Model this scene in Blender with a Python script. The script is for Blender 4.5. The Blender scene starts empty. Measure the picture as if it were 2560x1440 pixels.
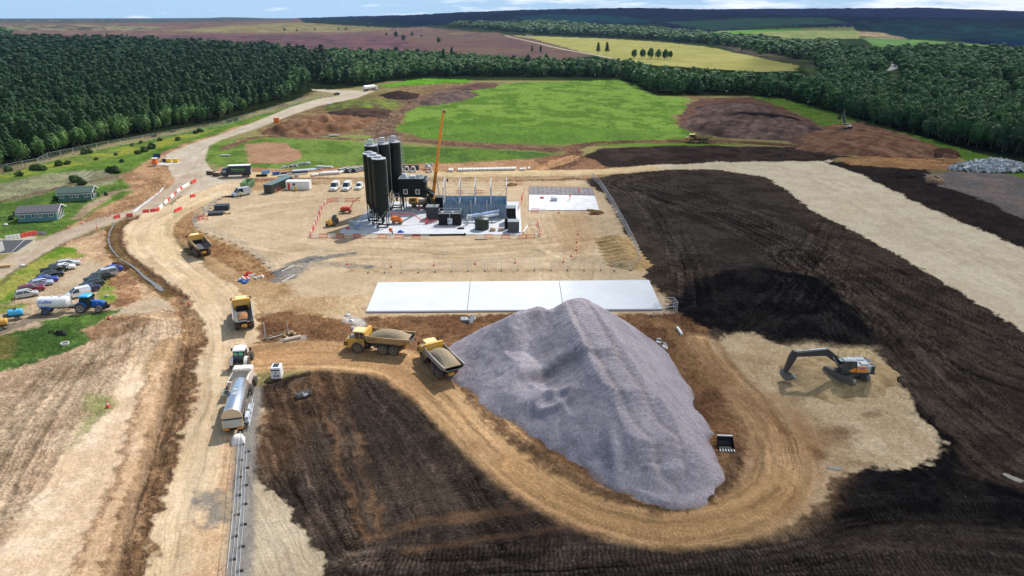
import bpy, math, random
import numpy as np
from mathutils import Vector, Matrix
R = math.radians
random.seed(7)
rng = np.random.default_rng(11)
SC = bpy.context.scene
COL = SC.collection

# ------------------------------------------------------------------ camera
H = 50.0; F = 1762.0; PIT = R(21.0); SP, CP = math.sin(PIT), math.cos(PIT)
cd = bpy.data.cameras.new('camera'); cam = bpy.data.objects.new('camera', cd); COL.objects.link(cam)
cam.location = (0, 0, H); cam.rotation_euler = (R(90) - PIT, 0, 0)
cd.sensor_width = 36; cd.lens = F / 2560 * 36; cd.clip_start = 1; cd.clip_end = 40000
SC.camera = cam
SC.render.resolution_x = 1024; SC.render.resolution_y = 576

# ------------------------------------------------------------------ sky and sun
SUN_EL = 50.0; SUN_AZ = 32.0          # azimuth measured from +Y towards +X
w = bpy.data.worlds.new('World'); SC.world = w; w.use_nodes = True
nt = w.node_tree; nt.nodes.clear()
def N(nt, t, **k):
    n = nt.nodes.new(t)
    for a, b in k.items(): setattr(n, a, b)
    return n
sky = N(nt, 'ShaderNodeTexSky', sky_type='NISHITA', sun_disc=False)
sky.sun_elevation = R(SUN_EL); sky.sun_rotation = R(SUN_AZ); sky.altitude = 200
sky.dust_density = 0.6; sky.ozone_density = 2.0; sky.air_density = 1.0
bg = N(nt, 'ShaderNodeBackground'); bg.inputs['Strength'].default_value = 0.085
tc = N(nt, 'ShaderNodeTexCoord'); mp = N(nt, 'ShaderNodeMapping')
mp.inputs['Scale'].default_value = (3.0, 3.0, 26.0)
nz = N(nt, 'ShaderNodeTexNoise'); nz.inputs['Scale'].default_value = 3.2; nz.inputs['Detail'].default_value = 9; nz.inputs['Roughness'].default_value = 0.62
sepx = N(nt, 'ShaderNodeSeparateXYZ')
# more cloud to the right of the view (x > 0)
ma = N(nt, 'ShaderNodeMath', operation='MULTIPLY_ADD'); ma.inputs[1].default_value = 0.26
rmp = N(nt, 'ShaderNodeValToRGB'); rmp.color_ramp.elements[0].position = 0.50; rmp.color_ramp.elements[1].position = 0.66
mx = N(nt, 'ShaderNodeMix', data_type='RGBA'); mx.inputs[7].default_value = (12.5, 13.0, 13.4, 1)
L = nt.links.new
L(tc.outputs['Generated'], mp.inputs[0]); L(mp.outputs[0], nz.inputs['Vector']); L(tc.outputs['Generated'], sepx.inputs[0])
L(sepx.outputs[0], ma.inputs[0]); L(nz.outputs[0], ma.inputs[2]); L(ma.outputs[0], rmp.inputs[0])
hb = N(nt, 'ShaderNodeMapRange'); hb.inputs[1].default_value = 0.02; hb.inputs[2].default_value = 0.30; hb.inputs[3].default_value = 0.92; hb.inputs[4].default_value = 0.25
hx = N(nt, 'ShaderNodeMix', data_type='RGBA'); hx.inputs[7].default_value = (5.2, 7.9, 10.6, 1)
L(sepx.outputs[2], hb.inputs[0]); L(hb.outputs[0], hx.inputs[0]); L(sky.outputs[0], hx.inputs[6])
L(rmp.outputs[0], mx.inputs[0]); L(hx.outputs[2], mx.inputs[6]); L(mx.outputs[2], bg.inputs[0])
out = N(nt, 'ShaderNodeOutputWorld'); L(bg.outputs[0], out.inputs[0])
sd = bpy.data.lights.new('sun', 'SUN'); sd.energy = 4.6; sd.angle = R(0.6); sd.color = (1.0, 0.965, 0.915)
sun = bpy.data.objects.new('sun', sd); COL.objects.link(sun)
sdir = Vector((math.sin(R(SUN_AZ)) * math.cos(R(SUN_EL)), math.cos(R(SUN_AZ)) * math.cos(R(SUN_EL)), math.sin(R(SUN_EL))))
sun.rotation_euler = sdir.to_track_quat('Z', 'Y').to_euler()
SC.view_settings.view_transform = 'Standard'; SC.view_settings.look = 'None'
SC.view_settings.exposure = 0.2; SC.view_settings.gamma = 1
SC.render.engine = 'CYCLES'
# clouds overhead, outside the picture: the right half of the site and the far hills lie in their shade
def cloud(cx, cy, z, pts, dens, soft, th, seed):
    me = bpy.data.meshes.new('cloud'); n = 70; P = np.array(pts, float); x0, x1, y0, y1 = P[:, 0].min() - soft, P[:, 0].max() + soft, P[:, 1].min() - soft, P[:, 1].max() + soft
    gx, gy = np.meshgrid(np.linspace(x0, x1, n), np.linspace(y0, y1, n)); gx = gx.ravel(); gy = gy.ravel()
    d = -sdf(gx + (fbm(gx / soft, gy / soft, 4, seed) - .5) * soft * 1.4, gy + (fbm(gx / soft, gy / soft, 4, seed + 1) - .5) * soft * 1.4, P)
    k = sstep(-soft * .35, soft * .35, d); hh = th * k * (.4 + fbm(gx / soft * 1.5, gy / soft * 1.5, 4, seed + 2))
    off = z / math.tan(R(SUN_EL)); ox, oy = math.sin(R(SUN_AZ)) * off, math.cos(R(SUN_AZ)) * off
    V = np.concatenate([np.stack([gx + ox, gy + oy, z + hh], 1), np.stack([gx + ox, gy + oy, z - hh * .3 - .5], 1)])
    i = (np.arange(n - 1)[:, None] * n + np.arange(n - 1)[None, :]).ravel(); q = np.stack([i, i + 1, i + n + 1, i + n], 1); q = np.concatenate([q, q[:, ::-1] + n * n])
    me.from_pydata(V.tolist(), [], q.tolist()); a = me.attributes.new('dens', 'FLOAT', 'POINT'); a.data.foreach_set('value', np.tile(k * dens * (.75 + .5 * fbm(gx / soft * 2, gy / soft * 2, 3, seed + 3)), 2).astype(np.float32))
    m = bpy.data.materials.new('cloud_vapour'); m.use_nodes = True; nt = m.node_tree; b = nt.nodes['Principled BSDF']; b.inputs['Base Color'].default_value = (.85, .87, .9, 1); b.inputs['Roughness'].default_value = 1
    at = N(nt, 'ShaderNodeAttribute', attribute_name='dens'); nt.links.new(at.outputs['Fac'], b.inputs['Alpha']); me.materials.append(m)
    o = bpy.data.objects.new('cloud', me); COL.objects.link(o); o['kind'] = 'stuff'; o['label'] = 'thin broken cloud overhead shading part of the land below'; return o

# ------------------------------------------------------------------ helpers
def G(u, v, z=0.0):
    t = (H - z) / (SP + (v - 720) / F * CP)
    return (t * (u - 1280) / F, t * (CP - (v - 720) / F * SP), z)
def proj(x, y, z):
    d = y * CP + (H - z) * SP
    d = np.where(d < 1, 1, d)
    return 1280 + F * x / d, 720 - F * (y * SP + (z - H) * CP) / d
def lin(c):
    return tuple(((x / 255) / 12.92 if x / 255 <= 0.04045 else ((x / 255 + 0.055) / 1.055) ** 2.4) for x in c)
LG = 1.55
def alb(c, k=1.0):      # sRGB look in sunlight -> base colour
    return tuple(min(0.9, x / LG * k) for x in lin(c))

def mat(name, rgb, rough=0.6, metal=0.0, var=0.12, scale=3.0, bump=0.0, dirt=0.0, dirtcol=(0.30, 0.22, 0.14), spec=0.5, bscale=None, trans=0, coords='Object'):
    m = bpy.data.materials.new(name); m.use_nodes = True
    nt = m.node_tree; b = nt.nodes['Principled BSDF']
    b.inputs['Roughness'].default_value = rough; b.inputs['Metallic'].default_value = metal
    b.inputs['Specular IOR Level'].default_value = spec
    tc = N(nt, 'ShaderNodeTexCoord')
    nz = N(nt, 'ShaderNodeTexNoise'); nz.inputs['Scale'].default_value = scale; nz.inputs['Detail'].default_value = 6; nz.inputs['Roughness'].default_value = 0.65
    nt.links.new(tc.outputs[coords], nz.inputs['Vector'])
    mr = N(nt, 'ShaderNodeMapRange'); mr.inputs[1].default_value = 0.3; mr.inputs[2].default_value = 0.7
    mr.inputs[3].default_value = 1 - var; mr.inputs[4].default_value = 1 + var
    nt.links.new(nz.outputs[0], mr.inputs[0])
    mu = N(nt, 'ShaderNodeMix', data_type='RGBA', blend_type='MULTIPLY'); mu.inputs[0].default_value = 1
    mu.inputs[6].default_value = (*rgb, 1); nt.links.new(mr.outputs[0], mu.inputs[7])
    last = mu.outputs[2]
    if dirt > 0:
        n2 = N(nt, 'ShaderNodeTexNoise'); n2.inputs['Scale'].default_value = 1.7; n2.inputs['Detail'].default_value = 8; n2.inputs['Roughness'].default_value = 0.7
        nt.links.new(tc.outputs[coords], n2.inputs['Vector'])
        r2 = N(nt, 'ShaderNodeMapRange'); r2.inputs[1].default_value = 0.62 - dirt * 0.35; r2.inputs[2].default_value = 0.75; r2.inputs[4].default_value = min(0.85, dirt * 1.2)
        nt.links.new(n2.outputs[0], r2.inputs[0])
        m2 = N(nt, 'ShaderNodeMix', data_type='RGBA'); m2.inputs[7].default_value = (*dirtcol, 1)
        nt.links.new(r2.outputs[0], m2.inputs[0]); nt.links.new(last, m2.inputs[6]); last = m2.outputs[2]
    nt.links.new(last, b.inputs['Base Color'])
    if bump > 0:
        n3 = N(nt, 'ShaderNodeTexNoise'); n3.inputs['Scale'].default_value = bscale or scale * 4; n3.inputs['Detail'].default_value = 8
        nt.links.new(tc.outputs[coords], n3.inputs['Vector'])
        bp = N(nt, 'ShaderNodeBump'); bp.inputs['Strength'].default_value = 1; bp.inputs['Distance'].default_value = bump
        nt.links.new(n3.outputs[0], bp.inputs['Height']); nt.links.new(bp.outputs[0], b.inputs['Normal'])
    return m

class M:
    def __init__(s): s.v = []; s.f = []
    def add(s, vs, fs):
        n = len(s.v); s.v += [tuple(p) for p in vs]; s.f += [tuple(i + n for i in f) for f in fs]; return s
    def box(s, x0, x1, y0, y1, z0, z1, tx=0, ty=0, rz=0, c=None):
        vs = [(x0, y0, z0), (x1, y0, z0), (x1, y1, z0), (x0, y1, z0), (x0 + tx, y0 + ty, z1), (x1 - tx, y0 + ty, z1), (x1 - tx, y1 - ty, z1), (x0 + tx, y1 - ty, z1)]
        if rz:
            cx, cy = c or ((x0 + x1) / 2, (y0 + y1) / 2); a, b = math.cos(rz), math.sin(rz)
            vs = [(cx + (x - cx) * a - (y - cy) * b, cy + (x - cx) * b + (y - cy) * a, z) for x, y, z in vs]
        return s.add(vs, [(3, 2, 1, 0), (4, 5, 6, 7), (0, 1, 5, 4), (1, 2, 6, 5), (2, 3, 7, 6), (3, 0, 4, 7)])
    def cyl(s, p0, p1, r0, r1=None, n=10, cap=True):
        r1 = r0 if r1 is None else r1
        p0, p1 = Vector(p0), Vector(p1); d = (p1 - p0).normalized()
        a = d.orthogonal().normalized(); b = d.cross(a)
        vs = []
        for p, r in ((p0, r0), (p1, r1)):
            for k in range(n):
                t = 2 * math.pi * k / n; vs.append(p + a * (r * math.cos(t)) + b * (r * math.sin(t)))
        fs = [(k, (k + 1) % n, n + (k + 1) % n, n + k) for k in range(n)]
        if cap: fs += [tuple(range(n - 1, -1, -1)), tuple(range(n, 2 * n))]
        return s.add(vs, fs)
    def tube(s, pts, r, n=5):
        for a, b in zip(pts[:-1], pts[1:]): s.cyl(a, b, r, n=n)
        return s
    def prism(s, pts, y0, y1, ty=0):
        n = len(pts)
        vs = [(x, y0, z) for x, z in pts] + [(x, y1, z) for x, z in pts]
        fs = [tuple(range(n)), tuple(range(2 * n - 1, n - 1, -1))] + [(k, n + k, n + (k + 1) % n, (k + 1) % n) for k in range(n)]
        return s.add(vs, fs)
    def loft(s, secs, cap=True):
        n = len(secs[0]); vs = [p for c in secs for p in c]; fs = []
        for i in range(len(secs) - 1):
            for k in range(n): fs.append((i * n + k, i * n + (k + 1) % n, (i + 1) * n + (k + 1) % n, (i + 1) * n + k))
        if cap: fs += [tuple(range(n - 1, -1, -1)), tuple((len(secs) - 1) * n + k for k in range(n))]
        return s.add(vs, fs)
    def lathe(s, prof, c=(0, 0, 0), axis='z', n=20):
        # prof: (radius, height)
        secs = []
        for r, h in prof:
            ring = []
            for k in range(n):
                t = 2 * math.pi * k / n; a, b = r * math.cos(t), r * math.sin(t)
                ring.append((c[0] + a, c[1] + b, c[2] + h) if axis == 'z' else (c[0] + a, c[1] + h, c[2] + b) if axis == 'y' else (c[0] + h, c[1] + a, c[2] + b))
            secs.append(ring)
        return s.loft(secs)
    def ell(s, c, r, nu=10, nv=7):
        prof = [(max(1e-3, math.sin(math.pi * i / nv)), -math.cos(math.pi * i / nv)) for i in range(nv + 1)]
        n0 = len(s.v); s.lathe([(a, b) for a, b in prof], n=nu)
        for i in range(n0, len(s.v)):
            p = s.v[i]; s.v[i] = (c[0] + p[0] * r[0], c[1] + p[1] * r[1], c[2] + p[2] * r[2])
        return s
    def xf(s, T):
        s.v = [tuple(T @ Vector(p)) for p in s.v]; return s
    def obj(s, name, m, parent=None, smooth=False, solid=0, bevel=0):
        me = bpy.data.meshes.new(name); me.from_pydata(s.v, [], s.f); me.update()
        me.materials.append(m)
        if smooth:
            me.polygons.foreach_set('use_smooth', [True] * len(me.polygons))
            try: me.set_sharp_from_angle(angle=R(38))
            except Exception: pass
        o = bpy.data.objects.new(name, me); COL.objects.link(o); o.parent = parent
        if solid:
            q = o.modifiers.new('solid', 'SOLIDIFY'); q.thickness = solid; q.offset = 0
        if bevel:
            q = o.modifiers.new('bevel', 'BEVEL'); q.width = bevel; q.segments = 2; q.limit_method = 'ANGLE'
        return o

def tag(o, label=None, cat=None, group=None, kind=None):
    if label: o['label'] = label
    if cat: o['category'] = cat
    if group: o['group'] = group
    if kind: o['kind'] = kind
    return o
def thing(name, label, cat, loc=(0, 0, 0), rz=0, group=None):
    o = bpy.data.objects.new(name, None); COL.objects.link(o)
    o.location = loc; o.rotation_euler = (0, 0, rz); o.empty_display_size = 0.5
    return tag(o, label, cat, group)
KIDS = {}
def clone(root, loc, rz, label=None, group=None, scale=None):
    def cp(o, par):
        c = o.copy(); COL.objects.link(c); c.parent = par
        for ch in o.children: cp(ch, c)
        return c
    r = root.copy(); COL.objects.link(r); r.location = loc
    r.rotation_euler = (0, 0, rz)
    if scale: r.scale = scale
    if label: r['label'] = label
    if group: r['group'] = group
    for ch in root.children: cp(ch, r)
    return r
def head(a, b):
    p, q = G(*a), G(*b); return math.atan2(q[1] - p[1], q[0] - p[0])
def mid(a, b):
    p, q = G(*a), G(*b); return ((p[0] + q[0]) / 2, (p[1] + q[1]) / 2, 0)
def text(name, s, size, m, parent, T, thick=0.01, shear=0.0):
    cu = bpy.data.curves.new(name, 'FONT'); cu.body = s; cu.size = size; cu.extrude = thick; cu.shear = shear
    cu.align_x = 'CENTER'; cu.align_y = 'CENTER'
    t = bpy.data.objects.new(name, cu); COL.objects.link(t)
    me = bpy.data.meshes.new_from_object(t); bpy.data.objects.remove(t)
    me.materials.clear(); me.materials.append(m)
    o = bpy.data.objects.new(name, me); COL.objects.link(o); o.parent = parent; o.matrix_local = T; return o
def side(x, y, z, s=-1):   # text on the side facing -Y (s=-1) or +Y
    return Matrix.Translation((x, y, z)) @ (Matrix.Rotation(R(90), 4, 'X') if s < 0 else Matrix.Rotation(R(180), 4, 'Z') @ Matrix.Rotation(R(90), 4, 'X'))

# ---- numpy value noise
def vnoise(x, y, seed=0):
    xi = np.floor(x).astype(np.int64); yi = np.floor(y).astype(np.int64); fx = x - xi; fy = y - yi
    fx = fx * fx * (3 - 2 * fx); fy = fy * fy * (3 - 2 * fy)
    def h(a, b):
        n = (a * 374761393 + b * 668265263 + seed * 1442695041) & 0xffffffff
        n = ((n ^ (n >> 13)) * 1274126177) & 0xffffffff
        return ((n ^ (n >> 16)) & 0xffff) / 65535.0
    a, b, c, d = h(xi, yi), h(xi + 1, yi), h(xi, yi + 1), h(xi + 1, yi + 1)
    return (a * (1 - fx) + b * fx) * (1 - fy) + (c * (1 - fx) + d * fx) * fy
def fbm(x, y, o=4, seed=0, g=0.5):
    s = 0; a = 1; t = 0
    for i in range(o):
        s = s + a * vnoise(x * 2 ** i, y * 2 ** i, seed + i * 17); t += a; a *= g
    return s / t
def sstep(a, b, x):
    t = np.clip((x - a) / (b - a), 0, 1); return t * t * (3 - 2 * t)
def sdf(px, py, poly):       # signed distance, negative inside
    P = np.array(poly, float); n = len(P)
    d = np.full(px.shape, 1e18); ins = np.zeros(px.shape, bool)
    for i in range(n):
        ax, ay = P[i]; bx, by = P[(i + 1) % n]
        ex, ey = bx - ax, by - ay; wx, wy = px - ax, py - ay
        t = np.clip((wx * ex + wy * ey) / (ex * ex + ey * ey + 1e-12), 0, 1)
        d = np.minimum(d, (wx - ex * t) ** 2 + (wy - ey * t) ** 2)
        c = (ay > py) != (by > py)
        with np.errstate(divide='ignore', invalid='ignore'):
            ins ^= c & (px < (bx - ax) * (py - ay) / (by - ay + 1e-30) + ax)
    d = np.sqrt(d); return np.where(ins, -d, d)
def pline(px, py, pts):      # distance, across (signed), along
    d = np.full(px.shape, 1e18); ac = np.zeros(px.shape); al = np.zeros(px.shape); L0 = 0
    for (ax, ay), (bx, by) in zip(pts[:-1], pts[1:]):
        ex, ey = bx - ax, by - ay; l = math.hypot(ex, ey); wx, wy = px - ax, py - ay
        t = np.clip((wx * ex + wy * ey) / (l * l), 0, 1)
        dd = (wx - ex * t) ** 2 + (wy - ey * t) ** 2
        m = dd < d; d = np.where(m, dd, d)
        cr = (ex * wy - ey * wx) / l
        ac = np.where(m, np.where(cr >= 0, 1, -1) * np.sqrt(dd), ac); al = np.where(m, L0 + t * l, al); L0 += l
    return np.sqrt(d), ac, al
def smoothline(pts, k=3):
    P = [np.array(p, float) for p in pts]
    for _ in range(k):
        Q = [P[0]]
        for a, b in zip(P[:-1], P[1:]): Q += [a * .75 + b * .25, a * .25 + b * .75]
        P = Q + [P[-1]]
    return [tuple(p) for p in P]
cloud(0, 0, 900, [(-6, 20), (2, 70), (16, 130), (36, 200), (70, 290), (130, 430), (220, 700), (330, 1000), (900, 1100), (900, 20)], .35, 46, 60, 3)
cloud(0, 0, 900, [(-900, 3300), (300, 2700), (900, 2600), (3800, 2500), (5200, 6500), (-400, 6500)], .42, 500, 90, 13)
#PART2
# ------------------------------------------------------------------ the land: one sheet to the horizon
SKY_U = [-4000, 0, 520, 560, 600, 700, 1040, 1140, 1290, 1440, 1600, 1740, 2000, 2300, 2560, 3000, 6000]
SKY_V = [47.5, 47.5, 45, 43, 43.5, 46.5, 38, 32, 26, 23, 21, 24, 22, 20, 29, 34, 40]
def macro(x, y):
    r = np.hypot(x, y)
    u = 1280 + F * x / np.maximum(y * CP, 1) ; u = np.where(y <= 0, -4000, u)
    k = (720 - np.interp(u, SKY_U, SKY_V)) / F
    yy = 5600 * y / np.maximum(r, 1)
    hr = H + yy * (k * CP - SP) / (CP + k * SP)
    hr = np.clip(np.where(y > 0, hr, 0), 0, None)
    t = sstep(1900, 5600, r) * (1 - 0.5 * sstep(5600, 9000, r))
    z = hr * t
    z += hr / 120 * (fbm(x / 700, y / 700, 3, 5) - 0.5) * 40 * sstep(1700, 3000, r) * (1 - sstep(4600, 5500, r))
    return z

def rows():
    vs = [1900, 1750, 1600, 1530]; v = 1480
    while v > 150: vs.append(v); v -= 2.4 if v > 700 else (1.9 if v > 380 else 1.5)
    while v > 75: vs.append(v); v -= 1.2
    r = [3.0, 12.0, 22.0] + [50 / math.tan(PIT + math.atan((v - 720) / F)) for v in vs]
    q = r[-1]
    while q < 9500: q *= 1.018; r.append(q)
    return np.array(r + [12000, 18000, 30000])
rr = rows()
az = np.concatenate([np.linspace(-180, -44, 30), np.linspace(-42, 42, 1500), np.linspace(44, 180, 30)]) * math.pi / 180
RR, AA = np.meshgrid(rr, az, indexing='ij')
X = (RR * np.sin(AA)).ravel(); Y = (RR * np.cos(AA)).ravel(); NR, NA = RR.shape
ZM = macro(X, Y); U, V = proj(X, Y, ZM); V = np.where(Y <= 0, 5000, V); RAD = RR.ravel()
C = np.zeros((X.size, 3)); RO = np.full(X.size, 0.3); GR = np.zeros(X.size); DZ = np.zeros(X.size)
jr = np.clip(RAD * 0.0035, 0.35, 8)
N1 = fbm(X / 7, Y / 7, 4, 1, 0.6) - 0.5; N2 = fbm(X / 7, Y / 7, 4, 2, 0.6) - 0.5
F1 = fbm(X / 1.3, Y / 1.3, 3, 3) - 0.5
E1 = (fbm(X / 1.0, Y / 1.0, 3, 14, .6) - 0.5) * 2.2; E2 = (fbm(X / 1.0, Y / 1.0, 3, 15, .6) - 0.5) * 2.2
XR = X + N1 * 3.2 * np.maximum(jr / 0.7, 1) + E1; YR = Y + N2 * 3.2 * np.maximum(jr / 0.7, 1) + E2
XF = X + N1 * 0.7 + E1 * .25; YF = Y + N2 * 0.7 + E2 * .25
BIG = fbm(X / 40, Y / 40, 5, 9, 0.6); MID = fbm(X / 5, Y / 5, 4, 10, 0.6); SML = fbm(X / 0.9, Y / 0.9, 3, 12)
MIX = 0.5 + (fbm(X / 9, Y / 14, 5, 71, 0.65) - 0.5) * 1.6
def mixin(idx, a, c, c2=None, ns=None, ro=None, gr=0.0, k2=1.0):
    c = np.array(alb(c)); col = np.broadcast_to(c, (idx.size, 3))
    if c2 is not None:
        m = sstep(0.38, 0.62, ns[idx])[:, None] * k2
        col = col * (1 - m) + np.array(alb(c2)) * m
    a = a[:, None]; C[idx] = C[idx] * (1 - a) + col * a; a = a[:, 0]
    if ro is not None: RO[idx] = RO[idx] * (1 - a) + ro * a
    GR[idx] = GR[idx] * (1 - a) + gr * a
def paint(poly, c, c2=None, ro=0.3, gr=0.0, f=0.5, ns=None, edge='r', a=1.0, k2=1.0):
    W = [G(u, max(v, 52))[:2] for u, v in poly]; W = np.array(W)
    cx, cy = (XR, YR) if edge == 'r' else (XF, YF)
    mg = 6 + f + 0.01 * W[:, 1].max()
    idx = np.nonzero((X > W[:, 0].min() - mg) & (X < W[:, 0].max() + mg) & (Y > W[:, 1].min() - mg) & (Y < W[:, 1].max() + mg))[0]
    if idx.size == 0: return
    d = sdf(cx[idx], cy[idx], W); ff = np.maximum(f, RAD[idx] * 0.0012)
    al = (1 - sstep(-ff, ff, d)) * a; k = al > 0.003
    mixin(idx[k], al[k], c, c2, MID if ns is None else ns, ro, gr, k2)
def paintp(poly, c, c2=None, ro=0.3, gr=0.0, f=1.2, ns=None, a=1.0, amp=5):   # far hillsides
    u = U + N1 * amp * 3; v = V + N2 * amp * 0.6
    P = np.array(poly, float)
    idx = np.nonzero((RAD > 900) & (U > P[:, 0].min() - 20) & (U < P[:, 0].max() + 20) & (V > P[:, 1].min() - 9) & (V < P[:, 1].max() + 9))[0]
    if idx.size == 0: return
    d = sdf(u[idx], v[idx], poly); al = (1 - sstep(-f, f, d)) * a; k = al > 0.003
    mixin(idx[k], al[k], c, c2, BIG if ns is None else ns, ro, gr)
def stroke(pts, wd, c, c2=None, ro=0.2, f=0.6, a=1.0, streak=0.0, z=0.0, sm=2, sf=2.2, wd2=None, edge='f', gr=0.0, tread=0.0, rut=0.0):
    Wp = smoothline([G(u, v)[:2] for u, v in pts], sm); W = np.array(Wp); mx_ = max(wd, wd2 or 0)
    idx = np.nonzero((X > W[:, 0].min() - mx_) & (X < W[:, 0].max() + mx_) & (Y > W[:, 1].min() - mx_) & (Y < W[:, 1].max() + mx_))[0]
    if idx.size == 0: return
    cx, cy = (XR, YR) if edge == 'r' else (XF, YF)
    d, ac, al = pline(cx[idx], cy[idx], Wp)
    hw = wd / 2 if wd2 is None else (wd + (wd2 - wd) * al / al.max()) / 2
    ff = np.maximum(f, RAD[idx] * 0.0012)
    m = (1 - sstep(hw - ff, hw + ff, d)) * a; k = m > 0.003; idx, m, ac, al = idx[k], m[k], ac[k], al[k]
    if c is not None: mixin(idx, m, c, c2, MID, ro, gr)
    if streak:
        s = fbm(ac * sf, al * 0.045, 4, 31, 0.65) - 0.5
        C[idx] *= (1 + streak * m * s * 2.4)[:, None]
        DZ[idx] += m * s * 0.28 * streak
        wob = (fbm(al * .06, ac * .15, 2, 33) - .5) * 3.0
        l1 = fbm((ac + wob) * sf * 1.9, al * .02, 2, 35); ln = np.exp(-((l1 - .5) / .035) ** 2) * sstep(.35, .6, vnoise(al * .09, ac * .5, 36))
        l2 = fbm((ac - wob) * sf * 2.3, al * .02, 2, 37); lt = np.exp(-((l2 - .5) / .03) ** 2) * sstep(.4, .6, vnoise(al * .08, ac * .5, 38))
        C[idx] *= (1 - np.minimum(.55, streak * .9) * m * ln + np.minimum(.35, streak * .5) * m * lt)[:, None]; DZ[idx] -= m * ln * .07 * min(1, streak * 2)
    if tread:
        q = np.sin(al * 13.0 + 1.5 * np.abs(ac)) * sstep(0.40, 0.55, vnoise(ac * 0.8, al * 0.03, 4))
        C[idx] *= (1 + tread * m * q)[:, None]
    if z: DZ[idx] += m * z
    return
S = (205, 176, 138)
mixin(np.arange(X.size), np.ones(X.size), (150, 140, 95), (120, 105, 75), BIG, 0.4, 0.5)
# --- far country
FARW = [(-6000, 51), (6000, 51), (6000, 200), (3000, 200), (2560, 200), (1280, 215), (600, 330), (0, 440), (-6000, 600)]
far = np.nonzero(RAD > 620)[0]; mixin(far, np.ones(far.size), (58, 72, 46), (42, 56, 36), BIG, 0.6, 0.6)
paintp([(-6000, 40), (900, 40), (1050, 66), (1180, 80), (1290, 90), (1380, 98), (1480, 135), (1200, 140), (-6000, 170)], (112, 90, 88), (128, 104, 92), 0.3, 0.2)
paintp([(-3000, 88), (700, 88), (1200, 84), (1400, 100), (1500, 135), (-3000, 135)], (96, 76, 82), (122, 92, 94), 0.3, 0.2)
paintp([(410, 78), (560, 66), (740, 56), (980, 66), (975, 74), (860, 80), (600, 82)], (150, 144, 98), (128, 116, 84), 0.3, 0.3)
paintp([(-500, 62), (300, 62), (420, 68), (380, 76), (-500, 74)], (150, 140, 110), (80, 80, 70), 0.3, 0.3)
paintp([(1130, 78), (1240, 82), (1330, 100), (1200, 104), (1000, 96)], (128, 112, 90), (110, 90, 85), 0.3, 0.3)
paintp([(-6000, 40), (700, 40), (740, 50), (400, 57), (-6000, 60)], (92, 98, 100), (70, 84, 84), 0.3, 0.1)
# right hillside, forest blocks and moor, blue distance haze mixed into their colours
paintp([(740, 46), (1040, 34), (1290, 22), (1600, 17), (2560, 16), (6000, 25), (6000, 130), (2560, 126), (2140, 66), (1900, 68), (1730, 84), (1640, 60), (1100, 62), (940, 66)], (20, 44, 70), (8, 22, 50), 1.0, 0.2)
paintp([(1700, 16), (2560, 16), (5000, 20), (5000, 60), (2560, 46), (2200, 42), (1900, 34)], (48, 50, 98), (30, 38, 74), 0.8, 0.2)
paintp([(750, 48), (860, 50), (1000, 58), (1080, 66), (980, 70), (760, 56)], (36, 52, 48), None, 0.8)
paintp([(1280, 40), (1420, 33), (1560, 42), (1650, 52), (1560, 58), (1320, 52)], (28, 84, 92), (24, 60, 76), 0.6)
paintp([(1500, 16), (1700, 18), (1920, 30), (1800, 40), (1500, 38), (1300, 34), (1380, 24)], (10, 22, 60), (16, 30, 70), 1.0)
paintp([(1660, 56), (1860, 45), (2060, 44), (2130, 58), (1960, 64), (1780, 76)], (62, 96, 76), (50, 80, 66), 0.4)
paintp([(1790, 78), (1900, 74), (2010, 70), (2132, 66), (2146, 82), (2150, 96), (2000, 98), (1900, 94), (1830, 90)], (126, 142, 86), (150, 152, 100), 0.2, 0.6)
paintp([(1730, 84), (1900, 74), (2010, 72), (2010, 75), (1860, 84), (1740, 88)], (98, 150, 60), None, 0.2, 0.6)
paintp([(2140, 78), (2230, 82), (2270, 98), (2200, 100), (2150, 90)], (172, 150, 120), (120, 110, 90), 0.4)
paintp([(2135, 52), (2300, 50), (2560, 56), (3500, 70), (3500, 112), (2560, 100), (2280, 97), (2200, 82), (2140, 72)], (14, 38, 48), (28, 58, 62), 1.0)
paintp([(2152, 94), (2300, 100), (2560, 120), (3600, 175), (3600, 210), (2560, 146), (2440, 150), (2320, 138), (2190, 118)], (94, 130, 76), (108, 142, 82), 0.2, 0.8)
# straw coloured field
paint([(1250, 90), (1340, 91), (1500, 96), (1640, 104), (1762, 116), (1864, 137), (1992, 164), (1990, 178), (1880, 184), (1760, 182), (1640, 165), (1560, 152), (1480, 135), (1380, 112)], (176, 170, 104), (160, 156, 92), 0.2, 0.6, 3, BIG)
paint([(1000, 96), (1240, 86), (1330, 96), (1420, 120), (1480, 140), (1400, 150), (1100, 135)], (120, 100, 88), (108, 84, 86), 0.3, 0.3, 3, BIG)
paint([(1790, 112), (1870, 112), (2070, 125), (2080, 160), (1996, 163), (1880, 140)], (96, 84, 80), (70, 78, 56), 0.4, 0.3, 3, BIG)
stroke([(1262, 90), (1330, 104), (1400, 122), (1470, 134), (1540, 148)], 7, (196, 186, 166), sm=1)
stroke([(2226, 144), (2236, 158), (2240, 166), (2216, 178), (2120, 192)], 8, (190, 190, 186), sm=1)
paint([(2160, 160), (2230, 158), (2260, 164), (2280, 176), (2200, 182), (2130, 186), (2080, 190)], (84, 118, 48), None, 0.4, 0.8, 3, a=0.8)
stroke([(-900, 66), (100, 70), (240, 68), (400, 64)], 10, (190, 180, 140), sm=1)
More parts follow.
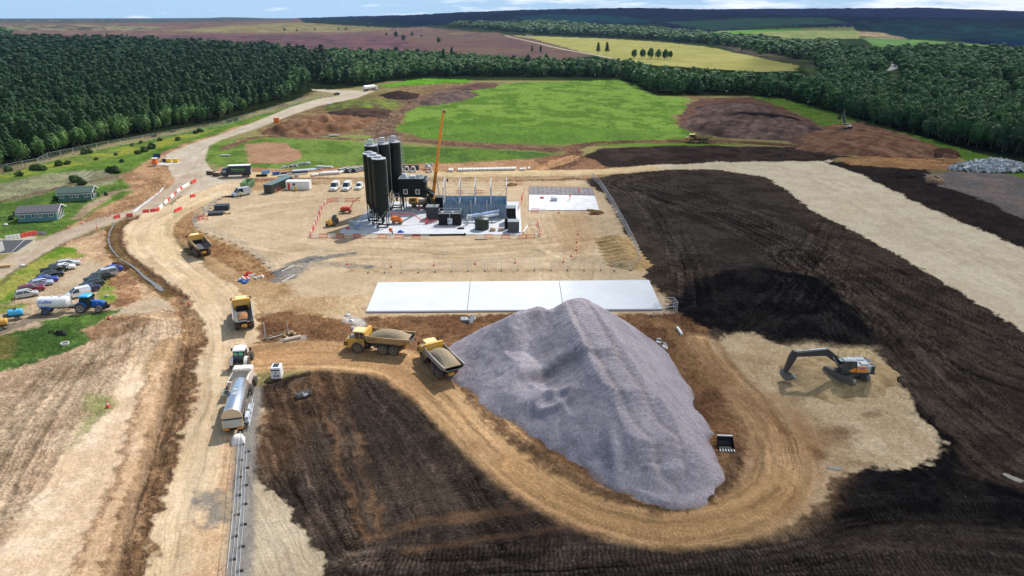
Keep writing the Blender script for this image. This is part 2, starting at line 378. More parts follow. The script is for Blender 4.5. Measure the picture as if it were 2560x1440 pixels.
# --- woodland floor
paint([(-1500, 560), (-100, 440), (100, 402), (240, 366), (420, 330), (560, 305), (640, 280), (740, 250), (790, 228), (880, 220), (1000, 200), (1100, 194), (1540, 196), (1640, 240), (1860, 240), (2000, 264), (2200, 322), (2400, 376), (2560, 410), (3200, 560), (4500, 600), (4500, 170), (2560, 160), (1900, 180), (1560, 158), (1100, 142), (700, 132), (-1500, 100)], (40, 50, 28), (30, 40, 22), 0.6, 0.4, 3)
paint([(1990, 150), (2560, 150), (3500, 160), (3500, 250), (2560, 240), (2300, 232), (2050, 218)], (84, 108, 58), (74, 76, 62), 0.5, 0.5, 5, BIG)
stroke([(2226, 144), (2236, 158), (2240, 166), (2216, 178), (2120, 192)], 8, (190, 190, 186), sm=1)
# --- grass slope left of the road
paint([(-900, 640), (-900, 560), (0, 436), (250, 374), (430, 338), (600, 298), (680, 280), (760, 254), (800, 240), (800, 250), (700, 290), (560, 335), (480, 352), (420, 378), (380, 400), (330, 440), (340, 480), (250, 545), (120, 590), (0, 604), (-900, 800)], (112, 138, 62), (88, 116, 52), 0.7, 0.9, 1.0)
paint([(0, 436), (250, 382), (430, 345), (560, 318), (540, 326), (420, 362), (260, 400), (100, 430), (0, 452)], (150, 154, 66), (112, 130, 66), 0.6, 0.9, 1.2)
paint([(-500, 540), (0, 460), (130, 432), (260, 424), (310, 440), (280, 462), (160, 470), (60, 500), (-500, 590)], (158, 156, 122), (130, 128, 100), 0.8, 0.3, 1.2)
stroke([(-200, 545), (0, 505), (90, 484), (160, 468), (230, 452), (300, 440)], 3.2, (98, 82, 66), (130, 112, 92), ro=1, edge='r')
paint([(-500, 640), (-500, 545), (60, 500), (140, 482), (280, 468), (310, 455), (330, 468), (320, 480), (250, 505), (200, 545), (120, 575), (0, 605)], (106, 132, 62), (82, 108, 54), 0.8, 1.0, 0.8)
# --- bare earth by the road
paint([(300, 440), (390, 392), (410, 378), (470, 356), (560, 328), (700, 285), (860, 236), (800, 262), (700, 296), (560, 345), (420, 395), (440, 440), (470, 470), (340, 535), (180, 580), (60, 620), (190, 560), (270, 510), (340, 480)], (196, 156, 120), (160, 124, 94), 0.8, 0, 0.9)
stroke([(410, 408), (390, 440), (400, 462), (350, 500), (300, 530)], 5, (186, 148, 112), (164, 126, 94), ro=0.9, streak=0.5, edge='r')
# --- left base of the picture: pink sand, rough
paint([(-1200, 1100), (-400, 800), (0, 700), (60, 640), (240, 580), (350, 560), (480, 760), (520, 900), (400, 1250), (330, 1700), (-1200, 1900)], (212, 180, 144), (190, 154, 122), 0.8, 0, 0.8)
paint([(-1200, 1100), (-300, 900), (0, 930), (220, 850), (330, 800), (430, 800), (440, 900), (380, 1060), (300, 1200), (180, 1500), (0, 1700), (-1200, 1800)], (208, 180, 150), (190, 160, 130), .85, 0, 0.8)
paint([(170, 1050), (300, 960), (360, 870), (420, 850), (420, 960), (370, 1080), (280, 1200), (250, 1320), (200, 1500), (-100, 1600), (-50, 1440), (80, 1250)], (234, 206, 172), (222, 192, 158), 0.5, 0, 2.0)
stroke([(-300, 1560), (0, 1300), (170, 1140), (300, 960), (350, 870), (360, 810)], 17, None, streak=0.55, sf=1.3)
stroke([(220, 850), (250, 820), (300, 800), (350, 800), (330, 815), (280, 835)], 3, (120, 92, 68), (150, 116, 88), ro=1, edge='r', a=0.8)
stroke([(250, 1500), (330, 1180), (400, 980), (430, 860)], 6, (196, 162, 124), None, ro=0.8, streak=0.3)
paint([(-60, 1470), (0, 1368), (96, 1229), (192, 1095), (268, 1018), (297, 956), (330, 930), (378, 942), (359, 975), (326, 1057), (307, 1152), (249, 1277), (182, 1440), (150, 1520)], (240, 214, 184), (226, 196, 162), 0.35, 0, 0.9, edge='f')
paint([(182, 1440), (249, 1277), (307, 1152), (326, 1057), (359, 975), (378, 942), (390, 900), (426, 908), (398, 1018), (354, 1124), (307, 1291), (244, 1440), (220, 1520), (150, 1520)], (230, 196, 162), (214, 178, 142), 0.4, 0, 0.6, edge='f')
stroke([(150, 1520), (182, 1440), (249, 1277), (307, 1152), (326, 1057), (359, 975), (378, 942)], .5, (150, 116, 88), None, ro=1, edge='r', a=.8, z=.06)
paint([(-400, 1350), (-300, 1050), (0, 960), (200, 880), (270, 850), (290, 960), (230, 1030), (160, 1090), (60, 1240), (-40, 1370)], (194, 168, 140), (166, 140, 114), .9, 0, 1.5, a=.75)
for q in [[(40, 1230), (130, 1060), (250, 880)], [(-60, 1290), (60, 1080), (190, 900)], [(-150, 1330), (-20, 1100), (110, 930)]]: stroke(q, 7, None, streak=.5, sf=1.6, f=2)
paint([(215, 985), (240, 975), (280, 1010), (240, 1040), (200, 1080), (165, 1120), (190, 1060)], (136, 148, 80), None, 0.7, .8, .8, a=.6)
# verge and car park
paint([(-600, 1000), (-600, 800), (0, 690), (70, 650), (140, 612), (185, 620), (215, 640), (150, 650), (100, 690), (40, 740), (20, 765), (0, 770)], (104, 140, 48), (160, 158, 80), 0.7, 0.9, 0.6)
paint([(-100, 770), (40, 760), (70, 760), (70, 800), (-100, 830)], (150, 150, 84), (110, 130, 60), 0.6, 0.8, 0.5)
paint([(40, 750), (60, 715), (100, 690), (150, 652), (210, 648), (260, 660), (300, 668), (300, 690), (270, 735), (280, 755), (420, 745), (470, 745), (480, 775), (420, 775), (280, 790), (120, 800), (60, 840), (-300, 900), (-300, 830), (0, 785), (110, 765)], (200, 178, 150), (184, 160, 132), 0.35, 0, 0.5)
paint([(60, 800), (110, 780), (150, 790), (60, 815), (0, 840), (-100, 850), (-100, 838)], (118, 108, 98), None, 0.2, 0, 0.5, a=0.8)
paint([(260, 700), (290, 695), (285, 740), (292, 760), (250, 765), (240, 745)], (108, 142, 50), (150, 150, 84), 0.7, 0.9, 0.4)
stroke([(300, 690), (330, 740), (300, 760)], 4, (196, 152, 116), (150, 112, 84), ro=1, edge='r')
paint([(-700, 1050), (-300, 900), (60, 830), (110, 802), (230, 785), (300, 774), (270, 800), (215, 818), (210, 850), (200, 868), (130, 895), (60, 918), (-40, 942), (-700, 1200)], (96, 124, 60), (70, 96, 48), 0.9, 1.0, 0.5)
paint([(-60, 850), (20, 838), (50, 862), (30, 892), (-60, 905)], (130, 108, 74), (100, 100, 56), 0.8, 0.4, 0.8)
# --- compound and its surroundings
paint([(560, 400), (1400, 400), (1500, 430), (1500, 450), (600, 480), (540, 430)], (192, 152, 118), (168, 126, 96), 0.6, 0, 0.8)
paint([(440, 600), (500, 500), (620, 455), (1000, 440), (1480, 430), (1620, 640), (1760, 820), (1500, 900), (640, 840), (560, 700)], (190, 158, 120), (170, 138, 102), 0.5, 0, 0.8)
paint([(470, 570), (500, 540), (520, 510), (620, 480), (800, 462), (1000, 455), (1310, 452), (1470, 452), (1500, 458), (1540, 520), (1606, 650), (1612, 700), (1690, 775), (1640, 785), (920, 790), (850, 800), (760, 770), (740, 730), (700, 690), (640, 640), (560, 600)], (208, 184, 152), (196, 172, 140), 0.25, 0, 0.6)
for q in [[(520, 540), (800, 500), (1000, 470), (1300, 470)], [(540, 580), (760, 620), (1000, 640), (1300, 630), (1560, 560)], [(700, 650), (900, 620), (1200, 640), (1500, 620)], [(1360, 560), (1420, 640), (1600, 660)], [(1420, 540), (1450, 600), (1430, 690)]]:
    stroke(q, 16, None, streak=0.22, sf=1.0, sm=3)
paint([(1380, 530), (1470, 540), (1500, 600), (1460, 640), (1400, 620)], (184, 146, 104), None, 0.4, 0, 3, a=0.5)
stroke([(700, 690), (770, 652), (830, 640), (890, 636)], 6.5, (112, 112, 114), (140, 134, 126), ro=0.5, wd2=2, edge='r', a=0.95, streak=.5)
stroke([(740, 662), (830, 662), (920, 668)], 2.8, (108, 108, 108), (170, 154, 134), ro=0.3, edge='r', a=0.9, streak=.6)
stroke([(880, 678), (1200, 676), (1600, 672)], 2.4, (176, 146, 112), (196, 168, 130), ro=0.5, edge='r', a=0.8)
stroke([(620, 448), (900, 444), (1300, 440), (1480, 437)], 2.2, (112, 84, 66), (150, 118, 90), ro=0.8, edge='r', z=-0.25)
stroke([(1270, 452), (1380, 449), (1480, 448)], 2.6, (116, 88, 64), (150, 118, 88), ro=1.0, edge='r', z=0.25)
stroke([(500, 462), (640, 452), (740, 448)], 1.4, (130, 96, 70), ro=0.9, edge='r')
paint([(1530, 612), (1560, 590), (1600, 640), (1600, 680), (1540, 670)], (196, 166, 122), None, 0.3, 0, 1)
# bank between haul road and compound
paint([(420, 565), (440, 545), (480, 528), (500, 540), (478, 560), (520, 595), (600, 628), (660, 665), (695, 690), (660, 700), (600, 680), (540, 650), (470, 605), (440, 590)], (150, 112, 80), (176, 138, 100), 1.0, 0, 0.5)
# green strips and the oval
paint([(512, 400), (516, 372), (545, 352), (640, 340), (760, 345), (900, 350), (1010, 362), (1130, 368), (1280, 374), (1395, 384), (1330, 397), (1200, 402), (1100, 408), (900, 412), (780, 424), (640, 420), (545, 416)], (120, 144, 72), (98, 122, 58), 0.7, 1.0, 0.8, MIX)
paint([(1000, 366), (1240, 374), (1395, 384), (1330, 397), (1100, 408), (1005, 410)], (84, 112, 56), (104, 132, 60), 0.9, 1.0, 1, MIX)
paint([(613, 362), (660, 355), (715, 358), (745, 375), (755, 396), (735, 404), (690, 408), (630, 408), (618, 392)], (178, 140, 112), (166, 128, 100), 0.4, 0, 0.8)
paint([(1000, 304), (1030, 268), (1110, 245), (1180, 218), (1300, 205), (1540, 200), (1600, 218), (1640, 240), (1730, 244), (1712, 262), (1732, 274), (1676, 292), (1700, 318), (1780, 335), (1740, 346), (1600, 352), (1400, 362), (1200, 357), (1060, 345), (985, 325)], (124, 154, 70), (94, 126, 54), 0.7, 1.0, 1.0, MIX)
paint([(1000, 318), (1100, 312), (1300, 316), (1500, 322), (1690, 330), (1600, 352), (1400, 362), (1200, 357), (1060, 345)], (88, 120, 56), (110, 144, 62), 0.9, 1.0, 4, MIX, a=0.8)
paint([(1150, 262), (1250, 262), (1250, 268), (1150, 270)], (150, 170, 90), None, 0.5, 1, 4, a=0.5)
paint([(940, 215), (1060, 196), (1180, 200), (1160, 212), (1020, 218)], (110, 168, 48), (92, 140, 46), 0.7, 1.0, 1.0)
# spoil ground behind
paint([(660, 336), (760, 345), (930, 345), (985, 330), (1010, 290), (1040, 262), (1120, 240), (1240, 212), (1250, 206), (1160, 206), (1000, 215), (980, 240), (900, 250), (800, 262), (700, 300), (640, 325)], (150, 128, 92), (122, 100, 78), 0.8, 0.1, 1.0)
paint([(1040, 262), (1060, 240), (1100, 222), (1200, 206), (1260, 206), (1180, 222), (1130, 245)], (112, 92, 84), (134, 108, 92), 0.9, 0, 1.0)
paint([(740, 345), (900, 336), (990, 345), (1010, 356), (900, 356)], (124, 158, 66), (150, 140, 100), 0.7, 0.8, 1)
# dark ground on the right
paint([(1465, 450), (1560, 432), (1700, 424), (1800, 424), (1900, 438), (1960, 468), (2120, 570), (2250, 640), (2420, 740), (2560, 826), (3400, 1150), (3400, 2000), (780, 2000), (820, 1450), (740, 1310), (640, 1205), (622, 1100), (640, 990), (665, 955), (780, 925), (920, 915), (1030, 945), (1130, 1030), (1230, 1150), (1330, 1230), (1500, 1200), (1640, 900), (1720, 810), (1700, 780), (1610, 690), (1600, 640), (1540, 520)], (80, 68, 59), (62, 53, 47), 0.9, 0, 0.5)
paint([(1500, 470), (1700, 440), (1850, 440), (1950, 500), (2050, 600), (2000, 660), (1760, 680), (1660, 640)], (76, 68, 61), (60, 53, 48), 0.8, 0, 3, MID)
paint([(1670, 770), (1740, 700), (1800, 680), (1900, 664), (1980, 680), (2060, 700), (2150, 770), (2240, 940), (2330, 1040), (2420, 1180), (2560, 1220), (2900, 1300), (2900, 1500), (2100, 1330), (2060, 1200), (2150, 1180), (2240, 1100), (2200, 860), (1960, 850), (1880, 840), (1760, 822)], (27, 25, 26), (42, 38, 37), 1.0, 0, 1.0)
paint([(640, 985), (760, 940), (900, 925), (900, 1000), (760, 1080), (700, 1200), (622, 1150)], (96, 74, 56), (72, 56, 46), 0.9, 0, 3, a=0.8)
paint([(2000, 1330), (2300, 1300), (3000, 1400), (3000, 2000), (900, 2000), (880, 1480), (1400, 1400)], (56, 50, 46), (68, 59, 52), 0.9, 0, 3, a=0.8)
for q, wd in [([(2560, 900), (2200, 720), (1900, 560), (1600, 460)], 26), ([(2000, 700), (1950, 760), (1850, 830)], 16), ([(2560, 1160), (2300, 950), (2150, 780), (2000, 640)], 20),
              ([(1600, 480), (1700, 600), (1720, 760)], 10), ([(1900, 560), (1700, 520), (1560, 470)], 12), ([(2080, 560), (2040, 660), (1980, 760)], 14),
              ([(3000, 1330), (2560, 1300), (2200, 1290), (1960, 1380), (1500, 1420), (900, 1440)], 10), ([(3000, 1500), (2300, 1420), (1700, 1460), (1000, 1520)], 9),
              ([(760, 960), (820, 1120), (900, 1340)], 14), ([(660, 1100), (720, 1220), (860, 1450)], 12), ([(960, 940), (1120, 1120), (1300, 1350)], 12)]:
    stroke(q, wd, None, streak=0.75, sf=1.5, sm=3, f=4, tread=0.34)
for q in [[(792, 930), (810, 1030), (850, 1170), (920, 1345)], [(846, 930), (862, 1020), (895, 1150), (962, 1325)]]:
    stroke(q, 0.9, (124, 94, 70), (84, 66, 54), ro=0.6, f=0.5, z=-0.12, edge='r', a=.75)
for q in [[(930, 1345), (1060, 1310), (1200, 1290), (1400, 1270)], [(960, 1322), (1100, 1290), (1280, 1270)], [(1020, 1380), (1250, 1340), (1480, 1305)]]:
    stroke(q, 0.7, (118, 90, 66), (90, 70, 56), ro=0.4, f=0.5, z=-0.08, a=0.8)
# pale crushed stone strips
paint([(1500, 430), (1600, 414), (1800, 404), (2075, 401), (2130, 424), (2300, 508), (2560, 618), (3400, 960), (3400, 1150), (2560, 828), (2420, 742), (2340, 692), (2250, 640), (2120, 572), (2030, 522), (1960, 470), (1900, 440), (1800, 425), (1700, 423), (1560, 432)], (226, 208, 180), (216, 197, 168), 0.18, 0, 0.35)
stroke([(1560, 424), (1800, 412), (2020, 425), (2250, 540), (2560, 720), (3200, 1000)], 14, None, streak=0.14, sf=0.8, sm=3)
paint([(618, 1195), (640, 1192), (660, 1205), (740, 1305), (800, 1400), (850, 1520), (780, 2000), (590, 2000), (606, 1320)], (196, 180, 154), (184, 166, 140), 0.25, 0, 0.35)
# back right: dark strip, grey bank, sand
paint([(2055, 404), (2110, 404), (2300, 416), (2330, 440), (2560, 520), (3400, 700), (3400, 965), (2560, 622), (2300, 512), (2130, 427)], (46, 40, 39), (58, 48, 44), 0.9, 0, 0.5)
paint([(2300, 436), (2420, 426), (2560, 424), (3400, 480), (3400, 700), (2560, 548), (2420, 486), (2330, 460)], (132, 118, 112), (112, 106, 104), 0.6, 0, 0.6)
paint([(2100, 398), (2200, 386), (2330, 385), (2400, 395), (2420, 428), (2260, 420), (2130, 412)], (176, 136, 94), (150, 112, 78), 0.5, 0, 1)
paint([(1455, 392), (1500, 370), (1700, 362), (1990, 368), (2130, 392), (2060, 402), (1850, 404), (1640, 412), (1530, 420)], (72, 60, 54), (54, 46, 43), 0.8, 0, 0.8)
paint([(1330, 398), (1400, 386), (1460, 390), (1530, 420), (1500, 428), (1380, 428)], (150, 112, 86), (126, 92, 72), 0.9, 0, 0.8)
paint([(1690, 300), (1720, 262), (1752, 246), (1900, 243), (1960, 268), (2060, 318), (2140, 305), (2180, 312), (2300, 345), (2390, 395), (2200, 395), (2080, 382), (1960, 352), (1800, 345), (1700, 322)], (96, 78, 70), (122, 90, 74), 0.8, 0, 0.8)
paint([(2000, 322), (2140, 305), (2220, 315), (2320, 350), (2395, 396), (2250, 392), (2100, 385), (2010, 360)], (142, 108, 86), (116, 86, 70), 0.7, 0, 1)
paint([(1870, 240), (1960, 246), (2100, 286), (2300, 340), (2450, 385), (2560, 412), (3400, 580), (3400, 640), (2560, 448), (2420, 402), (2340, 366), (2260, 335), (2150, 302), (2060, 316), (1960, 268)], (86, 118, 46), (108, 128, 60), 0.8, 0.9, 0.8)
paint([(1480, 356), (1700, 348), (1830, 356), (1960, 358), (1830, 362), (1600, 366), (1500, 366)], (96, 132, 48), None, 0.7, 0.9, 0.8, a=0.8)
# earth tracks
stroke([(560, 372), (640, 338), (760, 344), (900, 349), (980, 350), (1100, 354), (1250, 362), (1390, 374), (1450, 370)], 5, (150, 118, 94), (120, 94, 78), ro=0.7, streak=0.6, edge='r')
stroke([(980, 350), (940, 322), (960, 296), (1010, 262), (1030, 240)], 14, (112, 92, 78), (138, 112, 92), ro=0.8, streak=0.8, edge='r', wd2=20)
stroke([(1000, 350), (1200, 366), (1380, 376)], 7, (110, 86, 74), (130, 102, 84), ro=0.7, streak=0.7, edge='r')
stroke([(1360, 432), (1410, 410), (1440, 390), (1415, 372), (1480, 358), (1650, 352), (1900, 356), (2100, 376), (2350, 404)], 8, (132, 100, 78), (104, 80, 66), ro=0.6, streak=0.8, edge='r')
stroke([(1340, 425), (1390, 408), (1430, 392)], 6, (182, 140, 104), None, ro=0.5, streak=0.7, edge='r')
stroke([(2100, 380), (2250, 398), (2420, 412)], 9, (178, 134, 92), (150, 110, 76), ro=0.5, streak=0.6, edge='r')
# haul road east-west behind the compound
stroke([(560, 440), (700, 436), (1000, 436), (1300, 433), (1520, 430), (1620, 420)], 9, (220, 194, 152), (208, 180, 140), ro=0.2, streak=0.2)
# upper road
paint([(414, 386), (470, 362), (560, 333), (640, 304), (720, 270), (790, 248), (845, 240), (850, 234), (780, 226), (780, 223), (905, 226), (940, 226), (890, 246), (800, 264), (730, 287), (640, 322), (556, 348), (522, 366), (512, 400), (528, 425), (600, 440), (620, 450), (560, 480), (500, 505), (440, 486), (447, 458), (424, 430)], (206, 192, 172), (196, 180, 160), 0.12, 0, 0.35, edge='f')
stroke([(470, 470), (480, 410), (500, 370), (640, 313), (800, 256), (890, 230)], 8, None, streak=0.2, sf=1.0)
# lane to the left and water filled barrier line
stroke([(-400, 900), (-100, 730), (0, 676), (100, 618), (170, 585), (280, 546), (350, 530), (400, 505), (450, 470), (480, 440)], 7.2, (198, 180, 158), (188, 168, 146), ro=0.15, streak=0.2)
stroke([(-100, 770), (0, 706), (100, 640), (180, 600), (300, 556)], 0.9, (110, 92, 74), ro=0.6, edge='r', a=0.8)
paint([(-200, 600), (30, 596), (90, 590), (100, 620), (60, 632), (-200, 640)], (196, 184, 160), None, 0.2, 0, 0.5)
stroke([(330, 475), (280, 480), (240, 505), (190, 545)], 3.6, (178, 156, 128), (150, 130, 104), ro=0.6, edge='r')
# main haul road
paint([(620, 450), (560, 458), (470, 488), (420, 512), (350, 535), (318, 560), (308, 590), (322, 625), (360, 665), (425, 710), (475, 745), (498, 790), (500, 870), (482, 960), (445, 1080), (408, 1200), (372, 1340), (335, 1560), (250, 2000), (580, 2000), (600, 1300), (624, 1100), (648, 980), (655, 880), (650, 830), (640, 780), (615, 745), (560, 700), (500, 655), (440, 615), (410, 580), (412, 555), (440, 530), (500, 505), (620, 478)], (226, 200, 166), (214, 186, 150), 0.22, 0, 0.4)
stroke([(560, 465), (430, 525), (365, 575), (400, 640), (500, 710), (560, 790), (575, 900), (530, 1080), (470, 1300), (430, 1600)], 13, None, streak=0.26, sf=1.1, sm=3, tread=0.03)
stroke([(560, 480), (450, 530), (395, 575), (430, 640)], 5, (232, 206, 164), None, ro=0.15, streak=0.2, a=0.6)
stroke([(640, 1040), (590, 1160), (540, 1300), (500, 1440)], 3, (204, 156, 116), (222, 190, 150), ro=0.5, f=1.2, a=0.6, edge='r')
# ditch bank left of the haul road
stroke([(330, 545), (290, 560), (276, 600), (300, 645), (360, 690), (410, 722), (440, 745)], 3.6, (136, 112, 76), (116, 92, 62), ro=1, edge='r', z=-0.35)
stroke([(345, 540), (312, 556), (296, 590), (312, 632), (380, 685), (470, 748)], 1.0, (112, 84, 64), ro=0.8)
stroke([(440, 745), (480, 800), (470, 900), (430, 1040), (370, 1220), (300, 1500)], 2.8, (176, 140, 106), (134, 102, 76), ro=1.0, edge='r', streak=0.5, z=-0.2)
paint([(498, 800), (500, 870), (484, 942), (450, 1037), (407, 1205), (345, 1440), (310, 1600), (200, 1600), (244, 1440), (307, 1291), (354, 1124), (398, 1018), (426, 908), (440, 820), (450, 790)], (164, 130, 98), (120, 92, 68), 1.0, 0, 0.4)
stroke([(465, 830), (450, 950), (410, 1080), (370, 1220), (310, 1440), (280, 1560)], 3.2, None, streak=.9, sf=1.6, f=.8)
stroke([(440, 850), (415, 960), (378, 1090), (330, 1250), (270, 1440)], 1.2, (176, 144, 112), None, ro=.5, edge='f', z=-.25)
stroke([(500, 880), (480, 970), (443, 1090), (405, 1210), (370, 1340), (330, 1560)], 1.1, (112, 86, 64), (150, 116, 86), ro=1.0, edge='r', z=0.15)
# brown earth between the slab and the loop road
paint([(640, 780), (700, 770), (760, 790), (920, 795), (1230, 785), (1700, 783), (1760, 820), (1850, 940), (1905, 1060), (1880, 1160), (1800, 1240), (1640, 1290), (1450, 1240), (1300, 1130), (1160, 980), (1100, 900), (980, 880), (760, 880), (655, 878)], (142, 106, 76), (116, 84, 62), 1.0, 0, 0.7)
paint([(640, 745), (760, 740), (920, 740), (915, 790), (860, 800), (790, 790), (740, 765), (650, 790)], (206, 178, 140), (188, 156, 120), 0.6, 0, 0.8)
paint([(860, 790), (900, 790), (905, 815), (880, 825), (862, 812)], (204, 196, 190), None, 0.4, 0, 0.7, a=0.9)
paint([(700, 850), (760, 842), (765, 856), (700, 866)], (176, 166, 156), None, 0.6, 0, 0.5, a=0.8)
# excavator pad
paint([(1740, 850), (1800, 846), (1850, 830), (1905, 838), (1960, 862), (2080, 868), (2180, 872), (2205, 905), (2230, 950), (2285, 985), (2300, 1040), (2350, 1120), (2345, 1162), (2250, 1185), (2150, 1176), (2085, 1185), (2065, 1240), (1990, 1290), (1870, 1330), (1840, 1200), (1900, 1060), (1830, 940)], (216, 192, 158), (200, 174, 138), 0.5, 0, 0.5)
paint([(1860, 900), (2000, 860), (2180, 870), (2230, 990), (2060, 1040), (1960, 1000)], (188, 166, 128), (208, 184, 148), 0.6, 0, 2, a=0.8)
paint([(2040, 1080), (2120, 1070), (2130, 1120), (2060, 1120)], (140, 106, 78), None, 0.6, 0, 1.2, a=0.7)
paint([(1840, 900), (1920, 960), (2020, 1040), (2075, 1110), (2085, 1190), (2050, 1250), (1960, 1310), (1800, 1340), (1700, 1300), (1820, 1180), (1880, 1080), (1850, 990)], (186, 150, 112), (170, 132, 96), 0.4, 0, 3.0)
for q in [(2040, 1140, 30, 14), (2130, 1165, 40, 8), (2110, 1090, 26, 10), (1990, 1000, 24, 12), (2170, 1030, 30, 10), (1900, 900, 40, 16), (2000, 960, 20, 10)]:
    paint([(q[0] - q[2], q[1]), (q[0], q[1] - q[3]), (q[0] + q[2], q[1] + q[3] * .3), (q[0] + q[2] * .3, q[1] + q[3])], (140, 100, 74), (104, 74, 56), .7, 0, 1.0, a=.6)
# loop road round the gravel
LOOP = [(655, 893), (760, 886), (900, 892), (1000, 906), (1090, 960), (1190, 1060), (1300, 1165), (1400, 1235), (1540, 1292), (1700, 1318), (1850, 1290), (1950, 1220), (1960, 1120), (1910, 1030), (1835, 960), (1780, 900), (1745, 850)]
stroke(LOOP, 10.5, (196, 158, 116), (178, 140, 102), ro=0.35, streak=0.6, sf=1.3, sm=3, tread=0.08, edge='f', wd2=5, f=.9)
paint([(1780, 850), (1960, 868), (2010, 1000), (1960, 1060), (1880, 980), (1820, 910)], (208, 182, 146), (190, 160, 122), .5, 0, 3.2, a=.75)
stroke([(760, 905), (900, 900), (1000, 918), (1090, 975), (1190, 1078), (1300, 1185), (1400, 1258), (1540, 1318), (1700, 1340), (1850, 1312), (1990, 1235)], 2.2, None, tread=.22, f=.3, sm=3)
stroke([(760, 890), (900, 888), (1000, 900), (1100, 955), (1200, 1050), (1310, 1150), (1410, 1222), (1540, 1275), (1700, 1295), (1840, 1270), (1940, 1200)], 1.6, (206, 168, 124), None, tread=.2, f=.3, sm=3, a=.6)
stroke([(1300, 1165), (1400, 1235), (1540, 1292), (1700, 1318), (1850, 1290), (1950, 1220)], 6, (194, 152, 104), None, ro=0.3, streak=0.5, sf=1.6, a=0.6, f=1.5)
stroke([(655, 893), (760, 882), (900, 888), (1000, 904), (1090, 955)], 6, (190, 148, 106), None, ro=0.3, streak=0.5, sf=1.6, a=0.6, f=1.2)
for off in (0, 1):
    stroke([(1760 + off * 30, 850), (1800 + off * 34, 920), (1870 + off * 34, 990), (1960, 1080)], 1.0, (150, 112, 78), ro=0.6, a=0.7, z=-0.1)
stroke([(1640, 800), (1690, 830), (1740, 900), (1800, 960)], 3, (156, 120, 84), None, ro=0.6, streak=0.5, a=0.7, edge='r')
stroke([(1150, 960), (1220, 1035), (1300, 1100), (1400, 1172), (1500, 1225), (1620, 1272), (1740, 1272), (1815, 1205), (1840, 1120)], 1.8, (116, 88, 66), (86, 66, 54), ro=1, edge='r', a=0.8, z=0.15)
# grey strip beside the near fence
stroke([(634, 975), (622, 1060), (612, 1160), (604, 1280), (590, 1500)], 2.4, (138, 132, 126), (150, 144, 136), ro=0.2, edge='f')
stroke([(526, 1240), (560, 1256), (545, 1290)], 2.6, (140, 134, 126), (170, 150, 124), ro=0.4, edge='r', a=0.9)
# --- speckle that belongs to the soil itself
spk = (fbm(X / 1.1, Y / 1.1, 5, 40, 0.9) - 0.5) * 1.25
C *= (1 + 0.68 * spk * (0.25 + RO))[:, None] * (0.93 + 0.14 * BIG)[:, None]
hf = vnoise(X / .23, Y / .23, 44) * .6 + vnoise(X / .11, Y / .11, 45) * .4
C *= (1 + (hf - .5) * (.16 + .62 * RO) * (1 - sstep(180, 420, RAD)))[:, None]
dk = sstep(.70, .80, vnoise(X / .42, Y / .42, 46) * .65 + vnoise(X / .17, Y / .17, 47) * .35) * np.clip(RO - .1, 0, 1) * sstep(.42, .6, fbm(X / 6, Y / 6, 3, 48))
C *= (1 - .6 * dk)[:, None]
cl = np.clip((fbm(X / 0.8, Y / 0.8, 2, 50) - 0.70) * 9, 0, 1) * np.clip(RO - 0.4, 0, 1)
C = C * (1 - 0.5 * cl[:, None])
C = np.clip(C, 0.004, 0.8)
near = 1 - sstep(250, 600, RAD)
DZ += RO * (fbm(X / 1.1, Y / 1.1, 3, 60) - 0.5) * 0.34 * near + np.clip(RO - 0.5, 0, 1) * (fbm(X / 5, Y / 5, 2, 61) - 0.5) * 0.7 * near
DZ += sstep(2200, 3200, RAD) * np.clip(RO - 0.5, 0, 1) * 34 * (fbm(X / 70, Y / 70, 4, 77, .6) - 0.5)
flat = np.ones(X.size)
for q in [[(840, 590), (900, 530), (1000, 490), (1310, 515), (1320, 592)], [(1310, 455), (1490, 462), (1510, 535), (1310, 535)], [(905, 795), (930, 700), (1640, 697), (1680, 790)]]:
    W = [G(*p)[:2] for p in q]; flat = np.minimum(flat, sstep(0, 2, sdf(X, Y, W)))
Z = ZM + DZ * flat - 0.03 * (1 - flat)
def sheet(name, X, Y, Z, nr, na, Cc, Ro, Gr, material, wrap=False):
    me = bpy.data.meshes.new(name); n = X.size
    me.vertices.add(n); me.vertices.foreach_set('co', np.stack([X, Y, Z], 1).astype(np.float32).ravel())
    i = np.arange(nr - 1)[:, None] * na + np.arange(na - 1)[None, :]
    q = np.stack([i, i + 1, i + na + 1, i + na], -1).reshape(-1, 4)[:, ::-1]
    return finish(me, q, n, Cc, Ro, Gr, name, material)
def finish(me, q, n, Cc, Ro, Gr, name, material):
    me.loops.add(q.size); me.loops.foreach_set('vertex_index', q.astype(np.int32).ravel())
    me.polygons.add(len(q)); me.polygons.foreach_set('loop_start', np.arange(0, q.size, 4, dtype=np.int32))
    me.polygons.foreach_set('use_smooth', np.ones(len(q), bool)); me.update(calc_edges=True)
    a = me.attributes.new('col', 'FLOAT_COLOR', 'POINT'); a.data.foreach_set('color', np.concatenate([Cc, np.ones((n, 1))], 1).astype(np.float32).ravel())
    a = me.attributes.new('rgh', 'FLOAT', 'POINT'); a.data.foreach_set('value', Ro.astype(np.float32))
    a = me.attributes.new('grs', 'FLOAT', 'POINT'); a.data.foreach_set('value', Gr.astype(np.float32))
    me.materials.append(material)
    o = bpy.data.objects.new(name, me); COL.objects.link(o); return o
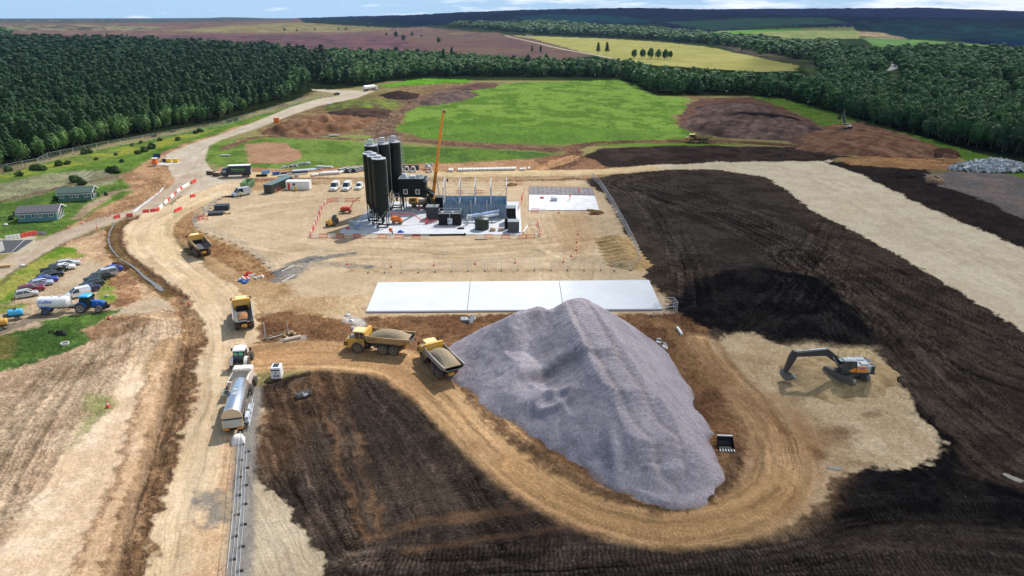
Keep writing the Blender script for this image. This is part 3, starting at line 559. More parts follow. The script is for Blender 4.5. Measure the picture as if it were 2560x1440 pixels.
def groundmat(name, bump=0.10, n1s=3.4, n2s=0.9):
    m = bpy.data.materials.new(name); m.use_nodes = True; nt = m.node_tree; b = nt.nodes['Principled BSDF']; L = nt.links.new
    b.inputs['Roughness'].default_value = 0.95; b.inputs['Specular IOR Level'].default_value = 0.0
    a = N(nt, 'ShaderNodeAttribute', attribute_name='col'); rg = N(nt, 'ShaderNodeAttribute', attribute_name='rgh'); gs = N(nt, 'ShaderNodeAttribute', attribute_name='grs')
    tc = N(nt, 'ShaderNodeTexCoord')
    n1 = N(nt, 'ShaderNodeTexNoise'); n1.inputs['Scale'].default_value = n1s; n1.inputs['Detail'].default_value = 5; n1.inputs['Roughness'].default_value = 0.8
    n2 = N(nt, 'ShaderNodeTexNoise'); n2.inputs['Scale'].default_value = n2s; n2.inputs['Detail'].default_value = 6; n2.inputs['Roughness'].default_value = 0.7
    L(tc.outputs['Object'], n1.inputs['Vector']); L(tc.outputs['Object'], n2.inputs['Vector'])
    am = N(nt, 'ShaderNodeMath', operation='MULTIPLY_ADD'); am.inputs[1].default_value = 1.15; am.inputs[2].default_value = 0.32; L(rg.outputs['Fac'], am.inputs[0])
    s1 = N(nt, 'ShaderNodeMath', operation='SUBTRACT'); s1.inputs[1].default_value = 0.5; L(n1.outputs[0], s1.inputs[0])
    s2 = N(nt, 'ShaderNodeMath', operation='SUBTRACT'); s2.inputs[1].default_value = 0.5; L(n2.outputs[0], s2.inputs[0])
    ad = N(nt, 'ShaderNodeMath', operation='MULTIPLY_ADD'); ad.inputs[1].default_value = .45; L(s2.outputs[0], ad.inputs[0]); L(s1.outputs[0], ad.inputs[2])
    ml = N(nt, 'ShaderNodeMath', operation='MULTIPLY'); L(ad.outputs[0], ml.inputs[0]); L(am.outputs[0], ml.inputs[1])
    m1 = N(nt, 'ShaderNodeMath', operation='MULTIPLY_ADD'); m1.inputs[1].default_value = 1.9; m1.inputs[2].default_value = 1.0; L(ml.outputs[0], m1.inputs[0])
    mx = N(nt, 'ShaderNodeMix', data_type='RGBA', blend_type='MULTIPLY'); mx.inputs[0].default_value = 1; L(a.outputs['Color'], mx.inputs[6]); L(m1.outputs[0], mx.inputs[7])
    # stones: small pale specks on bare earth
    vo = N(nt, 'ShaderNodeTexVoronoi'); vo.inputs['Scale'].default_value = 1.3; L(tc.outputs['Object'], vo.inputs['Vector'])
    lt = N(nt, 'ShaderNodeMapRange'); lt.inputs[1].default_value = 0.13; lt.inputs[2].default_value = 0.05; lt.inputs[3].default_value = 0; lt.inputs[4].default_value = 0.55; L(vo.outputs['Distance'], lt.inputs[0])
    cut = N(nt, 'ShaderNodeMath', operation='GREATER_THAN'); cut.inputs[1].default_value = 0.72; sx = N(nt, 'ShaderNodeSeparateColor'); L(vo.outputs['Color'], sx.inputs[0]); L(sx.outputs[0], cut.inputs[0])
    ng = N(nt, 'ShaderNodeMath', operation='SUBTRACT'); ng.inputs[0].default_value = 1; L(gs.outputs['Fac'], ng.inputs[1])
    q1 = N(nt, 'ShaderNodeMath', operation='MULTIPLY'); L(lt.outputs[0], q1.inputs[0]); L(cut.outputs[0], q1.inputs[1])
    q2 = N(nt, 'ShaderNodeMath', operation='MULTIPLY'); L(q1.outputs[0], q2.inputs[0]); L(ng.outputs[0], q2.inputs[1])
    q3 = N(nt, 'ShaderNodeMath', operation='MULTIPLY'); L(q2.outputs[0], q3.inputs[0]); L(rg.outputs['Fac'], q3.inputs[1])
    st = N(nt, 'ShaderNodeMix', data_type='RGBA'); st.inputs[7].default_value = (0.30, 0.26, 0.22, 1); L(q3.outputs[0], st.inputs[0]); L(mx.outputs[2], st.inputs[6])
    L(st.outputs[2], b.inputs['Base Color'])
    bp = N(nt, 'ShaderNodeBump'); bp.inputs['Distance'].default_value = bump; 
    bs = N(nt, 'ShaderNodeMath', operation='MULTIPLY_ADD'); bs.inputs[1].default_value = 0.8; bs.inputs[2].default_value = 0.15; bs.use_clamp = True; L(rg.outputs['Fac'], bs.inputs[0]); L(bs.outputs[0], bp.inputs['Strength'])
    n3 = N(nt, 'ShaderNodeTexNoise'); n3.inputs['Scale'].default_value = 1.6; n3.inputs['Detail'].default_value = 7; n3.inputs['Roughness'].default_value = 0.7; L(tc.outputs['Object'], n3.inputs['Vector'])
    L(n3.outputs[0], bp.inputs['Height']); L(bp.outputs[0], b.inputs['Normal'])
    return m
GM = groundmat('ground_soil', 0.35)
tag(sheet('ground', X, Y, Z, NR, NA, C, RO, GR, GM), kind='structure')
#PART3
# ------------------------------------------------------------------ trees
def leafmat(name, c1, c2, sc=0.25):
    m = bpy.data.materials.new(name); m.use_nodes = True; nt = m.node_tree; b = nt.nodes['Principled BSDF']; L = nt.links.new
    b.inputs['Roughness'].default_value = 0.7; b.inputs['Specular IOR Level'].default_value = 0.2
    oi = N(nt, 'ShaderNodeObjectInfo'); ge = N(nt, 'ShaderNodeNewGeometry'); nz = N(nt, 'ShaderNodeTexNoise')
    nz.inputs['Scale'].default_value = sc; nz.inputs['Detail'].default_value = 5; L(ge.outputs['Position'], nz.inputs['Vector'])
    a1 = N(nt, 'ShaderNodeMath', operation='ADD'); L(oi.outputs['Random'], a1.inputs[0]); L(nz.outputs[0], a1.inputs[1])
    mr = N(nt, 'ShaderNodeMapRange'); mr.inputs[1].default_value = 0.5; mr.inputs[2].default_value = 1.4; L(a1.outputs[0], mr.inputs[0])
    # every leaf clump gets a tint of its own
    is_ = N(nt, 'ShaderNodeMath', operation='MULTIPLY_ADD'); is_.inputs[1].default_value = 0.3; is_.inputs[2].default_value = 0.0
    L(ge.outputs['Random Per Island'], is_.inputs[0])
    a2 = N(nt, 'ShaderNodeMath', operation='MULTIPLY_ADD'); a2.inputs[1].default_value = 0.7; L(mr.outputs[0], a2.inputs[0]); L(is_.outputs[0], a2.inputs[2])
    mx = N(nt, 'ShaderNodeMix', data_type='RGBA'); mx.inputs[6].default_value = (*c1, 1); mx.inputs[7].default_value = (*c2, 1); L(a2.outputs[0], mx.inputs[0])
    L(mx.outputs[2], b.inputs['Base Color'])
    tr = N(nt, 'ShaderNodeBsdfTranslucent'); L(mx.outputs[2], tr.inputs[0]); ms = N(nt, 'ShaderNodeMixShader'); ms.inputs[0].default_value = 0.22
    L(b.outputs[0], ms.inputs[1]); L(tr.outputs[0], ms.inputs[2]); L(ms.outputs[0], nt.nodes['Material Output'].inputs[0])
    return m
M_PINE = leafmat('pine_needles', (0.018, 0.052, 0.022), (0.055, 0.115, 0.034))
M_BROAD = leafmat('broad_leaves', (0.026, 0.075, 0.026), (0.085, 0.17, 0.052))
M_MIX = leafmat('mixed_leaves', (0.040, 0.085, 0.035), (0.115, 0.19, 0.075))
M_EDGE = leafmat('edge_leaves', (0.045, 0.105, 0.03), (0.14, 0.24, 0.07))
M_BUSH = leafmat('bush_leaves', (0.025, 0.055, 0.018), (0.065, 0.11, 0.03), 0.6)
M_BARK = mat('bark', (0.11, 0.085, 0.065), 0.9, var=0.3)
def quads(P, Nn, s, r):
    n = len(P); a = np.cross(Nn, r.normal(size=(n, 3))); a /= np.linalg.norm(a, axis=1)[:, None] + 1e-9; b = np.cross(Nn, a)
    s = s[:, None]; v = np.stack([P - a * s - b * s * .7, P + a * s - b * s * .7, P + a * s * .8 + b * s * .7, P - a * s * .8 + b * s * .7], 1)
    return v.reshape(-1, 3), np.arange(4 * n).reshape(-1, 4)
def crown_pts(kind, n, seed):
    r = np.random.default_rng(seed)
    if kind == 'pine':
        t = r.random(n) ** 0.8; k = r.integers(0, 9, n); lay = np.floor(t * 8) / 8 + r.random(n) * 0.06
        ph = r.random(n) * 6.283; lob = 1 + 0.28 * np.sin(ph * 5 + lay * 20 + seed)
        rad = (0.16 + 0.84 * (1 - lay) ** 0.75) * lob * (0.55 + 0.45 * r.random(n) ** 0.5)
        P = np.stack([rad * np.cos(ph), rad * np.sin(ph), 0.30 + 0.70 * lay - 0.05 * rad], 1)
        Nn = np.stack([np.cos(ph) * .8, np.sin(ph) * .8, np.full(n, 0.9)], 1) + r.normal(size=(n, 3)) * .25
        s = 0.10 + 0.12 * r.random(n); S = np.array([2.1, 2.1, 11.5])
        P = P * S; s = s * 2.6
    else:
        nb = (10 + seed % 6) if kind in ('broad', 'edge', 'edge2') else 6; th = r.random(nb) * 6.283; rb = 0.62 * np.sqrt(r.random(nb)); zb = 0.36 + 0.42 * r.random(nb) * (1 - 0.5 * rb)
        cb = np.stack([rb * np.cos(th), rb * np.sin(th), zb], 1); cb[0] = (0, 0, 0.72)
        rs = 0.24 + 0.2 * r.random(nb); i = r.integers(0, nb, n); d = r.normal(size=(n, 3)); d[:, 2] = d[:, 2] * .8 + .3
        d /= np.linalg.norm(d, axis=1)[:, None]
        q = rs[i][:, None] * (0.72 + 0.3 * r.random((n, 1))) * np.array([1.25, 1.25, 0.85])
        P = cb[i] + d * q; Nn = d + r.normal(size=(n, 3)) * .28
        S = np.array([3.3, 3.3, 9.5]) if kind in ('broad', 'edge', 'edge2') else np.array([1.4, 1.4, 2.0]); P = P * S
        s = (0.26 + 0.30 * r.random(n)) if kind in ('broad', 'edge', 'edge2') else (0.12 + 0.13 * r.random(n))
        if kind == 'bush': P[:, 2] = np.maximum(P[:, 2] - 0.45, 0.05)
    Nn /= np.linalg.norm(Nn, axis=1)[:, None]
    return P, Nn, s, r
def crown_mesh(kind, n, seed, m, name):
    v, f = quads(*crown_pts(kind, n, seed)); k = M()
    k.v = [tuple(p) for p in v]; k.f = [tuple(q) for q in f]
    if kind != 'bush':  # solid heart of the crown
        z0, z1, rx = (4.0, 10.0, 1.1) if kind == 'pine' else (3.6, 8.0, 2.1)
        k.ell((0, 0, (z0 + z1) / 2), (rx, rx, (z1 - z0) / 2), 9, 6)
    else: k.ell((0, 0, 0.45), (0.95, 0.95, 0.6), 8, 5)
    o = k.obj(name, m); me = o.data; bpy.data.objects.remove(o); return me
PROT = {}
for kind, nl, m in (('edge', 900, M_EDGE), ('edge2', 900, M_MIX), ('pine', 640, M_PINE), ('broad', 900, M_BROAD), ('bush', 260, M_BUSH)):
    PROT[kind] = [crown_mesh(kind, nl, 100 + i, m, kind + '_crown') for i in range(5)]
def trunk_mesh(h, r0, seed):
    k = M(); r = random.Random(seed); k.cyl((0, 0, -0.4), (0.1, 0.05, h * .55), r0, r0 * .7, 7); k.cyl((0.1, 0.05, h * .55), (0, 0, h * .9), r0 * .7, r0 * .2, 6)
    for i in range(5):
        a = i * 1.3 + r.random(); z = h * (.35 + .1 * i); k.cyl((0.05, 0, z), (math.cos(a) * h * .18, math.sin(a) * h * .18, z + h * .12), r0 * .35, r0 * .08, 4)
    o = k.obj('trunk', M_BARK); me = o.data; bpy.data.objects.remove(o); return me
TRM_ = 0
TRM = {'edge': [trunk_mesh(8, .2, 15)], 'edge2': [trunk_mesh(8, .2, 16)], 'pine': [trunk_mesh(11, .17, 3), trunk_mesh(10.4, .14, 4)], 'broad': [trunk_mesh(8, .22, 5), trunk_mesh(7.6, .18, 6)], 'bush': [trunk_mesh(1.1, .07, 8)]}
def tree(kind, x, y, s, name, label, cat, group, z=0, zs=1.0):
    i = random.randrange(5); t = thing(name, label, cat, (x, y, z), random.random() * 6.28, group); t.scale = (s, s, s * zs)
    for nm, me in (('trunk', random.choice(TRM[kind])), ('crown', PROT[kind][i])):
        o = bpy.data.objects.new(nm, me); COL.objects.link(o); o.parent = t
    return t
WOODS = {
 'left': [(-900, 640), (-300, 510), (-60, 430), (100, 396), (240, 356), (420, 322), (560, 296), (640, 268), (730, 244), (775, 228), (770, 205), (860, 214), (905, 214), (985, 201), (1010, 175), (800, 150), (700, 136), (560, 128), (400, 116), (100, 110), (-900, 96), (-900, 300)],
 'mid': [(905, 212), (985, 198), (1090, 191), (1250, 191), (1540, 194), (1640, 236), (1730, 237), (1860, 235), (2000, 258), (2200, 316), (2400, 366), (2560, 392), (3000, 500), (3600, 560), (3600, 250), (2560, 248), (2300, 240), (2120, 236), (2000, 226), (1900, 218), (1700, 207), (1560, 182), (1300, 170), (1100, 154), (800, 144), (820, 180)]}
BELTS = [[(1085, 74), (1200, 75), (1340, 78), (1500, 82), (1640, 88), (1760, 96), (1900, 110), (2040, 128), (2180, 150), (2130, 162), (2020, 150), (1880, 124), (1760, 110), (1640, 100), (1500, 92), (1330, 88), (1130, 80)],
         [(-300, 74), (0, 74), (60, 84), (-20, 96), (-300, 96)], [(120, 66), (280, 65), (405, 63), (400, 68), (230, 72), (120, 70)], [(2140, 152), (2260, 140), (2420, 152), (2700, 165), (2700, 200), (2560, 200), (2300, 192), (2260, 170)]]
def inside(poly, x, y):
    W = [G(u, v)[:2] for u, v in poly]; return sdf(np.array(x), np.array(y), W)
cand = []
r_ = 150.0; sp = 0
while r_ < 2800:
    sp = max(5.0, r_ * 0.0125); a0 = -0.80; n = int(1.6 * r_ / sp)
    aa = -0.80 + (np.arange(n) + rng.random(n) * .9) * sp / r_; rj = r_ + (rng.random(n) - .5) * sp
    cand.append(np.stack([rj * np.sin(aa), rj * np.cos(aa), np.full(n, sp)], 1)); r_ += sp * 0.9
cand = np.concatenate(cand); cx, cy, cs = cand.T
trees = []
dl = inside(WOODS['left'], cx, cy); dm = inside(WOODS['mid'], cx, cy); db = np.minimum.reduce([inside(b, cx, cy) for b in BELTS])
gap = fbm(cx / 60, cy / 60, 3, 88)
cu, cv = proj(cx, cy, 0 * cx)
open_ = ((cv < 205) & (cu > 1900) & (cu < 2700) & (gap > 0.43)) | ((np.abs(cu - 2225) < 26) & (cv > 140) & (cv < 205))
for i in range(len(cx)):
    k = None
    if dl[i] < -1.5: k = 'pine' if (dl[i] < -14 or rng.random() < .25) and not (cu[i] > 820 and rng.random() < .75) else 'broad'
    elif dm[i] < -1.5 and not open_[i] and (cx[i] < 60 or rng.random() < .8): k = 'pine' if rng.random() < .07 else 'broad'
    elif db[i] < 0 and not (cu[i] > 2100 and gap[i] > .52): k = 'broad'
    elif 1860 < cu[i] < 2090 and 120 < cv[i] < 160 and rng.random() < .15 and cv[i] < 137 + (cu[i] - 1864) * .2: k = 'broad'
    elif 2050 < cu[i] < 2700 and 140 < cv[i] < 250 and abs(cu[i] - 2225) > 22 and rng.random() < .05 + .75 * (gap[i] > .5): k = 'broad'
    if k: trees.append((k, cx[i], cy[i], cs[i]))
def vis(t):
    u, v = proj(t[1], t[2], 6.0); return -60 < u < 2620
trees.sort(key=lambda t: math.hypot(t[1], t[2]) + (0 if vis(t) else 9000))
cnt = {'pine': 0, 'broad': 0}; rest = {'pine': [], 'broad': []}
for k, x, y, s in trees:
    g = max(1.0, s / 6.2); f = (0.8 + 0.45 * random.random()) * (g ** 0.35)
    edge = k == 'broad' and x < 0 and y < 520
    if k == 'broad': f *= 0.82 if edge else (1.18 if x > 60 else 1.05)
    if cnt[k] < 298 and vis((k, x, y)):
        cnt[k] += 1
        if k == 'pine': tree(k, x, y, f, 'pine_tree', 'dark green pine of the plantation wood left of the haul road', 'pine tree', 'pines of the plantation on the left') if x < 0 else tree(k, x, y, f, 'pine_tree', 'dark pine among the rounded broadleaf trees right of the site', 'pine tree', 'pines in the right hand wood')
        elif x < 0: tree('edge' if random.random() < .65 else k, x, y, f, 'broadleaf_tree', 'round green broadleaf tree along the near edge of the left wood', 'tree', 'broadleaf trees edging the left wood')
        else: tree('edge2' if random.random() < .3 else k, x, y, f, 'broadleaf_tree', 'dense round broadleaf tree in the wood behind the far green field', 'tree', 'broadleaf trees of the wood behind the field')
    else: rest[k].append((x, y, f, g))
def merged(kind, lst, m, name):
    base = []
    for sd_ in range(3):
        base.append([crown_pts(kind, 170, 200 + sd_), crown_pts(kind, 80, 210 + sd_)])
    V = []
    for j, (x, y, f, g) in enumerate(lst):
        far = math.hypot(x, y) > 900
        P, Nn, s, r = base[j % 3][1 if far else 0]
        key = (j % 3, far)
        if key not in QC.setdefault(kind, {}): QC[kind][key] = quads(P, Nn, s * (2.1 if far else 1.5), np.random.default_rng(5))[0]
        v = QC[kind][key]; a = random.random() * 6.28; c, sn = math.cos(a), math.sin(a); w = f * max(1, g ** 0.65)
        V.append(np.stack([(v[:, 0] * c - v[:, 1] * sn) * w + x, (v[:, 0] * sn + v[:, 1] * c) * w + y, v[:, 2] * f], 1))
    V = np.concatenate(V); n = len(V); me = bpy.data.meshes.new(name)
    V[:, 2] += macro(V[:, 0], V[:, 1])
    me.vertices.add(n); me.vertices.foreach_set('co', V.astype(np.float32).ravel())
    q = np.arange(n).reshape(-1, 4); me.loops.add(n); me.loops.foreach_set('vertex_index', q.astype(np.int32).ravel())
    me.polygons.add(len(q)); me.polygons.foreach_set('loop_start', np.arange(0, n, 4, dtype=np.int32)); me.update(calc_edges=True)
    me.materials.append(m); o = bpy.data.objects.new(name, me); COL.objects.link(o); return o
QC = {}
print('TREES', len(trees), cnt, len(rest['pine']), len(rest['broad']))
tag(merged('pine', rest['pine'], M_PINE, 'far_pine_wood'), 'dark mass of plantation pines reaching back to the moor on the left', 'pine wood', kind='stuff')
pale = [t for i, t in enumerate(rest['broad']) if i % 4 == 0]; deep = [t for i, t in enumerate(rest['broad']) if i % 4]
tag(merged('broad', deep, M_BROAD, 'far_broadleaf_wood'), 'far broadleaf woods and belts reading as one mass behind the fields', 'wood', kind='stuff')
tag(merged('broad', pale, M_MIX, 'far_broadleaf_wood'), 'paler green trees mixed through the far broadleaf woods', 'wood', kind='stuff')
# trees standing alone
for (u, v, s) in [(1495, 136, 1.2), (1517, 137, 1.25), (1330, 133, .8), (1352, 134, .85)]:
    x, y, _ = G(u, v); tree('pine', x, y, s * 1.25, 'pine_tree', 'tall pine standing in the pair before the straw coloured field', 'pine tree', 'lone pines before the straw coloured field')
for (u, v, s) in [(1585, 146, 1.), (1605, 148, 1.1), (1625, 148, 1.2), (1645, 149, 1.1), (1662, 149, 1.1), (1675, 148, .9)]:
    x, y, _ = G(u, v); tree('broad', x, y, s * 1.15, 'windswept_pine', 'flat topped tree in the dark clump on the straw coloured field', 'tree', 'clump of flat topped trees on the straw field', zs=1.1)
for (u, v, s) in [(990, 94, 1.5), (1009, 102, 1.3), (1031, 91, 1.1), (966, 90, .8), (1054, 94, .7), (1097, 108, 1.1), (922, 76, 1.6), (846, 79, 1), (788, 80, 1), (865, 79, 1), (742, 81, .9), (712, 81, 1.2), (712, 54, 2), (270, 98, 1.3), (319, 95, .9), (306, 95, .9), (215, 92, .8), (371, 98, 1.)]:
    x, y, _ = G(u, v); tree('broad', x, y, s * 1.2, 'moorland_tree', 'small dark tree standing alone on the purple moor', 'tree', 'scattered trees on the moor', float(macro(np.array([x]), np.array([y]))[0]))
for (u, v, s) in [(1110, 168, 1.7), (1045, 160, 1.1), (1130, 150, 1.4)]:
    x, y, _ = G(u, v); tree('pine', x, y, s, 'pine_tree', 'tall dark pine rising above the broadleaf wood at its centre', 'pine tree', 'tall pines above the middle wood')
# gorse and bushes on the slope
for (u, v, s) in [(290, 432, 1.6), (275, 430, 1.3), (378, 372, 1.5), (360, 380, 1.4), (345, 385, 1.1), (445, 351, 1), (432, 330, .9), (500, 330, 1.2), (490, 334, 1), (575, 305, 1.2), (590, 302, 1.1), (512, 313, .9), (146, 415, 1.3), (168, 411, 1), (95, 425, 1.5), (85, 424, 1.2), (108, 426, 1.1), (210, 385, 1.3), (225, 382, 1.1), (50, 440, 1.1), (305, 405, .8), (240, 400, .7), (290, 388, .7), (352, 358, .8), (385, 342, .8), (190, 455, 1.6), (205, 462, 1.3), (400, 352, .9), (20, 428, 1.2), (330, 365, .7)]:
    x, y, _ = G(u, v); tree('bush', x, y, s, 'gorse_bush', 'dark gorse bush on the grassy slope below the left wood', 'bush', 'gorse bushes on the left slope')
for (u, v, s) in [(55, 545, .8), (40, 540, .8), (140, 500, .8), (150, 498, .7), (30, 548, .7), (245, 490, .6), (265, 488, .6)]:
    x, y, _ = G(u, v); tree('bush', x, y, s, 'garden_shrub', 'low rough shrub growing against one of the green chalets', 'shrub', 'shrubs round the chalets')
#PART4
# ------------------------------------------------------------------ materials for machines
DUST = (0.36, 0.27, 0.18)
YEL = mat('yellow_paint', (0.62, 0.33, 0.045), 0.45, dirt=0.45, dirtcol=DUST)
YELD = mat('dusty_yellow_paint', (0.42, 0.27, 0.10), 0.6, dirt=0.7, dirtcol=(0.26, 0.19, 0.12))
ROOFY = mat('sun_faded_roof', (0.78, 0.56, 0.26), 0.5, var=0.06)
GREYB = mat('worn_steel_body', (0.30, 0.28, 0.26), 0.55, dirt=0.6, dirtcol=(0.34, 0.27, 0.19))
INNER = mat('scuffed_steel', (0.10, 0.10, 0.105), 0.5, dirt=0.35, dirtcol=(0.20, 0.15, 0.11))
TYRE = mat('muddy_tyre', (0.055, 0.048, 0.042), 0.9, dirt=0.6, dirtcol=(0.15, 0.115, 0.08), bump=0.01)
BLK = mat('black_plastic', (0.009, 0.009, 0.010), 0.5, var=0.2, spec=.25)
GLASS = mat('window_glass', (0.02, 0.035, 0.045), 0.08, var=0.05, spec=0.9)
GLASSL = mat('bright_window_glass', (0.16, 0.26, 0.26), 0.1, var=0.05, spec=0.9)
CHAS = mat('chassis_grey', (0.07, 0.065, 0.06), 0.7, dirt=0.5, dirtcol=(0.22, 0.17, 0.12))
WHT = mat('white_paint', (0.72, 0.72, 0.72), 0.35, var=0.04, dirt=0.12)
WHTD = mat('dirty_white_paint', (0.68, 0.64, 0.60), 0.5, var=0.05, dirt=0.45, dirtcol=(0.42, 0.33, 0.24))
BLUE = mat('blue_paint', (0.015, 0.10, 0.42), 0.35, dirt=0.15)
BLUEL = mat('light_blue_roof', (0.05, 0.38, 0.68), 0.45)
BLUET = mat('blue_lettering', (0.02, 0.10, 0.55), 0.5, var=0.02)
WHT2 = mat('white_lettering', (0.75, 0.75, 0.75), 0.5, var=0.02)
LAMPR = mat('red_lamp', (0.45, 0.02, 0.015), 0.3); LAMPW = mat('clear_lamp', (0.7, 0.7, 0.66), 0.15); LAMPO = mat('amber_lamp', (0.75, 0.25, 0.02), 0.3)
CHROME = mat('polished_tank_metal', (0.74, 0.76, 0.80), 0.24, 0.92, var=0.05)
GALV = mat('galvanised_steel', (0.48, 0.50, 0.52), 0.45, 0.4, var=0.1)
STEEL = mat('painted_grey_steel', (0.42, 0.45, 0.50), 0.5, var=0.08)
GRAVL = mat('tan_gravel_load', (0.30, 0.235, 0.15), 0.95, var=0.45, scale=9, bump=0.08, bscale=14)
SOILL = mat('brown_soil_load', (0.09, 0.05, 0.03), 0.95, var=0.5, scale=4, bump=0.1)
ORNL = mat('orange_clay_load', (0.34, 0.16, 0.07), 0.95, var=0.25, scale=4, bump=0.08)
ORANGE = mat('orange_paint', (0.70, 0.16, 0.02), 0.45, dirt=0.2); REDP = mat('red_paint', (0.55, 0.045, 0.03), 0.45, dirt=0.2)
REDPL = mat('red_plastic', (0.62, 0.05, 0.035), 0.5, dirt=0.15, dirtcol=(0.5, 0.35, 0.25)); WHPL = mat('white_plastic', (0.76, 0.74, 0.70), 0.5, dirt=0.25, dirtcol=(0.45, 0.36, 0.26))
HIVIS = mat('hi_vis_yellow', (0.62, 0.85, 0.06), 0.7); HIVO = mat('hi_vis_orange', (0.95, 0.16, 0.03), 0.7)
SKIN = mat('skin', (0.45, 0.25, 0.17), 0.6, var=0.05); NAVY = mat('navy_cloth', (0.02, 0.025, 0.05), 0.85)
CONC = mat('concrete', (0.46, 0.45, 0.44), 0.85, var=0.08, scale=0.6)
WOOD = mat('timber', (0.42, 0.30, 0.17), 0.8, var=0.25)
DKG = mat('dark_green_cladding', (0.006, 0.010, 0.008), 0.5, var=0.15, spec=0.2)

def wheel(par, x, y, r, w, rimm, name='wheel', lug=0.0, n=24):
    k = M(); e = []
    prof = [(r * .55, -w / 2), (r * .86, -w / 2), (r * .97, -w * .40), (r, -w * .25), (r, w * .25), (r * .97, w * .40), (r * .86, w / 2), (r * .55, w / 2)]
    secs = []
    for pr, h in prof:
        secs.append([((pr * (1 - (lug if j % 2 and pr > r * .9 else 0))) * math.cos(2 * math.pi * j / n), h, (pr * (1 - (lug if j % 2 and pr > r * .9 else 0))) * math.sin(2 * math.pi * j / n)) for j in range(n)])
    k.loft(secs, cap=True)
    o = k.obj(name, TYRE, par, smooth=lug == 0); o.location = (x, y, r)
    q = M(); q.lathe([(r * .57, -w * .42), (r * .57, -w * .52), (r * .48, -w * .50), (r * .30, -w * .38), (r * .16, -w * .38), (r * .15, -w * .55), (r * .02, -w * .56)], axis='y', n=14)
    q.lathe([(r * .02, w * .56), (r * .15, w * .55), (r * .16, w * .38), (r * .30, w * .38), (r * .48, w * .50), (r * .57, w * .52), (r * .57, w * .42)], axis='y', n=14)
    q.obj('rim', rimm, o, smooth=True); return o
def mound(name, x0, x1, y0, y1, z0, h, m, par, seed=0, n=14, px=1.6):
    k = M(); vs = []
    for i in range(n):
        for j in range(n):
            a, b = i / (n - 1) * 2 - 1, j / (n - 1) * 2 - 1
            d = max(0, 1 - (abs(a) ** px + abs(b) ** px) * 0.5); e = (1 - a ** 6) * (1 - b ** 6)
            z = z0 + h * min(d ** 1.1, 1) * e + (random.random() - .5) * .12 * e * min(1, h)
            vs.append((x0 + (x1 - x0) * (i / (n - 1)), y0 + (y1 - y0) * (j / (n - 1)), z))
    k.add(vs, [(i * n + j, (i + 1) * n + j, (i + 1) * n + j + 1, i * n + j + 1) for i in range(n - 1) for j in range(n - 1)])
    return k.obj(name, m, par, smooth=True)

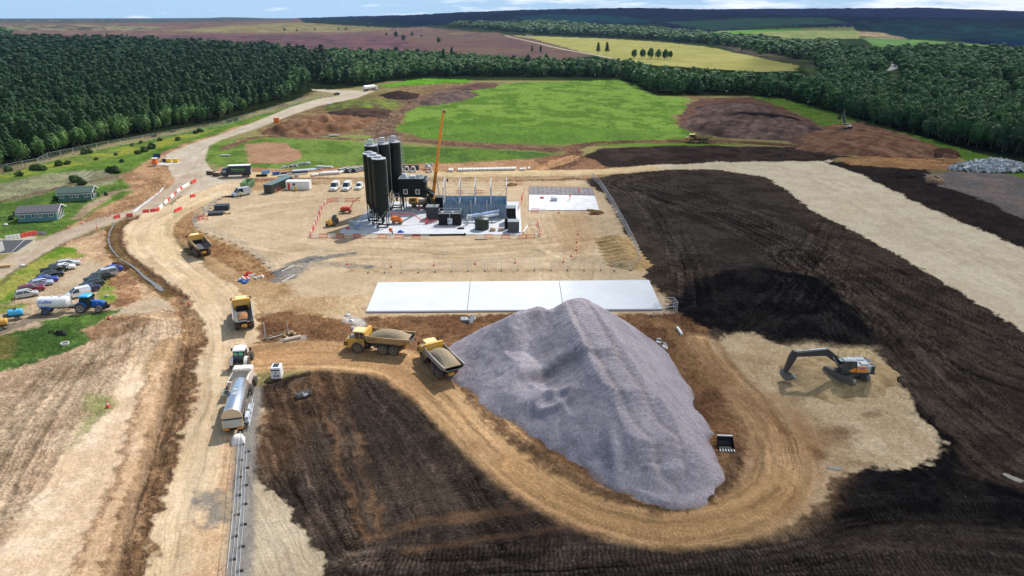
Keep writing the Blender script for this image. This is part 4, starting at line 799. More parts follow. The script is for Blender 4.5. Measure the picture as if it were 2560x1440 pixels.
# ------------------------------------------------------------------ articulated dump trucks
def dump_truck(label, a, b, load, body, letters=False, yel=None, art=0.0, z=0):
    """a: pixel of the rear wheels on the ground, b: pixel of the front wheels"""
    yel = yel or YEL
    pa, pb = Vector(G(*a)), Vector(G(*b)); d = (pb - pa).normalized(); rz = math.atan2(d.y, d.x)
    c = pb - d * 3.0
    t = thing('dump_truck', label, 'dump truck', (c.x, c.y, z), rz, 'articulated dump trucks hauling across the site')
    k = M()
    k.prism([(1.9, 1.0), (5.1, .85), (5.35, 1.2), (5.35, 1.75), (5.1, 2.1), (4.2, 2.35), (3.6, 2.4), (1.9, 1.6)], -1.2, 1.2)
    k.prism([(3.8, 1.6), (5.35, 1.25), (5.4, 1.0), (4.3, .75), (4.1, 1.0)], -1.38, 1.38)
    k.obj('hood', yel, t, bevel=.07)
    k = M(); k.prism([(4.85, 2.26), (4.2, 2.42), (3.7, 2.47), (3.7, 2.3)], -.95, .95); k.obj('hood_cover', GREYB, t)
    k = M()
    for s in (-1, 1):
        for z0 in (1.28, 1.55): k.box(4.6, 5.3, s * 1.385 - .012, s * 1.385 + .012, z0, z0 + .16)
    for z0 in (1.25, 1.5, 1.72): k.box(5.36, 5.40, -.8, .8, z0, z0 + .14)
    k.obj('grille', BLK, t)
    k = M()
    for s in (-1, 1): k.box(5.36, 5.42, s * 1.05 - .14, s * 1.05 + .14, 1.5, 1.72)
    k.obj('headlight', LAMPW, t)
    for s in (-1, 1):
        k = M(); arc = [(3.0 + 1.12 * math.cos(q), .88 + 1.12 * math.sin(q)) for q in [R(x) for x in range(10, 171, 20)]]; arc2 = [(3.0 + 1.0 * math.cos(q), .88 + 1.0 * math.sin(q)) for q in [R(x) for x in range(170, 9, -20)]]
        y0, y1 = (1.0, 1.5) if s > 0 else (-1.5, -1.0); k.prism(arc + arc2, y0, y1); k.obj('fender', YELD, t)
        wheel(t, 3.0, s * 1.22, .90, .62, YELD, lug=.03)
    k = M(); k.box(2.0, 3.85, -.82, .82, 1.6, 2.2); k.box(1.98, 2.1, -.82, -.72, 2.2, 3.35); k.box(1.98, 2.1, .72, .82, 2.2, 3.35)
    for s in (-.82, .72): k.box(3.55, 3.66, s, s + .1, 2.2, 3.35); k.box(2.75, 2.83, s, s + .1, 2.2, 3.35)
    k.obj('cab', yel, t)
    k = M(); k.box(2.06, 3.72, -.78, .78, 2.2, 3.36, tx=.06, ty=.03); k.obj('cab_glass', GLASS, t)
    k = M(); k.loft([[(x, y, zz) for x, y in [(1.75 + i_, -1.0 + i_ / 2), (3.9 - i_, -1.0 + i_ / 2), (4.05 - i_, 0), (3.9 - i_, 1.0 - i_ / 2), (1.75 + i_, 1.0 - i_ / 2)]] for i_, zz in ((0.05, 3.34), (0, 3.42), (.1, 3.52), (.35, 3.56))]); k.obj('cab_roof', ROOFY, t, bevel=.03)
    k = M()
    for s in (-1, 1): k.tube([(3.7, s * .9, 3.2), (3.95, s * 1.55, 3.15)], .025); k.box(3.9, 3.98, s * 1.6 - .13, s * 1.6 + .13, 2.75, 3.25)
    k.obj('mirrors', BLK, t)
    k = M(); k.box(.9, 1.95, -.95, .95, 1.3, 2.6); k.cyl((1.6, .7, 2.5), (1.6, .7, 3.3), .1); k.box(1.5, 1.9, -.9, -.4, 2.6, 3.2)
    for s in (-1, 1): k.box(.9, 2.3, s * 1.15 - .2, s * 1.15 + .2, .9, 1.25)
    k.obj('engine_block', BLK, t)
    k = M(); k.box(-4.4, 1.6, -.55, .55, .95, 1.35); k.box(-.3, .5, -.75, .75, .8, 1.5); k.cyl((-1.2, -1.0, .9), (-1.2, 1.0, .9), .18); k.cyl((-2.95, -1.0, .9), (-2.95, 1.0, .9), .18); k.obj('rear_frame', CHAS, t)
    k = M(); k.prism([(-3.9, 1.3), (-4.7, 1.5), (-4.7, 1.0), (-4.2, .7), (-3.8, .8)], -.45, .45); k.obj('tail_frame', YEL, t)
    for x in (-1.2, -2.95):
        for s in (-1, 1): wheel(t, x, s * 1.25, .90, .66, YELD, lug=.03)
    # open body: floor, two flared sides, headboard, upswept tail
    o_ = [(1.35, 1.75), (-3.9, 1.62), (-5.7, 2.35)]                      # floor line x,z
    top = [(1.55, 3.25), (-3.7, 3.0), (-5.8, 2.95)]
    k = M()
    for s in (-1, 1):
        vs = [(x, s * .95, zz) for x, zz in o_] + [(x, s * w_, zz) for (x, zz), w_ in zip([(1.4, 2.25), (-4.0, 2.1), (-5.75, 2.6)], (1.5, 1.5, 1.45))] + [(x, s * w_, zz) for (x, zz), w_ in zip(top, (1.6, 1.6, 1.5))]
        k.add(vs, [(0, 1, 4, 3), (1, 2, 5, 4), (3, 4, 7, 6), (4, 5, 8, 7)])
        k.box(-5.8, 1.55, s * 1.6 - .07, s * 1.6 + .07, 2.93, 3.06)
    k.obj('body_side', body, t, solid=.09)
    k = M(); k.add([(x, s * .96, zz) for x, zz in o_ for s in (-1, 1)], [(0, 1, 3, 2), (2, 3, 5, 4)])
    k.obj('body_floor', INNER, t, solid=.08)
    k = M(); k.add([(1.35, -.95, 1.75), (1.35, .95, 1.75), (1.4, 1.5, 2.25), (1.55, 1.6, 3.25), (1.75, 1.5, 3.6), (1.75, -1.5, 3.6), (1.55, -1.6, 3.25), (1.4, -1.5, 2.25)], [(0, 1, 2, 7), (7, 2, 3, 6), (6, 3, 4, 5)]); k.box(1.5, 1.95, -1.5, 1.5, 3.58, 3.66)
    k.obj('headboard', yel, t, solid=.08)
    k = M()
    for s in (-1, 1): k.add([(1.28, s * .9, 1.8), (-3.9, s * .9, 1.68), (-3.9, s * 1.42, 2.1), (1.3, s * 1.42, 2.3), (1.48, s * 1.53, 3.2), (-3.7, s * 1.53, 2.98), (-5.7, s * 1.43, 2.9), (-5.7, s * 1.38, 2.6), (-5.62, s * .9, 2.4)], [(0, 1, 2, 3), (3, 2, 5, 4), (1, 8, 7, 2), (2, 7, 6, 5)])
    k.obj('body_lining', INNER, t)
    if load is not None:
        if load is ORNL: mound('load', -3.2, -.3, -.85, .85, 1.8, .55, load, t)
        elif load is GRAVL: mound('load', -5.3, 1.2, -1.46, 1.46, 2.72, 1.15, load, t, n=24)
        else: mound('load', -4.2, 1.2, -1.45, 1.45, 2.6, 1.0, load, t, n=20)
    if letters:
        for s in (-1, 1): text('lettering', 'G H C', .55, BLK, t, side(.3 if s < 0 else .3, s * 1.68, 2.62, s), shear=0)
    k = M()
    for s in (-1, 1): k.box(-4.78, -4.72, s * .8 - .12, s * .8 + .12, 1.25, 1.4)
    k.obj('tail_light', LAMPR, t)
    return t
dump_truck('dump truck seen from behind with a little orange clay in its empty grey body', (616, 850), (608, 789), ORNL, GREYB)
dump_truck('side-on yellow dump truck heaped with tan gravel, dark letters on its body side', (988, 880), (903, 873), GRAVL, YELD, True)
dump_truck('grey-bodied dump truck loaded with tan gravel at the left foot of the stone heap', (1122, 946), (1078, 902), GRAVL, GREYB)
dump_truck('empty dump truck with dark body going down beside the compound bank', (523, 654), (492, 622), None, YELD)
dump_truck('distant yellow dump truck carrying dark brown soil past the green field', (1776, 357), (1727, 356), SOILL, YELD)

# ------------------------------------------------------------------ excavators
def boomseg(k, pts, w0, w1, wy):
    """tapered box beam along (x,z) points"""
    n = len(pts); secs = []
    for i, (x, z) in enumerate(pts):
        a = pts[max(0, i - 1)]; b = pts[min(n - 1, i + 1)]; d = math.hypot(b[0] - a[0], b[1] - a[1]); nx, nz = -(b[1] - a[1]) / d, (b[0] - a[0]) / d
        w = (w0 if i == 0 else w1 if i == n - 1 else max(w0, w1) * 1.35) / 2
        secs.append([(x + nx * w, -wy, z + nz * w), (x + nx * w, wy, z + nz * w), (x - nx * w, wy, z - nz * w), (x - nx * w, -wy, z - nz * w)])
    k.loft(secs)
DKGREY = mat('charcoal_machine_paint', (0.035, 0.037, 0.042), 0.4, var=0.15, dirt=0.25, dirtcol=(0.16, 0.13, 0.10))
ORY = mat('amber_machine_paint', (0.80, 0.27, 0.02), 0.4, dirt=0.1)
TRACK = mat('worn_track_steel', (0.13, 0.12, 0.12), 0.5, 0.3, var=0.3, dirt=0.5, dirtcol=(0.24, 0.19, 0.14), bump=0.02)
RAILY = mat('yellow_rail_paint', (0.72, 0.46, 0.06), 0.45)
def excavator(label, loc, rz, track_rz, pose, logo, z=0):
    t = thing('excavator', label, 'excavator', (loc[0], loc[1], z), rz, 'tracked excavators')
    T = Matrix.Rotation(track_rz, 4, 'Z')
    for s in (-1, 1):
        k = M(); rp = [(-2.1 + .45 * math.cos(q), .47 + .45 * math.sin(q)) for q in [R(x) for x in range(90, 271, 30)]] + [(2.1 + .45 * math.cos(q), .47 + .45 * math.sin(q)) for q in [R(x) for x in range(-90, 91, 30)]]
        k.prism(rp, s * 1.35 - .3, s * 1.35 + .3)
        for i in range(24): k.box(-2.1 + i * .18, -2.03 + i * .18, s * 1.35 - .32, s * 1.35 + .32, .92, .97)
        for i in range(7):
            q = R(-80 + i * 27); k.cyl((2.1 + .46 * math.cos(q), s * 1.35 - .32, .47 + .46 * math.sin(q)), (2.1 + .46 * math.cos(q), s * 1.35 + .32, .47 + .46 * math.sin(q)), .04, n=4)
            k.cyl((-2.1 - .46 * math.cos(q), s * 1.35 - .32, .47 + .46 * math.sin(q)), (-2.1 - .46 * math.cos(q), s * 1.35 + .32, .47 + .46 * math.sin(q)), .04, n=4)
        k.xf(T).obj('track', TRACK, t)
    k = M(); k.box(-1.2, 1.2, -1.1, 1.1, .45, .95).xf(T); k.cyl((0, 0, .9), (0, 0, 1.15), .75, n=18); k.obj('undercarriage', CHAS, t)
    # upper structure: X forward (boom side)
    k = M(); k.box(-3.1, 1.0, -1.45, 1.45, 1.15, 1.4); k.box(-1.2, 1.0, -1.45, -.55, 1.4, 2.0); k.obj('deck', DKGREY, t)
    k = M(); k.prism([(-2.5, 1.35), (-2.5, 2.35), (-.3, 2.35), (-.3, 1.35)], -1.42, 1.42); k.box(-2.3, -1.2, .3, 1.2, 2.35, 2.55); k.box(-2.3, -1.1, -1.2, -.3, 2.35, 2.5); k.obj('engine_housing', STEEL, t, bevel=.06)
    k = M(); secs = []
    for x, y in [(-2.5, 1.46), (-2.95, 1.4), (-3.25, 1.0), (-3.35, 0)]: pass
    k.add([], []); pts = [(-2.5, -1.46), (-2.95, -1.4), (-3.3, -.9), (-3.38, 0), (-3.3, .9), (-2.95, 1.4), (-2.5, 1.46)]
    k.loft([[(x, y, 1.2) for x, y in pts], [(x, y, 2.3) for x, y in pts]]); k.obj('counterweight', DKGREY, t, bevel=.05)
    for s in (-1, 1):
        k = M(); k.prism([(-2.2, 1.45), (-1.7, 2.33), (-.85, 2.33), (.55, 1.6), (-.2, 1.45)], s * 1.44 - .025, s * 1.44 + .025)
        k.obj('side_panel', ORY, t)
    k = M()
    for s in (-1, 1):
        for z0 in (1.6, 1.9, 2.15): k.box(-2.46, -1.75, s * 1.47 - .012, s * 1.47 + .012, z0, z0 + .035)
    k.obj('trim_stripe', RAILY, t)
    # cab on the side towards -Y*side
    sy = pose.get('cab', 1)
    y0, y1 = (.45, 1.45) if sy > 0 else (-1.45, -.45)
    k = M(); k.prism([(-.55, 1.3), (1.35, 1.3), (1.45, 1.9), (1.2, 3.05), (-.4, 3.05), (-.55, 2.3)], y0, y1); k.obj('cab', GLASS, t)
    k = M()
    for y in (y0, y1):
        e = .03 if y == y1 else -.03
        k.tube([(-.55, y + e, 1.35), (-.55, y + e, 2.3), (-.4, y + e, 3.05), (1.2, y + e, 3.05), (1.45, y + e, 1.9), (1.35, y + e, 1.35)], .05); k.tube([(.4, y + e, 1.4), (.4, y + e, 3.05)], .04)
    k.box(-.6, 1.4, y0 - .02, y1 + .02, 1.2, 1.42)
    k.obj('cab_frame', DKGREY, t)
    k = M(); k.box(-.5, 1.25, y0 + .0, y1 - .0, 3.06, 3.18, tx=.08, ty=.06); k.box(-.2, .8, y0 + .2, y1 - .2, 3.18, 3.24); k.obj('cab_roof', STEEL, t, bevel=.04)
    k = M(); k.box(1.15, 1.75, y0 + .05, y1 - .05, 3.0, 3.04); k.obj('visor', GLASSL, t)
    # railings
    k = M()
    ys = -sy * 1.4
    P = [(.9, ys, 2.4), (.9, ys, 3.3), (-2.9, ys, 3.3), (-3.2, ys * .6, 3.3), (-3.2, -ys * .1, 3.3), (-3.2, -ys * .1, 2.4)]
    k.tube(P, .055)
    for x in (-.1, -1.1, -2.0, -2.9): k.tube([(x, ys, 2.35), (x, ys, 3.3)], .045)
    k.tube([(.9, ys, 2.85), (-2.9, ys, 2.85), (-3.2, ys * .6, 2.85)], .025); k.tube([(-2.6, sy * 1.35, 2.35), (-2.6, sy * 1.35, 2.85), (-1.0, sy * 1.35, 2.85), (-1.0, sy * 1.35, 2.35)], .03)
    k.obj('railing', RAILY, t)
    b0 = (.7, 1.9); b1, b2 = pose['boom']; s1 = pose['stick']
    k = M(); boomseg(k, [b0, b1, b2], .74, .56, .32); k.box(.3, 1.0, -.45, .45, 1.2, 2.1); k.obj('boom', DKGREY, t)
    k = M(); boomseg(k, [(b2[0] + (b2[0] - s1[0]) * .18, b2[1] + (b2[1] - s1[1]) * .18), (b2[0] * .8 + s1[0] * .2, b2[1] * .8 + s1[1] * .2), s1], .72, .46, .26)
    st = k.obj('stick', DKGREY, t)
    k = M(); mx, mz = (b0[0] * .35 + b1[0] * .65), (b0[1] * .35 + b1[1] * .65)
    for s in (-.38, .38): k.cyl((1.0, s, 1.4), (1.0 * .4 + mx * .6, s, 1.4 * .4 + mz * .6), .11, n=8); k.cyl((1.0 * .4 + mx * .6, s, 1.4 * .4 + mz * .6), (mx, s, mz), .06, n=8)
    e0 = (b1[0] + .1, b1[1] + .45); e1 = (b2[0] + (b2[0] - s1[0]) * .17, b2[1] + (b2[1] - s1[1]) * .17)
    hm = ((e0[0] * .45 + e1[0] * .55), (e0[1] * .45 + e1[1] * .55))
    k.cyl((e0[0], 0, e0[1]), (hm[0], 0, hm[1]), .11, n=8); k.cyl((hm[0], 0, hm[1]), (e1[0], 0, e1[1]), .055, n=8)
    k.obj('hydraulic_rams', GALV, t)
    bx, bz = s1; k = M(); ang = pose.get('bucket', 0)
    prof = [(.25, .1), (.55, -.15), (.62, -.65), (.3, -1.1), (-.35, -1.25), (-1.0, -1.05)]
    prof = [(bx + x * math.cos(ang) - z_ * math.sin(ang), bz + x * math.sin(ang) + z_ * math.cos(ang)) for x, z_ in prof]
    vs = [(x, s * .68, z_) for x, z_ in prof for s in (-1, 1)]; n = len(prof)
    k.add(vs, [(2 * i, 2 * i + 1, 2 * i + 3, 2 * i + 2) for i in range(n - 1)] + [tuple(2 * i for i in range(n)), tuple(2 * i + 1 for i in range(n))])
    bk = k.obj('bucket', INNER, t, solid=.06)
    k = M()
    for i in range(5):
        y = -.6 + i * .3; p = prof[-1]; q = prof[-2]; dx, dz = (p[0] - q[0]), (p[1] - q[1]); l = math.hypot(dx, dz); k.cyl((p[0], y, p[1]), (p[0] + dx / l * .28, y, p[1] + dz / l * .28), .07, .03, 4)
    k.obj('tooth', GALV, bk)
    if logo:
        ang_ = math.atan2(b1[1] - b2[1], b1[0] - b2[0])
        lx, lz = (b1[0] * .45 + b2[0] * .55), (b1[1] * .45 + b2[1] * .55)
        for s in (1, -1):
            Tm = Matrix.Translation((lx, s * .30, lz)) @ Matrix.Rotation(-ang_, 4, 'Y') @ (Matrix.Rotation(R(180), 4, 'Z') if s > 0 else Matrix.Identity(4)) @ Matrix.Rotation(R(90), 4, 'X')
            text('lettering', 'Collins', .72, BLUET, t, Tm, shear=.4)
            text('lettering', 'Collins', .34, BLUET, t, side(-1.2, s * 1.48, 2.0, s), shear=.4)
    return t
pe = G(2116, 932, 1.7)
ex = excavator('dark excavator with amber side panel and yellow railings digging on the pale stone pad', pe, R(180) - R(2), R(118), {'boom': ((3.2, 3.75), (7.5, 3.3)), 'stick': (8.3, .7), 'bucket': R(-15), 'cab': 1}, True)
ex.scale = (1.06, 1.06, 1.06)
pf = G(2113, 326)
excavator('distant excavator with boom raised on the red-brown spoil heap', pf, R(112), R(30), {'boom': ((1.9, 5.6), (2.6, 8.2)), 'stick': (4.6, 5.6), 'bucket': R(20), 'cab': -1}, False, z=3.0)

# ------------------------------------------------------------------ cars and vans
def carpaint(name, c): return mat(name, c, 0.22, 0.25, var=0.03, dirt=0.06, spec=0.7)
CARP = {'silver': carpaint('silver_car_paint', (.50, .52, .56)), 'white': carpaint('white_car_paint', (.78, .78, .78)), 'black': carpaint('black_car_paint', (.012, .014, .018)), 'green': carpaint('dark_green_car_paint', (.02, .035, .03)),
        'blue': carpaint('blue_car_paint', (.03, .06, .33)), 'ice': carpaint('silver_blue_car_paint', (.40, .43, .58)), 'red': carpaint('dark_red_car_paint', (.22, .02, .045)), 'navy': carpaint('navy_car_paint', (.03, .04, .12)), 'grey': carpaint('grey_car_paint', (.45, .46, .44))}
RIM = mat('alloy_rim', (.5, .5, .52), 0.3, 0.7)
SHAPES = {  # length, width, body side profile, glass profile
 'hatch': (3.9, 1.68, [(-1.95, .32), (-1.95, .85), (-1.75, 1.0), (.75, 1.02), (1.65, .86), (1.93, .68), (1.95, .3)], [(-1.72, .98), (-1.5, 1.42), (-1.1, 1.5), (.05, 1.5), (.95, 1.0)], 1.15),
 'saloon': (4.55, 1.78, [(-2.25, .34), (-2.27, .9), (-1.5, 1.0), (.95, 1.0), (1.95, .84), (2.24, .66), (2.26, .3)], [(-1.85, .98), (-1.15, 1.38), (-.6, 1.43), (.25, 1.42), (1.15, .98)], 1.35),
 'estate': (4.6, 1.78, [(-2.28, .34), (-2.3, .92), (-2.1, 1.0), (.95, 1.02), (1.95, .86), (2.26, .68), (2.28, .3)], [(-2.15, .98), (-1.85, 1.42), (-1.4, 1.5), (.25, 1.48), (1.15, .99)], 1.38),
 'pickup': (5.1, 1.82, [(-2.5, .5), (-2.52, 1.12), (-.75, 1.12), (-.6, 1.15), (1.15, 1.15), (2.3, 1.02), (2.52, .85), (2.54, .42)], [(-.8, 1.1), (-.65, 1.68), (-.4, 1.76), (.55, 1.74), (1.3, 1.12)], 1.55),
 'canopy': (5.1, 1.82, [(-2.5, .5), (-2.52, 1.12), (-.75, 1.12), (-.6, 1.15), (1.15, 1.15), (2.3, 1.02), (2.52, .85), (2.54, .42)], [(-2.45, 1.1), (-2.25, 1.72), (-2.0, 1.8), (.5, 1.78), (1.3, 1.12)], 1.55),
 'van': (4.4, 1.8, [(-2.2, .35), (-2.2, 1.1), (-2.1, 1.15), (1.1, 1.1), (1.95, .95), (2.2, .7), (2.2, .32)], [(-2.18, 1.1), (-2.12, 1.75), (-1.9, 1.84), (.3, 1.82), (1.25, 1.08)], 1.35),
 'bigvan': (5.5, 2.0, [(-2.75, .4), (-2.75, 1.3), (-2.6, 1.35), (1.6, 1.3), (2.5, 1.1), (2.75, .85), (2.75, .35)], [(-2.72, 1.3), (-2.68, 2.25), (-2.4, 2.4), (1.0, 2.38), (1.8, 1.28)], 1.75)}
def car(shape, paint, label, loc, rz, cat='car', group=None, glassx=None):
    L_, W_, bp, gp, wx = SHAPES[shape]; pm = CARP[paint]; hw = W_ / 2
    t = thing('parked_van' if 'van' in shape else 'pickup_truck' if shape in ('pickup', 'canopy') else 'parked_car', label, cat, loc, rz, group)
    def roundpr(prof, w, inset):
        k = M(); secs = []
        for y, e in ((-w, inset), (-w + .12, .03), (-w * .5, 0), (w * .5, 0), (w - .12, .03), (w, inset)):
            cxm = sum(p[0] for p in prof) / len(prof); zt = max(p[1] for p in prof)
            secs.append([(x * (1 - e / 2.4), y, z - (e * .5 if z > zt - .3 else 0)) for x, z in prof])
        k.loft(secs); return k
    roundpr(bp, hw, .14).obj('body', pm, t, smooth=True)
    gi = [(x, z) for x, z in gp]
    k = M(); ztop = max(z for x, z in gp); zb = gp[0][1]
    secs = []
    for s in (-1, 1):
        secs.append([(x, s * (hw - .05 - .2 * (z - zb) / (ztop - zb)), z) for x, z in gi])
    k.loft(secs); k.obj('windows', GLASS, t, smooth=False)
    # roof skin and pillars in body colour
    k = M(); rp = [p for p in gi if p[1] > ztop - .14]; w2 = hw - .21
    k.loft([[(x, -w2, z + .02) for x, z in rp] + [(x, -w2, z - .03) for x, z in rp[::-1]], [(x, -w2 * .6, z + .05) for x, z in rp] + [(x, -w2 * .6, z - .03) for x, z in rp[::-1]], [(x, w2 * .6, z + .05) for x, z in rp] + [(x, w2 * .6, z - .03) for x, z in rp[::-1]], [(x, w2, z + .02) for x, z in rp] + [(x, w2, z - .03) for x, z in rp[::-1]]])
    for s in (-1, 1):
        for i in ([0, 1] if True else []):
            pass
        a, b = gi[0], gi[1]; k.cyl((a[0] - .02, s * (hw - .05), a[1]), (b[0], s * (hw - .22), b[1]), .05, n=5); a, b = gi[-1], gi[-2]
        k.cyl((a[0] + .02, s * (hw - .05), a[1]), (b[0], s * (hw - .23), b[1]), .05, n=5)
        xm = (gi[0][0] + gi[-1][0]) / 2 - .1
        k.cyl((xm, s * (hw - .04), zb), (xm, s * (hw - .22), ztop - .03), .045, n=5)
        if shape in ('van', 'bigvan', 'canopy'):
            x0, x1 = gi[0][0] + .0, xm - (.0 if shape != 'canopy' else .5)
            if shape != 'canopy': k.add([(x0 - .02, s * (hw - .03), zb - .05), (x1 + .3, s * (hw - .03), zb - .05), (x1 + .3, s * (hw - .2), ztop - .05), (x0 + .1, s * (hw - .2), ztop - .05)], [(0, 1, 2, 3)])
    if shape in ('van', 'bigvan'): k.box(gi[0][0] - .03, gi[0][0] + .02, -hw + .1, hw - .1, zb - .1, ztop - .25)
    k.obj('roof', pm, t)
    if shape == 'pickup':
        k = M(); k.box(-2.42, -.9, -hw + .14, hw - .14, 1.08, 1.125); k.obj('load_bed', BLK, t)
    for s in (-1, 1):
        for x in (-wx, wx): wheel(t, x, s * (hw - .1), .31 if W_ < 1.8 else .36, .2, RIM, n=14)
        k = M(); x = bp[-2][0]; z = bp[-2][1]; k.box(x - .2, x + .02, s * (hw - .34) - .17, s * (hw - .34) + .17, z - .1, z + .06); k.obj('headlight', LAMPW, t)
        k = M(); x = bp[1][0]; z = bp[1][1]; k.box(x - .02, x + .12, s * (hw - .17) - .12, s * (hw - .17) + .12, z - .22, z - .02); k.obj('tail_light', LAMPR, t)
        k = M(); k.box(gi[-1][0] - .35, gi[-1][0] - .2, s * (hw + .08) - .09, s * (hw + .08) + .09, zb + .02, zb + .14); k.obj('door_mirror', pm, t)
    k = M(); k.box(bp[-2][0] - .02, bp[-2][0] + .03, -.3, .3, bp[-2][1] - .16, bp[-2][1] - .02); k.obj('grille', BLK, t)
    return t
r1 = head((45, 742), (95, 733))
LEFTROW = [((68, 742), 'hatch', 'grey', 'small pale grey hatchback at the near end of the left parking row'), ((80, 729), 'estate', 'red', 'dark red car second from the near end of the left row'),
           ((102, 715), 'saloon', 'ice', 'silver-blue saloon between the red and the blue cars'), ((115, 706), 'saloon', 'blue', 'bright blue saloon in the middle of the left parking row'),
           ((130, 693), 'saloon', 'black', 'black saloon parked next to the dark pickup'), ((137, 681), 'pickup', 'green', 'dark open pickup between the black and the white saloons'),
           ((160, 675), 'saloon', 'white', 'white saloon second from the far end of the left row'), ((173, 665), 'estate', 'silver', 'silver estate at the far end of the left parking row')]
for (uv, sh, cl, lb) in LEFTROW:
    car(sh, cl, lb, G(*uv), r1 + R(2), 'pickup' if sh == 'pickup' else 'car', 'vehicles parked in the staff car park')
r2 = head((285, 680), (235, 690))
for (uv, sh, cl, lb) in [((278, 681), 'saloon', 'blue', 'blue-grey car at the far end of the right parking row'), ((262, 693), 'canopy', 'silver', 'silver pickup with a rear canopy in the right row'), ((245, 703), 'pickup', 'green', 'very dark green pickup beside the silver one with a canopy'),
                         ((230, 717), 'estate', 'green', 'dark estate car in the right row behind the navy car'), ((219, 729), 'saloon', 'navy', 'navy saloon parked next to the small white van'), ((196, 742), 'van', 'white', 'small white van parked behind the blue tractor')]:
    car(sh, cl, lb, G(*uv), r2, 'van' if sh == 'van' else 'pickup' if sh in ('canopy', 'pickup') else 'car', 'vehicles parked in the staff car park')
for (uv, sh, lb) in [((838, 474), 'bigvan', 'left one of three white vans parked nose-on by the silos'), ((868, 474), 'bigvan', 'middle one of three white vans parked nose-on by the silos'), ((898, 472), 'van', 'smaller white van closest to the tall dark silos')]:
    car(sh, 'white', lb, G(*uv), R(-92), 'van', 'white vans parked nose-on by the silos')
car('bigvan', 'silver', 'silver-white van parked beside the green skip', G(604, 489), head((628, 483), (590, 490)), 'van')
car('bigvan', 'white', 'white van driving on the far road through the woods', G(2238, 168), R(-70), 'van')
#PART5
# ------------------------------------------------------------------ heaps
HEAPS = []
HM = groundmat('heap_soil', 0.35)
def patch(name, label, cat, hf, bbox, c, c2, res=0.45, ro=0.6, mt=None, gr=0.0, colf=None, kind=None, group=None):
    x0, x1, y0, y1 = bbox; nx = max(6, int((x1 - x0) / res)); ny = max(6, int((y1 - y0) / res))
    xs, ys = np.meshgrid(np.linspace(x0, x1, nx), np.linspace(y0, y1, ny)); x, y = xs.ravel(), ys.ravel()
    z = hf(x, y); m = sstep(.4, .6, fbm(x / 3, y / 3, 4, 7))[:, None]
    Cc = np.array(alb(c)) * (1 - m) + np.array(alb(c2)) * m
    Cc = Cc * (1 + (0.35 if name == 'gravel_heap' else .8) * (fbm(x / 1.1, y / 1.1, 4, 41, .8) - .5))[:, None]
    if colf: Cc = colf(x, y, z, Cc)
    keep = z > -0.25; me = bpy.data.meshes.new(name); n = x.size
    q = []; i = np.arange(ny - 1)[:, None] * nx + np.arange(nx - 1)[None, :]
    q = np.stack([i, i + 1, i + nx + 1, i + nx], -1).reshape(-1, 4); q = q[keep[q].any(1)]
    used = np.unique(q); mp_ = -np.ones(n, int); mp_[used] = np.arange(used.size); q = mp_[q]
    me.vertices.add(used.size); me.vertices.foreach_set('co', np.stack([x, y, np.maximum(z, -.3)], 1)[used].astype(np.float32).ravel())
    o = finish(me, q, used.size, np.clip(Cc[used], .004, .85), np.full(used.size, ro), np.full(used.size, gr), name, mt or HM)
    HEAPS.append((hf, bbox)); return tag(o, label, cat, group, kind)
def hz(x, y):
    z = 0.0
    for hf, b in HEAPS:
        if b[0] < x < b[1] and b[2] < y < b[3]: z = max(z, float(hf(np.array([x]), np.array([y]))[0]))
    return z
def heap(name, label, cat, poly, h, slope, c, c2, nz_=0.5, rough=1.0, res=None, **k):
    W = np.array([G(u, v)[:2] for u, v in poly]); b = (W[:, 0].min() - 3, W[:, 0].max() + 3, W[:, 1].min() - 3, W[:, 1].max() + 3)
    def hf(x, y):
        wx = x + (fbm(x / 4, y / 4, 3, 21) - .5) * 4; wy = y + (fbm(x / 4, y / 4, 3, 22) - .5) * 4
        d = -sdf(wx, wy, W)
        z = np.where(d > 0, h * (1 - np.exp(-np.maximum(d, 0) * slope / h)), d * slope)
        return z + np.clip(d, 0, 1) * ((fbm(x / 6, y / 6, 3, 23) - .5) * h * nz_ + (fbm(x / 1.2, y / 1.2, 2, 24) - .5) * .3 * rough)
    return patch(name, label, cat, hf, b, c, c2, res or max(.35, W[:, 1].mean() / 420), **k)
# the great grey stone heap
def P3(*p): return np.array(G(*p))
RA = [P3(1447, 753, 9.8), P3(1500, 850, 8.4), P3(1562, 950, 6.4), P3(1625, 1060, 4.0), P3(1668, 1125, 2.3), P3(1682, 1195, .6)]
RB = [P3(1345, 768, 8.5), P3(1295, 782, 8.0), P3(1262, 800, 6.4), P3(1230, 850, 4.4)]
RC = [P3(1345, 915, 4.2), P3(1420, 975, 3.5), P3(1500, 1060, 2.5), P3(1575, 1145, 1.2)]
RD = [P3(1345, 772, 8.2), P3(1400, 780, 8.2), P3(1440, 760, 9.2)]
RE = [P3(1242, 850, 4.2), P3(1300, 895, 4.2)]
def ridge(x, y, pts, w0, w1, slope, r=0.0):
    best = np.full(x.shape, -99.); L_ = len(pts) - 1
    for i in range(L_):
        a, b = pts[i], pts[i + 1]; e = b[:2] - a[:2]; l2 = e @ e
        t = np.clip(((x - a[0]) * e[0] + (y - a[1]) * e[1]) / l2, 0, 1)
        d = np.hypot(x - a[0] - e[0] * t, y - a[1] - e[1] * t); zz = a[2] + (b[2] - a[2]) * t; w_ = w0 + (w1 - w0) * (i + t) / L_
        best = np.maximum(best, zz - np.maximum(d - w_, 0) * slope)
    return best
